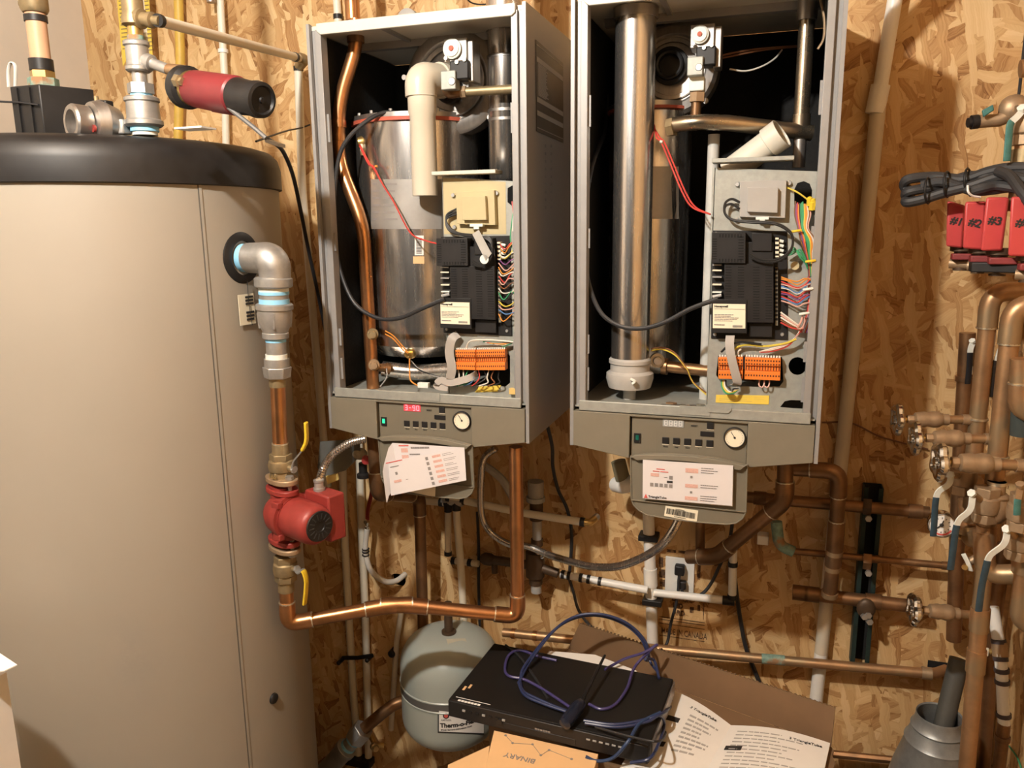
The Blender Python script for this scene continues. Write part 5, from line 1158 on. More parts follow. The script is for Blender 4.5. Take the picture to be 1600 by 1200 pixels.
# ------------------------------------------------------------------ pipes and cables below the boilers
YW = -.018
run('pex_pipe', 'cream pipe running down the wall, left one held by black clip', 'pipe', [P(534, 690, YW), P(538, 830, YW), P(545, 960, YW), P(553, 1100, YW), P(566, 1240, YW), DNF(P(566, 1240, YW))], .0120, PEX, elbows=False, bend=.1)
run('pex_pipe', 'cream pipe running down the wall, right one held by black clip', 'pipe', [P(561, 690, YW), P(565, 830, YW), P(571, 960, YW), P(574, 1090, YW), P(577, 1240, YW), DNF(P(577, 1240, YW))], .0120, PEX, elbows=False, bend=.1)
cp_ = thing('pipe_clip', 'black plastic double clip holding two cream pipes to the wall', 'clip', P(560, 1035, -.003))
a, b = P(535, 1028, YW-.014), P(583, 1024, YW-.014)
MB().strip([a, a.lerp(b, .5)+V((0, 0, -.004)), b], .013, .006, V((0, 0, 1))).build('clip_bar', BLK, cp_, bevel=.002)
for x, y in ((537, 1028), (581, 1024)): MB().lathe(P(x, y, -.001), (0, -1, 0), [(0, .007), (.034, .007), (.037, .004)], 12).build('clip_post', BLK, cp_)
run('pex_pipe', 'short cream pipe down the wall under the tube hole', 'pipe', [P(629, 945, YW), P(620, 1000, YW), P(611, 1140, YW)], .0085, PEX, elbows=False)
MB_ = MB().lathe(P(618, 1015, -.001), (0, -1, 0), [(0, .012), (.03, .012), (.034, .007)], 14).build('wall_clip', BLK); tag(MB_, 'black round clip on the wall behind the grey tank', 'clip')
# clear tube with red-handled cock going into the wall hole
ht = thing('drain_tube', 'pale flexible tube with hose clips curving into a wall hole', 'tube', P(590, 905, -.04))
MB().tube(cat(PP([(574, 826, -.06), (571, 850, -.06), (572, 868, -.06), (580, 892, -.065), (600, 908, -.06), (618, 908, -.03), (632, 898, -.002), (640, 890, .04)]), 6), .0085, 12).build('tube', mat('milky_tube', (.56, .53, .48), .35), ht)
for y in (858, 862, 867): MB().lathe(P(571.5, y, -.06)-V((0, 0, .0015)), (0, 0, 1), [(0, .0115), (.003, .0115)], 16).build('hose_clip', BLK, ht)
dc = thing('drain_cock', 'small chrome drain cock with long red lever under the boiler', 'valve', P(573, 826, -.065))
MB().lathe(P(574, 828, -.06), (0, 0, 1), [(0, .007), (.012, .009), (.014, .006), (.022, .008), (.026, .008)], 14).build('cock_body', CHR, dc)
MB().lathe(P(574, 814, -.06)+V((0, -.004, 0)), (0, -1, 0), [(0, .006), (.008, .006)], 12).build('cock_stem', CHR, dc)
MB().strip(cat(PP([(574, 812, -.07), (575, 796, -.075), (579, 778, -.075), (581, 766, -.072)]), 4), .012, .004, V((1, -.2, 0))).build('cock_lever', REDP, dc, bevel=.001)
# grey plate with sealant and red cap behind the conduit
gp_ = thing('grey_sheet', 'dark grey sheet metal scrap hung under the lit boiler', 'sheet', P(510, 740, -.30))
MB().prism(PP([(500, 690, -.30), (562, 686, -.30), (563, 712, -.30), (540, 735, -.30), (503, 746, -.30), (496, 730, -.30)]), V((0, .002, 0))).build('sheet', mat('grey_plate', (.17, .17, .155), .4, .3), gp_)
tm = thing('relief_fitting', 'crusted round fitting with red cap under the lit boiler', 'valve', P(568, 742, -.29))
MB().ball(P(562, 709, -.29), .020, 14, (1.1, .8, .8)).build('sealant_lump', mat('crusty_sealant', (.50, .45, .33), .9, var=.3, scale=80, bump=.8), tm)
MB().lathe(P(572, 717, -.31), (.5, -1, -.2), [(0, .011), (.012, .011), (.014, .006)], 12).build('red_cap', REDZ, tm)
MB().lathe(P(568, 746, -.28), (0, 0, 1), [(0, .017), (.010, .017), (.014, .011), (.04, .011)], 18).build('black_collar', BLK, tm)
yp_ = MB().prism(PP([(509, 744, -.52), (526, 741, -.52), (528, 750, -.52), (512, 757, -.52)]), V((0, .006, 0))).build('yellow_tag', mat('yellow_tape', (.62, .52, .20), .6)); tag(yp_, 'small yellow tag tucked behind the red pump connector', 'tag')
# boiler outlet on the left with elbow
run('copper_outlet', 'tarnished copper outlet under the lit boiler with big elbow', 'pipe', [P(583, 680, -.37).xyz*1, P(590, 772, -.37), P(655, 775, -.12), P(662, 1010, -.10)], .0165, COPA, bend=.035)
# plastic manifold under the first boiler
run('pex_pipe', 'cream branch pipe crossing behind the lit boiler elbow', 'pipe', [P(617, 778, -.055), P(700, 786, -.055)], .0105, PEX, elbows=False, rings=[(0, .88), (0, .98)], mring=BLK, ringname='crimp_ring')
run('pex_pipe', 'cream pipe passing behind the upright copper to a brass elbow', 'pipe', [P(700, 777, -.10), P(820, 802, -.10), P(912, 816, -.10)], .0105, PEX, elbows=False, rings=[(0, .01), (0, .20), (1, .98)], mring=BLK, ringname='crimp_ring')
be = thing('brass_elbow', 'small brass elbow at the free end of a cream pipe', 'pipe fitting', P(922, 818, -.10))
MB().tube(fil([P(912, 816, -.10), P(921, 817, -.10), P(929, 811, -.075)], .008, 5), .010, 12).build('elbow_body', BRASS, be)
MB().tube([P(927, 812, -.08), P(933, 807, -.06)], .0095, 12).build('crimp_ring', GALV, be)
run('pex_pipe', 'cream drop pipe ending in a black clamp below the branch tee', 'pipe', [P(700, 790, -.055), P(700, 866, -.055)], .0095, PEX, elbows=False, rings=[(0, .08), (0, .98)], mring=BLK, ringname='crimp_ring')
run('pex_pipe', 'cream drop pipe reaching down behind the grey expansion tank', 'pipe', [P(713, 786, -.10), P(714, 812, -.10), P(720, 880, -.09), P(726, 990, -.08)], .0105, PEX, elbows=False, bend=.05, rings=[(0, .3)], mring=BLK, ringname='crimp_ring')
te = thing('branch_tee', 'pair of black and grey crimp tees under the lit boiler', 'pipe fitting', P(712, 792, -.10))
for x, y, Y in ((700, 783, -.055), (713, 784, -.10)):
    MB().cyl(P(x-9, y-2, Y), P(x+10, y+1, Y), .0125, n=14).build('tee_body', GREYP, te); MB().cyl(P(x, y, Y), P(x, y+11, Y), .0122, n=14).build('tee_leg', BLK, te)
run('pex_pipe', 'short cream stub between black clamps low on the wall', 'pipe', [P(708, 876, -.03), P(748, 881, -.03)], .0095, PEX, elbows=False, rings=[(0, .02), (0, .66)], mring=BLK, ringname='crimp_ring')
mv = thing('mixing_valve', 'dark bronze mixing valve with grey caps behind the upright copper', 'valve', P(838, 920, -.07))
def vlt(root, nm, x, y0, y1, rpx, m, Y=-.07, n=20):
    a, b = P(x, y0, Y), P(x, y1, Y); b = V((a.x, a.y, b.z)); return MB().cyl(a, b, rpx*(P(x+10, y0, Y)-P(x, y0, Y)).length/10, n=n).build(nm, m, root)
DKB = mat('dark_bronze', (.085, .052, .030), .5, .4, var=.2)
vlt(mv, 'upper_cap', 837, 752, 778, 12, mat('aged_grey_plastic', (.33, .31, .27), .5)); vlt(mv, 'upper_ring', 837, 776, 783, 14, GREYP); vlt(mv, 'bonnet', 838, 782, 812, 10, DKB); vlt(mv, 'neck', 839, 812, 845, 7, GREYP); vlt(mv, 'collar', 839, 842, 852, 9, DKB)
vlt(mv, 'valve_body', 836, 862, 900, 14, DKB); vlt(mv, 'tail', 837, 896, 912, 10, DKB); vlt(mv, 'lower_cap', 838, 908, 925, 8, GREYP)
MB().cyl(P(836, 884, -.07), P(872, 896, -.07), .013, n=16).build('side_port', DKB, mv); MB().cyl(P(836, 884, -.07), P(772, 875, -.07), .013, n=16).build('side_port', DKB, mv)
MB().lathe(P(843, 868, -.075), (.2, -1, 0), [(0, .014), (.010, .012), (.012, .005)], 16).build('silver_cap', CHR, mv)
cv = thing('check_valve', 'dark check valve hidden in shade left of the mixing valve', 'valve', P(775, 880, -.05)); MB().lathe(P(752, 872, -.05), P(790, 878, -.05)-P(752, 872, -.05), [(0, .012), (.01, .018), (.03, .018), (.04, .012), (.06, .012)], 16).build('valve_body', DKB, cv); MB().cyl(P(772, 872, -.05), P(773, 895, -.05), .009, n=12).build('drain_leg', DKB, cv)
# flexible conduit: behind the copper and up to the unlit boiler
fx = cat(PP([(775, 700, -.12), (757, 715, -.12), (752, 745, -.12), (752, 800, -.12), (765, 830, -.12), (795, 850, -.12), (826, 854, -.12), (860, 868, -.14), (900, 880, -.20), (930, 886, -.24), (965, 885, -.28), (1000, 873, -.31), (1030, 855, -.34), (1048, 834, -.36), (1060, 812, -.37), (1066, 790, -.38)]), 22)
tag(MB().tube(fx, [.0092+(.0008 if i % 2 else 0) for i in range(len(fx))], 12).build('flexible_conduit', STEEL), 'long ribbed steel conduit sagging between the two boilers', 'conduit')
cable('grey_hose', 'pale grey hose curving behind the upright copper pipe', 'hose', PP([(757, 728, -.10), (768, 735, -.10), (785, 750, -.10), (800, 775, -.10), (812, 800, -.06)]), .011, mat('hose_grey', (.40, .37, .32), .5))
# white pipes and the horizontal run
run('white_drain', 'white vertical drain pipe below the unlit boiler', 'pipe', [P(974, 690, -.07), P(975, 770, -.05), P(1012, 790, -.036), P(1015, 860, -.036), P(1021, 1005, -.036)] if False else [P(1012, 770, -.036), P(1015, 860, -.036), P(1021, 1045, -.036)], .0155, PVC, elbows=False, rings=[(1, .22)], mring=PVC, ringlen=.05, ringr=1.18)
for y, lab in ((838, 'upper'), (938, 'lower')):
    o = MB().obox(P(1014+(y-838)*.06, y, -.036), V((.026, 0, 0)), V((0, .022, 0)), V((0, 0, .008))).build('pipe_strap', BLK, None, .002); tag(o, f'{lab} black strap fixing the white drain pipe to the wall', 'strap')
hd = thing('white_elbow', 'white plastic elbow tucked behind the unlit boiler door', 'pipe fitting', P(973, 768, -.12)); MB().tube(fil([P(962, 757, -.10), P(975, 760, -.13), P(992, 752, -.12)], .02, 5), .020, 16).build('elbow_body', PVC, hd); MB().cyl(P(966, 720, -.12), P(974, 752, -.12), .019, n=16).build('grey_socket', mat('olive_socket', (.20, .18, .11), .6), hd)
run('pex_pipe', 'white pipe with black clamps leaving the mixing valve', 'pipe', [P(876, 897, -.07), P(1012, 922, -.07)], .0105, PVC, elbows=False, rings=[(0, .03), (0, .1), (0, .24), (0, .33), (0, .46)], mring=BLK, ringname='crimp_ring', ringlen=.009)
run('pex_pipe', 'white pipe crossing below the outlet to a black elbow', 'pipe', [P(1022, 926, -.045), P(1142, 939, -.045)], .0105, PVC, elbows=False, rings=[(0, .97)], mring=BLK, ringname='crimp_ring', ringlen=.03)
run('pex_pipe', 'short white riser beside the outlet with black clamp rings', 'pipe', [P(1144, 936, -.045), P(1146, 838, -.045)], .0105, PVC, elbows=False, rings=[(0, .04), (0, .56), (0, .96)], mring=BLK, ringname='crimp_ring')
# outlet with plug and cords
ou_ = thing('wall_outlet', 'white duplex wall outlet in the shade under the boiler', 'outlet', P(1062, 930, -.003))
a, b = P(1040.5, 868, 0), P(1084, 931, 0)
MB().box((a.x, -.006, b.z), (b.x, -.0002, a.z)).build('cover_plate', PVC, ou_, .002)
for y in (887, 912):
    c = P(1063, y, 0); MB().prism([V((c.x+u*.017, -.0066, c.z+w_*.014)) for u, w_ in circ(0, 0, 1, 20)], V((0, -.0015, 0))).build('receptacle', PVC, ou_)
c = P(1062.5, 899, 0); MB().lathe((c.x, -.006, c.z), (0, -1, 0), [(0, .003), (.001, .002)], 8).build('screw', GALV, ou_)
pg = thing('power_plug', 'black plug in the upper outlet socket with cord down', 'plug', P(1062, 890, -.02))
c = P(1063, 887, -.009); MB().obox(c+V((0, -.013, 0)), V((.013, 0, 0)), V((0, .012, 0)), V((0, 0, .014))).build('plug_body', BLK, pg, .004)
MB().tube(cat([c+V((0, -.018, -.012)), c+V((-.001, -.022, -.03)), P(1060, 920, -.03), P(1056, 945, -.04), P(1048, 975, -.05), P(1042, 1005, -.06), P(1028, 1018, -.10), P(1010, 1020, -.115), P(970, 1006, -.125), P(930, 985, -.10), P(905, 955, -.06), P(896, 925, -.035), P(888, 900, -.03)], 6), .0042, 8).build('cord', RUB, pg)
pg2 = thing('power_plug', 'black plug in the lower outlet socket with cord sideways', 'plug', P(1064, 912, -.02))
c = P(1066, 911, -.009); MB().obox(c+V((0, -.010, 0)), V((.012, 0, 0)), V((0, .009, 0)), V((0, 0, .012))).build('plug_body', BLK, pg2, .004)
MB().tube(cat([c+V((0, -.014, -.008)), P(1068, 928, -.035), P(1080, 933, -.04), P(1098, 927, -.04), P(1112, 910, -.035), P(1124, 885, -.03), P(1140, 845, -.03), P(1148, 780, -.04)], 6), .0044, 8).build('cord', RUB, pg2)
cable('black_cable', 'thick black cable dropping from the lit boiler side down the wall', 'cable', PP([(850, 650, -.20), (857, 672, -.17), (863, 700, -.13), (864, 730, -.09), (872, 765, -.05), (886, 795, -.03), (893, 830, -.022), (892, 870, -.018), (889, 902, -.018)]), .0048, RUB)
cable('black_cable', 'thin black cable hanging straight down between the cream pipes', 'cable', PP([(746, 800, -.02), (748, 860, -.02), (748, 920, -.02), (750, 985, -.02)]), .0045, RUB)
cable('black_cable', 'black cable sagging down the wall right of the outlet', 'cable', PP([(1146, 860, -.02), (1148, 900, -.02), (1154, 950, -.018), (1165, 1010, -.012), (1180, 1050, -.012), (1198, 1095, -.012), (1215, 1140, -.012)]), .0058, RUB)
cable('thin_wire', 'thin dark wire stapled across the wall towards the valves', 'wire', PP([(1284, 660, -.008), (1330, 661, -.008), (1370, 680, -.008), (1410, 692, -.008), (1450, 702, -.008)]), .0022, WC['brown'])

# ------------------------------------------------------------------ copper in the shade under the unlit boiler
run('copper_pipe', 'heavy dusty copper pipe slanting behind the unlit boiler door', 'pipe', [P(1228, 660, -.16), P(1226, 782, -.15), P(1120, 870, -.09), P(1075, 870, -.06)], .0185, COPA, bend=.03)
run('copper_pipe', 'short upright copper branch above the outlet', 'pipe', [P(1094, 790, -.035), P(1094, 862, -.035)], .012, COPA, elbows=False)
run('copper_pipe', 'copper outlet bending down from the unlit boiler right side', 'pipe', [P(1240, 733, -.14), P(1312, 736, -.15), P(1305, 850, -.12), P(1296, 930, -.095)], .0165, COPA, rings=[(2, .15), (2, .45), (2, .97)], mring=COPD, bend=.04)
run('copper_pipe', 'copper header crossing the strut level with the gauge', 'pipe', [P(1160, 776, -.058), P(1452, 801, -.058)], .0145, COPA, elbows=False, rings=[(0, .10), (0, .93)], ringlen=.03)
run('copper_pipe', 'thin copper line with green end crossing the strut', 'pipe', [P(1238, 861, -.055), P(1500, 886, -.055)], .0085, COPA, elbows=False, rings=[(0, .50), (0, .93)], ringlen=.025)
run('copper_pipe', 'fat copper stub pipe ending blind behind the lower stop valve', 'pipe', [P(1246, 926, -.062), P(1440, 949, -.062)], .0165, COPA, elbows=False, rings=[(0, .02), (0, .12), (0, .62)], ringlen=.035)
gf = thing('corroded_fitting', 'green corroded copper fitting at the end of the thin line', 'pipe fitting', P(1216, 850, -.055)); MB().tube(fil([P(1213, 815, -.05), P(1217, 852, -.055), P(1240, 862, -.055)], .03, 6), .014, 14).build('elbow_body', VERD, gf)
gf = thing('pipe_clip', 'small white clip on the wall behind the slanting copper', 'clip', P(1190, 842, -.02)); MB().obox(P(1192, 841, -.02), V((.014, 0, 0)), V((0, .018, 0)), V((0, 0, .012))).build('clip_body', PVC, gf, .002)
# unistrut channel
su = thing('strut_channel', 'dark green steel strut channel screwed upright to the wall', 'bracket', P(1352, 1040, 0))
s0, s1 = P(1358, 762, -.04), P(1350, 1042, -.04); xc = (s0.x+s1.x)/2
STG = mat('strut_green', (.018, .036, .032), .55, .3, var=.3)
w2 = .0205
MB().box((xc-w2, -.003, s1.z), (xc+w2, -.0003, s0.z)).build('channel_back', BLKM, su)
for s in (-1, 1):
    MB().box((xc+s*w2-.0013, -.041, s1.z), (xc+s*w2+.0013, -.0031, s0.z)).build('channel_flange', STG, su)
    x0, x1 = sorted((xc+s*w2, xc+s*(w2-.009))); MB().box((x0, -.0415, s1.z), (x1, -.039, s0.z)).build('channel_lip', STG, su)
for y, m in ((775, DKB), (860, COPA)):
    c = P(1354, y+14, -.055); o = MB().tube([c+V((0, -.016, -.018)), c+V((0, -.022, 0)), c+V((0, -.014, .02))], .010, 8, flat=.3, up=(1, 0, 0)).build('pipe_clamp', m, su)
    hexa(MB(), c+V((.004, -.018, -.026)), (0, -1, 0), .008, .008).build('clamp_bolt', GALV, su)
c = P(1352, 948, -.062); MB().ball(c+V((0, -.018, .004)), .022, 14, (1, .5, 1.2)).build('pipe_clamp', DKB, su)
for dx, dy in ((2, 8), (4, 18), (-4, 10)): hexa(MB(), P(1353+dx, 952+dy, -.085), (.3, -1, .1), .008, .010).build('clamp_nut', GALV, su)
# tall PVC pipe
XV = P(1375, 150, -.022)
tv_ = thing('white_pipe', 'tall pale plastic pipe on the wall right of the unlit boiler', 'pipe', P(1266, 1080, -.022))
p0, p1, p2, p3 = P(1408, -60, -.03)+(P(1408, -60, -.03)-P(1375, 140, -.022))*2.05, P(1375, 140, -.022), P(1283, 1020, -.022), P(1276, 1100, -.022)
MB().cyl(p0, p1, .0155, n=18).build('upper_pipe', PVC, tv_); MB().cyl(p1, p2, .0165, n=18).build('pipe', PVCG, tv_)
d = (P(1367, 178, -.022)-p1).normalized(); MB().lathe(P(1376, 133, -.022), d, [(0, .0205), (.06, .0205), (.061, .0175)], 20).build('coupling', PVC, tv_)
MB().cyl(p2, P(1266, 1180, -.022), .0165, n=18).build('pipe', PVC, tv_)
# long copper line along the bottom
lc = run('copper_line', 'long dusty copper line running low along the wall to corner', 'pipe', [P(786, 988, -.095), P(900, 1000, -.09), P(1005, 1012, -.08), P(1200, 1030, -.06), P(1458, 1053, -.05), P(1478, 1046, -.02)], .0125, COPD, elbows=False, bend=.03, rings=[(0, .15), (0, .45), (1, .3), (1, .75)], ringlen=.012, mring=COP)
a, b = P(1190, 1029, -.063), P(1226, 1032, -.058); MB().cyl(a, b, .0132, n=14).build('corroded_patch', VERD, lc)
MB().cyl(P(1440, 1051, -.05), P(1456, 1053, -.05), .0155, n=14).build('coupling', BRONZE, lc)
hw = MB().box((P(1450, 1030, 0).x, -.004, P(1450, 1046, 0).z), (P(1488, 1030, 0).x, -.0008, P(1450, 1031, 0).z)).build('wall_notch', DARKH, wall_back)
cable('low_pipe', 'rusty pipe lying low along the wall near the corner', 'pipe', PP([(1300, 1178, -.05), (1420, 1190, -.05), (1600, 1206, -.05)]), .010, COPA)

# ------------------------------------------------------------------ expansion tank
EY = -.20; ec = P(704, 1080, EY); ke = (P(714, 1080, EY)-ec).length/10; er = 69*ke
et = thing('expansion_tank', 'grey domed heating expansion tank with black band and lettered label', 'tank', (ec.x, EY, P(704, 1180, EY).z))
ze = lambda py: P(704, py, EY).z
zt0, zt1 = ze(1172), ze(962)
zm = ze(1050)-.02
prof = []
for i in range(9): a = PI/2*i/8; prof.append((-(.085)*math.cos(a)*1.0, er*max(.02, math.sin(a))))
prof = [(z_, r_) for z_, r_ in prof]
H1 = .085
top = [(zm+.055+.085*math.sin(PI/2*i/8), er*max(.02, math.cos(PI/2*i/8)**.55)) for i in range(9)]
zlow = zm-.10
bot = [(zlow-.075*math.cos(PI/2*i/8), er*max(.02, math.sin(PI/2*i/8)**.7)) for i in range(9)]
MB().lathe((ec.x, EY, 0), (0, 0, 1), bot+[(zlow, er), (zm-.012, er)]+[(zm-.012, er*1.0), (zm+.012, er)]+[(zm+.02, er)]+top, 64).build('tank_shell', ETANK, et)
MB().lathe((ec.x, EY, zm-.016), (0, 0, 1), [(0, er*1.006), (.022, er*1.006)], 64).build('seam_band', BAND, et)
for z_ in (zm-.020, zm+.006): MB().lathe((ec.x, EY, z_), (0, 0, 1), [(0, er*1.004), (.001, er*1.018), (.004, er*1.018), (.006, er*1.004)], 64, cap=False).build('seam_bead', ETANK, et)
MB().lathe((ec.x, EY, zm+.13), (0, 0, 1), [(0, .020), (.016, .020), (.016, .012), (.10, .011)], 18).build('tank_neck', DKB, et)
def on_et(px, py, lift=0):
    p = on_hx(px, py, er, ec.x, EY); n = V((p.x-ec.x, p.y-EY, 0)).normalized(); return p+n*lift, n
def ecurve(nm, xs, ya, yb, m, lift):
    b = MB(); vs = []; fs = []
    for x in xs:
        for y in (ya(x) if callable(ya) else ya, yb(x) if callable(yb) else yb): vs.append(on_et(x, y, lift)[0])
    for i in range(len(xs)-1): fs.append((2*i, 2*i+1, 2*i+3, 2*i+2))
    return b.add(vs, fs).build(nm, m, et)
xs = [684+6*k for k in range(13)]
ecurve('label_border', xs, lambda x: 1108+(x-684)*.1, lambda x: 1145+(x-684)*.04, INK, .0006)
ecurve('tank_label', [x for x in [686+5.8*k for k in range(13)]], lambda x: 1110+(x-684)*.1, lambda x: 1142.5+(x-684)*.04, PAPER, .0010)
def ctext(s, x0, y0, size, m, nm):
    p, n = on_et(x0, y0, 0); a0 = math.atan2(p.y-EY, p.x-ec.x)
    cu = bpy.data.curves.new(nm, 'FONT'); cu.body = s; cu.size = size; cu.extrude = .0002; cu.resolution_u = 3; cu.offset = .0008 if size > .01 else .0002
    t = bpy.data.objects.new('tmp', cu); COL.objects.link(t); bpy.context.view_layer.update(); me = bpy.data.meshes.new_from_object(t.evaluated_get(bpy.context.evaluated_depsgraph_get())); bpy.data.objects.remove(t, do_unlink=True)
    b = MB()
    for v_ in me.vertices:
        a = a0+v_.co.x/er; R_ = er+.0012+v_.co.z; b.v.append(V((ec.x+math.cos(a)*R_, EY+math.sin(a)*R_, p.z+v_.co.y)))
    b.f = [tuple(q.vertices) for q in me.polygons]; bpy.data.meshes.remove(me); b.build(nm, m, et, flatshade=True)
ctext('Therm-o-Flex', 688, 1136, .0172, INK, 'label_lettering'); ctext('SPACE HEATING EXPANSION TANK', 689, 1141, .0052, INK, 'label_lettering'); ctext('AMTROL', 689, 1126, .007, INKG, 'label_lettering')
p, n = on_et(697, 1118, .0012); MB().lathe(p, n, [(0, .0085), (.0004, .0085)], 20).build('logo_disc', INK, et); MB().lathe(p+n*.0005, n, [(0, .0055), (.0004, .0055)], 20).build('logo_centre', INKR, et)
pst = [PZ(688, 1000, zm+.122), PZ(713, 995, zm+.128), PZ(720, 1013, zm+.105), PZ(693, 1018, zm+.100)]
# small paper sticker on the dome
def on_dome(px, py):
    d = ray(px, py); best = None; t = .8
    while t < 2.6:
        p = CAM+d*t; rr_ = math.hypot(p.x-ec.x, p.y-EY); hz = zm+.055
        if p.z < hz+.085*math.sqrt(max(0, 1-min(1, (rr_/er))**(2/.7))) if rr_ < er else False: return p
        t += .002
    return CAM+d*1.8
sp_ = [on_dome(*q_) for q_ in ((697, 1000), (727, 999), (733, 1014), (703, 1017))]; nn = (sp_[1]-sp_[0]).cross(sp_[3]-sp_[0]).normalized(); nn = nn if nn.z > 0 else -nn
MB().prism([p+nn*.003 for p in sp_], nn*.0008).build('dome_sticker', mat('yellowed_sticker', (.45, .42, .32), .5), et)
# ------------------------------------------------------------------ galvanised and copper pipe low on the left
gl = thing('union_pipe', 'grey galvanised union and copper pipe slanting up at the lower left', 'pipe', P(520, 1195, -.30))
g0, g1, g2 = P(500, 1215, -.17), P(570, 1137, -.14), P(628, 1100, -.14); dg = (g1-g0).normalized()
Lg = (g1-g0).length
MB().lathe(g0, dg, [(0, .030), (Lg*.50, .030), (Lg*.54, .034), (Lg*.60, .034), (Lg*.62, .026)], 22).build('union_body', GALV, gl)
MB().lathe(g0+dg*Lg*.60, dg, [(0, .0245), (Lg*.06, .0245)], 20).build('thread_tape', TAPE, gl); MB().lathe(g0+dg*Lg*.65, dg, [(0, .023), (Lg*.10, .023)], 20).build('nipple', GALV, gl); MB().lathe(g0+dg*Lg*.74, dg, [(0, .0245), (Lg*.05, .0245)], 20).build('thread_tape', TAPE, gl)
hexa(MB(), g0+dg*Lg*.78, dg, .034, Lg*.20).build('hex_nut', GALV, gl, bevel=.002)
MB().tube(fil([g1-dg*.005, P(600, 1112, -.11), P(618, 1099, -.09), P(650, 1090, -.05)], .03, 5), .0185, 18).build('copper_pipe', COPA, gl)
MB().tube(PP([(470, 1240, -.17), (502, 1212, -.17)]), .024, 16).build('lower_nipple', GALV, gl)
vb = thing('drain_valve', 'small brass drain valve low behind the galvanised union', 'valve', P(587, 1160, -.10)); MB().lathe(P(584, 1166, -.12), (.5, -.6, .3), [(0, .012), (.02, .012), (.022, .008), (.04, .008)], 12).build('valve_body', BRASSO, vb); MB().tube(PP([(577, 1140, -.022), (580, 1152, -.09), (586, 1164, -.11), (600, 1165, -.10)]), .008, 10).build('valve_tail', BRASS, vb)
tag(MB().obox(P(560, 1188, -.03), V((.05, 0, 0)), V((0, .02, 0)), V((0, 0, .012))).build('floor_bracket', BLK, None, .002), 'black bracket under the two cream pipes near the floor', 'bracket')

# ------------------------------------------------------------------ boxes and electronics at the bottom
ZS = ZO-.655                                     # top of the carton that everything lies on
bxr = thing('cardboard_carton', 'large brown carton with one flap raised against the wall', 'box', (.8, -.40, 0))
# the carton stands askew: its back edge runs from behind the recorder to beside the manual
cb1 = PZ(1298, 1167, ZS); cb0 = PZ(1000, 1056, ZS); cdir = (cb1-cb0).normalized(); cb0 = cb0-cdir*.22; cn = V((cdir.y, -cdir.x, 0)); cn = cn if cn.y < 0 else -cn
MB().prism([cb0, cb1, cb1+cn*.34, cb0+cn*.34], V((0, 0, -ZS))).build('carton_body', CARD, bxr)
fh = V((0, 0, .088))-cn*.012
MB().prism([cb0-cn*.001, cb1-cn*.001, cb1+fh, cb0+cdir*.03+fh*.9], -cn*.004).build('raised_flap', CARD, bxr)
_e = MB()
for k in range(60):
    p = (cb0+cdir*.04+fh*.93).lerp(cb1+fh*.99, k/60); _e.obox(p+V((0, 0, .001))-cn*.002, cdir*.0022, cn*.0018, V((0, 0, .0012)))
_e.build('flap_flutes', CARD, bxr)['kind'] = 'stuff'
# manuals
def quadthing(name, label, catg, pts, th, m, up=V((0, 0, 1))):
    root = thing(name, label, catg, pts[3]); n = (pts[1]-pts[0]).cross(pts[3]-pts[0]).normalized(); n = n if n.z > 0 else -n
    MB().prism(pts, -n*th).build('pages', m, root); return root, pts[3]+n*.0004, pts[2]-pts[3], pts[0]-pts[3]
ZM = ZS+.008
def curvepage(root, name, edge0, edge1, sag, m, th=.006, n=8):
    """page bowed between two edges (each a pair of points)"""
    vs = []; fs = []
    for i in range(n+1):
        t = i/n; h = V((0, 0, sag*math.sin(PI*t)))
        for a, b in ((edge0[0], edge1[0]), (edge0[1], edge1[1])): vs.append(a.lerp(b, t)+h)
    for i in range(n): fs.append((2*i, 2*i+1, 2*i+3, 2*i+2))
    k = len(vs); vs += [v-V((0, 0, th)) for v in vs]; fs += [tuple(reversed([j+k for j in f])) for f in fs]
    for i in range(n): fs += [(2*i, 2*i+2, 2*i+2+k, 2*i+k), (2*i+1, 2*i+1+k, 2*i+3+k, 2*i+3)]
    fs += [(0, k, k+1, 1), (2*n, 2*n+1, 2*n+1+k, 2*n+k)]
    MB().add(vs, fs).build(name, m, root)
bk = thing('open_manual', 'open white manual with text pages lying on the carton', 'book', PZ(1100, 1180, ZS))
sp0, sp1 = PZ(1142, 1133, ZM+.004), PZ(1098, 1215, ZM+.004)
lf0, lf1 = PZ(1040, 1074, ZM+.012), PZ(960, 1215, ZM+.004)
rt0, rt1 = PZ(1297, 1161, ZM+.010), PZ(1280, 1240, ZM+.010)
curvepage(bk, 'left_page', (lf0, lf1), (sp0, sp1), .010, PAPER); curvepage(bk, 'right_page', (sp0, sp1), (rt0, rt1), .012, PAPER)
def pg(a, b, c, d, s, t, sag): return a.lerp(b, s).lerp(d.lerp(c, s), t)+V((0, 0, sag*math.sin(PI*s)+.0006))
_b = MB(); r3 = random.Random(5)
def pgbars(a, b, c, d, sag, rows, x0, x1, y0, y1, seed, h=.4):
    rr_ = random.Random(seed)
    for i in range(rows):
        t = y0+(y1-y0)*i/rows; e = x1-(x1-x0)*rr_.random()*.45; hh = (y1-y0)/rows*h; s = x0
        while s < e:
            w2 = min(e-s, .05+rr_.random()*.07); pts = [pg(a, b, c, d, s_, t_, sag) for s_, t_ in ((s, t), (s+w2*.85, t), (s+w2*.85, t+hh), (s, t+hh))]; _b.prism(pts, V((0, 0, .0003))); s += w2
pgbars(lf0, sp0, sp1, lf1, .010, 9, .50, .93, .20, .75, 1); pgbars(sp0, rt0, rt1, sp1, .012, 12, .10, .88, .12, .95, 2, .25)
_b.build('page_text', mat('faint_ink', (.40, .38, .35), .7), bk, flatshade=True)
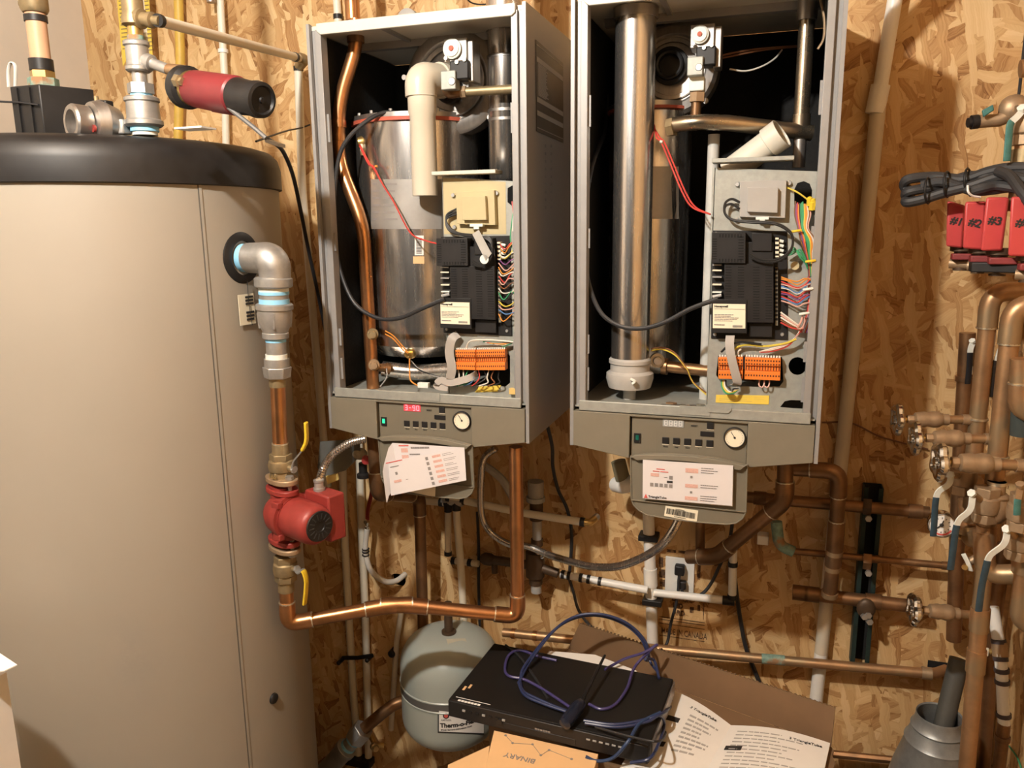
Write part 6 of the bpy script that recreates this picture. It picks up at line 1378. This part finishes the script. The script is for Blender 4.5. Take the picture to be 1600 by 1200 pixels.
for s, t in ((.24, .30), (.22, .62)):
    MB().prism([pg(lf0, sp0, sp1, lf1, a, b, .010) for a, b in ((s, t), (s+.17, t), (s+.17, t+.06), (s, t+.06))], V((0, 0, .0004))).build('heading_bar', INK, bk)
MB().prism([pg(sp0, rt0, rt1, sp1, a, b, .012) for a, b in ((.06, .42), (.22, .42), (.22, .50), (.06, .50))], V((0, 0, .0004))).build('heading_bar', INK, bk)
for (a, b, c, d, sag, s, t) in ((lf0, sp0, sp1, lf1, .010, .45, .12), (sp0, rt0, rt1, sp1, .012, .62, .16)):
    p0 = pg(a, b, c, d, s, t, sag); p1 = pg(a, b, c, d, s+.2, t, sag); p2 = pg(a, b, c, d, s, t-.1, sag)
    text('3 TriangleTube', p0, p1-p0, p2-p0, .011, INK, bk, 'page_logo', .0001)
tp = thing('torn_carton_edge', 'torn brown cardboard edge beside the open manual', 'cardboard', PZ(1298, 1185, ZS))
pts = [PZ(1298, 1166, ZM-.004), PZ(1303, 1172, ZM-.004), PZ(1300, 1180, ZM-.004), PZ(1305, 1192, ZM-.004), PZ(1298, 1215, ZM-.004), PZ(1280, 1215, ZM-.004)]
MB().prism(pts, V((0, 0, -.008))).build('torn_board', CARD, tp)
# kraft box printed BINARY
ZB = ZS+.032
kb = thing('kraft_box', 'small kraft cardboard box printed upside down under the recorder', 'box', PZ(850, 1190, ZS))
k4 = [PZ(772, 1141, ZB), PZ(935, 1178, ZB), PZ(905, 1290, ZB), PZ(745, 1255, ZB)]
MB().prism(k4, V((0, 0, -.0315))).build('box_body', CARDB, kb, .001)
u_ = (k4[0]-k4[1]).normalized(); v_ = (k4[3]-k4[0]).normalized()
o_ = PZ(838, 1187, ZB+.0006); text('BINARY', o_, u_, v_, .020, INKG, kb, 'box_lettering', .0002)
pn = [PZ(x, y, ZB+.0008) for x, y in ((790, 1149), (801, 1161), (832, 1163), (845, 1180), (858, 1172), (893, 1186))]
for i in range(5): MB().strip([pn[i], pn[i+1]], .0008, .0004, V((0, 0, 1)).cross(pn[i+1]-pn[i])).build('printed_line', INKG, kb)
for p in pn: MB().lathe(p, (0, 0, 1), [(0, .003), (.0004, .003)], 10).build('printed_dot', INKG, kb)
tag(MB().prism([PZ(700, 1195, ZB-.06), PZ(765, 1165, ZB-.03), PZ(745, 1300, ZB-.03), PZ(690, 1300, ZB-.06)], V((0, 0, -.01))).build('cardboard_scrap', CARDB), 'kraft cardboard scrap leaning by the printed box', 'cardboard')
# black recorder
ZD = ZS+.076
dv = thing('video_recorder', 'flat black video recorder with small front buttons, lying on manuals', 'recorder', PZ(860, 1150, ZS))
fl0, fr0 = PZ(699, 1094, ZD), PZ(1014, 1168, ZD); bl0 = PZ(770, 1004, ZD); 
ud = (fr0-fl0).normalized(); WD = (fr0-fl0).length; vd = V((-ud.y, ud.x, 0)); DD = max(.20, (bl0-fl0).dot(vd)); 
nz = V((0, 0, 1)); TH = .042
def D(u, v, z=0): return fl0+ud*(u*WD)+vd*(v*DD)+nz*z
body = MB().prism([D(0, .02), D(1, .02), D(1, 1), D(0, 1)], nz*-TH).build('case', mat('recorder_case', (.008, .0075, .007), .5), dv, .003)
fr = MB().prism([D(.003, -.0), D(.997, -.0), D(.997, .03), D(.003, .03)], nz*-(TH-.002)).build('front_panel', BLK, dv, .002)
fo = D(0, -.003, -TH); fu = ud; fv = nz
MB().prism([D(.30, -.004, -.022), D(.66, -.004, -.022), D(.66, -.004, -.036), D(.30, -.004, -.036)], vd*.004).build('drive_door', BLK, dv, .001)
for k in range(7): 
    c = D(.09+.035*k, -.004, -.016); MB().obox(c, ud*.0035, vd*.0015, nz*.002).build('front_button', GREYP if k % 3 == 0 else BLK, dv)
c = D(.28, -.005, -.022); MB().lathe(c+vd*.003, -vd, [(0, .007), (.005, .006)], 16).build('power_button', BLK, dv)
for k in range(6): MB().obox(D(.72+.03*k, -.004, -.014), ud*.004, vd*.0012, nz*.0014).build('indicator', GREYP, dv)
printbars(D(.46, -.006, -.020), ud, nz, [(.006*k, 0, .006*k+.0048, .004) for k in range(6)], INKG, dv, 'maker_print'); printbars(D(.05, .02, .0004), ud, vd, [(.008*k, 0, .008*k+.0066, .006) for k in range(7)]+[(-.01, .012, .075, .0135)], PAPER, dv, 'top_print')
for u, v in ((.03, .18), (.05, .22)): MB().prism([D(u, v, .0004), D(u+.012, v, .0004), D(u+.012, v+.06, .0004), D(u, v+.06, .0004)], nz*.0004).build('sticker_scrap', CARDB, dv)
MB().prism([D(1.0, .1, -.004), D(1.002, .98, -.004), D(1.002, .98, -TH+.004), D(1.0, .1, -TH+.004)], ud*.003).build('side_plate', STEELD, dv)
m2 = thing('loose_papers', 'white paper sheets showing behind the black recorder', 'paper', PZ(940, 1035, ZD-.006))
pts = [PZ(*q, ZD-.005) for q in ((858, 1017), (930, 1023), (995, 1048), (1003, 1068), (846, 1033))]
MB().prism(pts, V((0, 0, -.012))).build('sheets', PAPER, m2); text('3 Tri', PZ(925, 1046, ZD-.0045), PZ(960, 1054, ZD)-PZ(925, 1046, ZD), PZ(925, 1030, ZD)-PZ(925, 1046, ZD), .014, INK, m2, 'print', .0004)
# blue network cable coiled over it
def DZ(px, py, h): return PZ(px, py, ZD+h)
FR = lambda px, py: P(px, py, min(fl0.y, fr0.y)-.012)
RS = lambda px, py: PX(px, py, fr0.x+.014)
bc = thing('network_cable', 'loosely coiled dark blue network cable over the black recorder', 'cable', DZ(880, 1100, .004))
def loop(pts, r=.0034, m=BLUEC): MB().tube(cat(pts, 7), r, 8).build('cable_loop', m, bc)
loop([DZ(813, 1062, .006), DZ(820, 1040, .02), P(860, 990, -.30), P(895, 967, -.29), P(935, 962, -.28), P(975, 975, -.27), P(1003, 1000, -.27), P(1012, 1030, -.28), DZ(1008, 1030, .04), DZ(1022, 1032, .02), DZ(1030, 1060, .006)])
loop([DZ(811, 1066, .006), DZ(828, 1034, .02), P(865, 986, -.31), P(900, 963, -.30), P(940, 960, -.29), P(980, 974, -.28), P(1008, 1002, -.28), P(1016, 1034, -.29), DZ(1028, 1050, .01)])
loop([DZ(812, 1064, .006), DZ(818, 1080, .006), DZ(840, 1092, .006), DZ(870, 1105, .006), DZ(895, 1114, .006)])
loop([DZ(810, 1066, .010), DZ(820, 1086, .010), DZ(850, 1100, .010), DZ(885, 1112, .010)])
loop([DZ(895, 1108, .012), DZ(850, 1078, .006), DZ(820, 1062, .006), DZ(795, 1056, .006), DZ(789, 1044, .006), DZ(795, 1024, .006), DZ(812, 1016, .006), DZ(840, 1025, .006), DZ(870, 1032, .006)], .0034, mat('violet_blue_cable', (.055, .045, .15), .35))
loop([DZ(920, 1100, .006), DZ(940, 1108, .006), DZ(962, 1100, .006), DZ(980, 1075, .008), DZ(988, 1050, .012), DZ(998, 1034, .02), P(1020, 1012, -.30), P(1026, 1008, -.29), P(1005, 1020, -.31), DZ(975, 1030, .015), DZ(945, 1046, .008)], .0034, MATS['violet_blue_cable'])
loop([DZ(912, 1126, .008), DZ(960, 1132, .008), DZ(1005, 1125, .010), DZ(1036, 1114, .010), RS(1050, 1100), RS(1046, 1088)])
loop([DZ(914, 1130, .012), DZ(965, 1136, .012), DZ(1010, 1128, .012), DZ(1030, 1118, .012), RS(1038, 1132), RS(1030, 1160), FR(1015, 1185), FR(985, 1192)])
loop([DZ(1032, 1113, .012), DZ(1000, 1130, .014), FR(982, 1158), FR(958, 1184), FR(932, 1189), FR(915, 1182)], .0036, mat('bright_blue_cable', (.03, .055, .13), .35))
loop([DZ(1024, 1118, .012), RS(1040, 1140), FR(1030, 1158), FR(990, 1152), DZ(930, 1136, .010)], .0024, RUB)
sd = thing('antenna', 'black stub antenna with fat dark blue grip lying on recorder', 'antenna', DZ(890, 1130, .012))
p0, p1, p2 = DZ(881, 1133, .016), DZ(908, 1098, .024), P(945, 1024, -.36)
dd = (p1-p0); MB().lathe(p0, dd, [(0, .006), (.004, .0135), (dd.length*.3, .0150), (dd.length*.8, .0150), (dd.length, .011), (dd.length*1.06, .006)], 16).build('grip', mat('dark_blue_grip', (.012, .016, .030), .25), sd)
MB().tube([p1, p2], [.0048, .0030], 10).build('rod', BLK, sd)
cable('black_lead', 'thin black lead lying across the recorder towards the papers', 'cable', [DZ(790, 1008, .004), DZ(812, 1026, .004), DZ(838, 1062, .004), DZ(856, 1092, .004)], .0030, RUB)

# ------------------------------------------------------------------ corner manifold on the right
run('copper_pipe', 'tall copper pipe bending over at top behind the black lever', 'pipe', [RW(P(1660, 452, -.24)), P(1548, 456, -.24), P(1516, 770, -.24)], .0165, COPD, bend=.045, rings=[(1, .62)], ringlen=.004, mring=SOLD)
run('copper_pipe', 'tall copper pipe bending over at top with tee and check valve', 'pipe', [RW(P(1668, 470, -.36)), P(1583, 477, -.36), P(1549, 800, -.36)], .0170, COPD, bend=.045, rings=[(1, .72)], ringlen=.004, mring=SOLD)
run('copper_pipe', 'long copper pipe dropping past the galvanised can', 'pipe', [P(1543, 800, -.36), P(1534, 930, -.36), P(1508, 1230, -.36), DNF(P(1508, 1230, -.36))], .0160, COPD, elbows=False, rings=[(0, .3), (1, .12), (1, .33)], ringlen=.05, ringr=1.14)
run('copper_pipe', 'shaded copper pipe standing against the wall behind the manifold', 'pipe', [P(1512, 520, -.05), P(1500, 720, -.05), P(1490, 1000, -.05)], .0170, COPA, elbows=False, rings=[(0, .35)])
# strainer/check valve on the front pipe
ck = thing('swing_check', 'dull bronze swing check valve with wide collar on the copper', 'valve', P(1545, 812, -.36))
def vv(root, nm, x, y0, y1, rpx, m, Y, prof=None, n=20):
    a, b = P(x, y0, Y), P(x, y1, Y); b = V((a.x, a.y, b.z)); k = (P(x+10, y0, Y)-a).length/10; L_ = (b-a).length
    return MB().lathe(a, b-a, [(t*L_, r_*k*rpx) for t, r_ in (prof or [(0, 1), (1, 1)])], n).build(nm, m, root)
vv(ck, 'collar', 1558, 752, 772, 15, BRONZE, -.375); vv(ck, 'solder_ring', 1558, 752, 757, 15.6, SOLD, -.375)
vv(ck, 'valve_body', 1556, 770, 815, 24, BRONZE, -.375, [(0, .75), (.08, .95), (.12, .95), (.16, .85), (.3, .98), (.7, 1.0), (.85, .9), (1, .6)])
vv(ck, 'valve_neck', 1546, 812, 832, 11, BRONZE, -.36)
ck2 = thing('wye_strainer', 'dusty cone-shaped bronze strainer behind the handwheel valve', 'valve', P(1520, 770, -.28)); MB().lathe(P(1500, 752, -.30), P(1545, 768, -.27)-P(1500, 752, -.30), [(0, .012), (.006, .020), (.035, .024), (.05, .018)], 20).build('strainer_body', BRONZE, ck2); MB().lathe(P(1522, 772, -.27), (0, 0, -1), [(0, .019), (.03, .019), (.03, .015), (.06, .015)], 18).build('strainer_leg', BRONZE, ck2)
cf = thing('copper_tee_run', 'round-ended copper tee and elbow leading off to right', 'pipe fitting', P(1545, 880, -.36))
MB().tube(fil([P(1536, 830, -.36), P(1540, 898, -.36), RW(P(1640, 890, -.40))], .03, 6), .0195, 18).build('elbow_body', COPD, cf)
MB().tube(fil([P(1512, 780, -.24), P(1514, 842, -.25), P(1536, 842, -.33)], .03, 6), .0185, 16).build('elbow_body', COPD, cf)
MB().lathe(P(1507, 832, -.26), (0, 0, 1), [(0, .020), (.018, .020)], 16).build('coupling', COPD, cf)
# stop valves with chrome handwheels
G = 'chrome handwheel stop valves'
for pts, lab, Y in ((((1402, 655), (1520, 656)), 'stop valve with chrome handwheel, highest on the copper manifold', -.24), (((1430, 684), (1556, 686)), 'stop valve with chrome handwheel just below the highest one', -.34), (((1468, 721), (1606, 728)), 'stop valve with chrome handwheel above the blue levers', -.40), (((1428, 952), (1532, 962)), 'stop valve with chrome handwheel low beside the strut', -.30)):
    stop_valve('stop_valve', lab, [P(*pts[0], Y-.02), P(*pts[1], Y)], .0125 if Y > -.4 else .0145, group=None, wheel=.0255 if Y > -.4 else .028)
# lever ball valves
def lv(lab, c, Y, path, m=NAVY, r=.019, axis=(0, 0, 1), L_=.07, mm=PTFE):
    c0 = P(*c, Y); ax = V(axis).normalized()*L_/2
    ball_valve('lever_valve', lab, c0-ax, c0+ax, r, [P(*q) for q in path], V((1, .3, 0)), BRONZE, m, mm, None, .011, .46)
lv('bronze valve with dark blue lever hanging over the gauge', (1505, 745), -.33, [(1486, 742, -.37), (1484, 757, -.385), (1464, 768, -.39), (1461, 790, -.39), (1460, 815, -.39), (1458, 838, -.39)])
lv('bronze valve with dark blue lever right of the gauge', (1540, 788), -.385, [(1520, 772, -.42), (1517, 798, -.43), (1497, 812, -.435), (1493, 830, -.435), (1489, 860, -.435), (1485, 890, -.435)])
lv('bronze valve with dark blue lever lowest on the manifold', (1592, 845), -.42, [(1574, 828, -.46), (1571, 850, -.47), (1545, 868, -.475), (1541, 885, -.475), (1534, 915, -.475), (1529, 955, -.475)])
lv('bronze valve with black lever beside the left tall copper', (1530, 560), -.10, [(1520, 535, -.13), (1516, 545, -.14), (1515, 570, -.14), (1512, 600, -.14)], mat('black_grip', (.012, .013, .016), .4), .016)
lv('bronze valve with dark lever between the tall copper pipes', (1576, 560), -.20, [(1570, 530, -.23), (1560, 555, -.24), (1553, 575, -.24), (1548, 620, -.24)], MATS['black_grip'], .018)
lv('bronze valve with dark teal lever at the far right edge', (1596, 800), -.46, [(1594, 760, -.49), (1590, 780, -.50), (1589, 805, -.50)], TEAL, .018, mm=BRONZE)
# gauge
ggc = P(1474, 823, -.35); kg = (P(1484, 823, -.35)-ggc).length/10; gd = V((-.10, -1, .04)).normalized()
gg = thing('pressure_gauge', 'round white dial gauge with red arc behind the blue levers', 'gauge', ggc-V((0, 0, .04)))
MB().lathe(ggc+V((0, .03, 0)), gd, [(0, 22*kg), (.026, 23*kg), (.030, 21.5*kg), (.028, 20*kg)], 32, cap=False).build('case', CHR, gg); MB().lathe(ggc+V((0, .03, 0)), gd, [(0, 21*kg), (.025, 20.5*kg)], 32).build('dial', PAPER, gg)
fc0 = ggc+V((0, .03, 0))+gd*.0255; gu = gd.cross(V((0, 0, 1))).normalized(); gu = gu if gu.x > 0 else -gu; gv = gu.cross(gd); gv = gv if gv.z > 0 else -gv
arc = [fc0+gd*.0006+(gu*math.cos(a)+gv*math.sin(a))*17*kg for a in [math.radians(205+13*i) for i in range(11)]]; MB().strip(arc, .0032, .0006, gv).build('red_arc', INKR, gg)
MB().strip([fc0+gd*.0012-(gu*-.72+gv*-.6)*4*kg, fc0+gd*.0012+(gu*-.72+gv*-.6)*15*kg], .0024, .0006, gu).build('needle', INK, gg); MB().strip([fc0+gd*.0018, fc0+gd*.0018+(gu*.25+gv*.95)*10*kg], .0020, .0006, gu).build('needle', INK, gg); MB().lathe(fc0, gd, [(0, .004), (.003, .003)], 12).build('hub', INK, gg)
_b = MB()
for k in range(12): a = math.radians(30*k); e_ = gu*math.cos(a)+gv*math.sin(a); _b.obox(fc0+gd*.0004+e_*13*kg, e_*.0016, gd.cross(e_)*.0006, gd*.0002)
_b.build('dial_marks', INK, gg)
MB().cyl(ggc+V((0, .035, 0)), P(1500, 838, -.25), .007, n=10).build('gauge_tail', BRASS, gg)
wc_ = thing('drain_cock', 'small brass drain cock with wing handle below the gauge', 'valve', P(1515, 885, -.34)); MB().cyl(P(1510, 880, -.34), P(1534, 868, -.34), .008, n=12).build('cock_body', BRONZE, wc_)
MB().strip(PP([(1505, 865, -.345), (1512, 878, -.35), (1517, 892, -.345)]), .010, .003, V((.6, -.6, .2))).build('wing_handle', PTFE, wc_, .001); MB().lathe(P(1509, 884, -.34), (-.5, -1, -.2), [(0, .006), (.008, .006)], 10).build('cock_nut', BRASS, wc_)
# white pipe chain at the far right
run('white_pipe_fittings', 'white pipe pieces with dark bands stepping down the right wall', 'pipe', [P(1551, 948, -.20), P(1560, 1000, -.22), P(1565, 1045, -.24), P(1569, 1135, -.25)], .0125, PVC, elbows=False, bend=.02, rings=[(1, .05), (1, .65), (2, .02), (2, .22), (2, .80)], mring=mat('dark_band', (.06, .045, .05), .5), ringname='band', ringlen=.009)
run('copper_pipe', 'short copper pipe below the white banded fittings', 'pipe', [P(1569, 1130, -.25), DNF(P(1560, 1240, -.25))], .013, COPA, elbows=False, rings=[(0, .05)])
bt = thing('bleed_tee', 'small brass bleed tee with square tab on the banded pipe', 'pipe fitting', P(1560, 1018, -.225)); MB().cyl(P(1546, 1018, -.22), P(1566, 1016, -.225), .006, n=10).build('tee_arm', BRASS, bt); MB().obox(P(1538, 1018, -.22), V((.008, 0, 0)), V((0, .003, 0)), V((0, 0, .009))).build('square_tab', LABEL, bt, .001); MB().lathe(P(1561, 1003, -.22), P(1564, 1030, -.23)-P(1561, 1003, -.22), [(0, .016), (.03, .016)], 14).build('tee_body', BRONZE, bt)
run('copper_pipe', 'copper drop with coupling at the right picture edge pipework', 'pipe', [P(1604, 830, -.40), P(1598, 935, -.40), P(1592, 970, -.40), RW(P(1592, 990, -.40))], .018, COPD, elbows=False, rings=[(0, .5)], ringlen=.03)
run('copper_pipe', 'dusty copper stub with rounded cap beside the teal lever', 'pipe', [P(1596, 560, -.42), P(1594, 640, -.42), RW(P(1640, 660, -.42))], .018, COPD, bend=.03)
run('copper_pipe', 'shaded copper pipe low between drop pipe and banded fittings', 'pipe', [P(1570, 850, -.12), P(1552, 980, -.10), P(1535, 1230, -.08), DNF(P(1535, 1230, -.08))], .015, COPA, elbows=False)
tag(MB().cyl(P(1601, 590, -.40), P(1597, 680, -.40), .020, n=18).build('pipe_insulation', mat('dark_insulation', (.035, .045, .042), .8)), 'dark foam sleeve on pipe at the right edge', 'sleeve')
# zone valve heads
for k, (q, Y, lab) in enumerate(((((1480, 313), (1508, 321), (1504, 388), (1478, 385)), -.30, '#1'), (((1508, 315), (1541, 314), (1536, 391), (1504, 388)), -.36, '#2'), (((1541, 308), (1577, 308), (1566, 392), (1532, 392)), -.41, '#3'), (((1580, 307), (1625, 309), (1620, 402), (1575, 400)), -.46, '#4'))):
    words = ('#1, farthest along the row', '#2, second in the row', '#3, third in the row', '#4, partly out at the edge')[k]
    root = thing('zone_valve', f'red zone valve head marked {words}', 'valve', P(*q[3], Y))
    pts = [P(x, y, Y) for x, y in q]; o = MB().prism(pts, V((.010, .042, 0))).build('valve_head', REDZ, root, .004)
    u = pts[2]-pts[3]; v = pts[0]-pts[3]; text(lab, pts[3]+u*.18+v*.52+V((0, -.0008, 0)), u+V((0, 0, .18*u.length))*(-1 if k == 0 else -1.2), v, .020, INK, root, 'hand_lettering', .0006)
    c = (pts[2]+pts[3])/2; MB().lathe(c+V((.02, .03, .004)), (0, 0, -1), [(0, .022), (.012, .022), (.014, .014), (.05, .014)], 16).build('valve_body', DKB, root)
    MB().obox(c+V((.02, .005, -.018)), V((.022, -.004, 0)), V((0, .010, 0)), V((0, 0, .006))).build('manual_lever', mat('dark_red_lever', (.22, .03, .03), .5), root, .002)
    MB().cyl(c+V((.00, .03, -.032)), c+V((.045, .015, -.034)), .010, n=12).build('valve_port', BRONZE, root)
tag(MB().obox(P(1578, 418, -.40), V((.06, -.02, 0)), V((0, .012, 0)), V((0, 0, .009))).build('valve_rail', BLK, None, .002), 'dark rail running under the red zone valves', 'bracket')
# black thermostat cable bundle
cb = thing('cable_bundle', 'thick bundle of black cables tied over the zone valves', 'cable', P(1480, 300, -.33))
SL_ = mat('black_sleeve', (.030, .029, .030), .55, var=.2)
for pts in ([(1640, 262, -.42), (1580, 262, -.38), (1545, 268, -.36), (1505, 280, -.34), (1460, 276, -.32), (1420, 280, -.32), (1413, 290, -.31), (1420, 298, -.31)],
            [(1640, 270, -.42), (1560, 275, -.37), (1510, 276, -.34), (1470, 290, -.33), (1425, 298, -.33), (1415, 304, -.32), (1425, 312, -.31)],
            [(1650, 300, -.44), (1600, 280, -.42), (1565, 276, -.38), (1520, 290, -.36), (1480, 300, -.35), (1440, 312, -.34), (1416, 316, -.33), (1420, 305, -.31)],
            [(1630, 285, -.36), (1580, 292, -.37), (1530, 298, -.37), (1500, 292, -.35), (1470, 284, -.34), (1440, 290, -.33)],
            [(1620, 330, -.48), (1597, 300, -.45), (1578, 275, -.41), (1560, 268, -.38)],
            [(1600, 296, -.40), (1560, 290, -.38), (1535, 294, -.38), (1514, 300, -.37)]):
    MB().tube(cat(PP(pts), 6), .0095, 10).build('cable', SL_, cb)
for x, y in ((1450, 298), (1480, 288), (1512, 283)): MB().tube([P(x+math.cos(a)*5, y+math.sin(a)*20, -.345+math.cos(a)*.022) for a in [2*PI*i/12 for i in range(12)]], .0022, 6, closed=True).build('cable_tie', BLK, cb)
MB().tube(cat(PP([(1512, 290, -.385), (1513, 300, -.39), (1520, 306, -.385), (1532, 308, -.38)]), 4), .002, 6).build('white_tie', PVC, cb)
# teal-handled valves above
tvv = thing('drain_valve', 'bronze hose valve with teal square handle, upper right', 'valve', P(1540, 195, -.30))
MB().tube(PP([(1590, 172, -.30), (1560, 188, -.30), (1530, 190, -.30)]), [.016, .012, .012], 14).build('valve_body', BRONZE, tvv); MB().lathe(P(1528, 190, -.30), (-1, -.2, -.1), [(0, .013), (.012, .013), (.012, .009), (.018, .009)], 12).build('valve_mouth', BLK, tvv)
MB().prism(PP([(1535, 172, -.325), (1552, 163, -.325), (1554, 172, -.325), (1537, 183, -.325)]), V((0, .008, 0))).build('square_handle', TEAL, tvv, .002)
MB().ball(P(1584, 170, -.30), .026, 14, (1, .8, 1)).build('valve_bulb', BRONZE, tvv)
lv('bronze valve with long teal lever hanging at upper right', (1606, 195), -.36, [(1598, 172, -.38), (1590, 182, -.39), (1578, 192, -.395), (1576, 215, -.395), (1573, 252, -.395)], TEAL, .020)
run('copper_pipe', 'copper upright with brass coupling at upper right edge', 'pipe', [P(1608, 190, -.36), P(1590, 330, -.36)], .018, COPD, elbows=False, rings=[(0, .4)], ringlen=.03, mring=BRASSO)
cable('thin_wire', 'thin black wire hanging at the upper right corner', 'wire', [UP(P(1604, 40, -.15))]+PP([(1604, 40, -.15), (1597, 100, -.15), (1590, 155, -.15), (1575, 165, -.15)]), .003, RUB)
run('copper_pipe', 'copper elbow end peeking in above the teal valves', 'pipe', [P(1594, 108, -.30), RW(P(1640, 90, -.30))], .016, COPD, elbows=False, rings=[(0, .2)])
# galvanised can with a black pipe standing in it
gc = P(1468, 1118, -.20)
can = thing('galvanised_can', 'galvanised flared metal can with ribs near the corner', 'can', (gc.x, -.20, 0))
kc = (P(1478, 1118, -.20)-gc).length/10; rt_ = 36*kc
MB().lathe((gc.x, -.20, 0), (0, 0, 1), [(0, rt_*2.4), (gc.z-.26, rt_*2.4), (gc.z-.14, rt_*1.85), (gc.z-.070, rt_*1.42), (gc.z-.064, rt_*1.46), (gc.z-.058, rt_*1.36), (gc.z-.034, rt_*1.18), (gc.z-.029, rt_*1.23), (gc.z-.024, rt_*1.13), (gc.z-.004, rt_*1.02), (gc.z, rt_*1.04), (gc.z+.003, rt_*1.02), (gc.z, rt_*.97), (gc.z-.05, rt_*1.2), (gc.z-.14, rt_*1.75), (gc.z-.26, rt_*2.3)], 48, cap=False).build('can_wall', mat('can_zinc', (.27, .28, .275), .42, .45, var=.2, scale=30), can)
tag(MB().cyl(V((gc.x+.002, -.20, gc.z-.10)), P(1499, 1030, -.14), .021, n=20).build('black_pipe', mat('dull_black_pipe', (.07, .068, .06), .6)), 'dull black pipe standing slanted in the galvanised can', 'pipe')
cable('green_wire', 'thin green wire hanging low on the right wall', 'wire', [PX(1576, 1165, XR-.004), PX(1590, 1185, XR-.004), PX(1600, 1215, XR-.004)], .0018, WC['green'])

for o in bpy.data.objects:
    if o.type == 'MESH' and o.name.split('.')[0] in ('vent_slots', 'screw_holes', 'pin_row', 'dial_marks', 'plate_print', 'page_text', 'stamped_numbers', 'print', 'label_print', 'barcode', 'printed_stamp', 'maker_print', 'top_print'): o['kind'] = 'stuff'
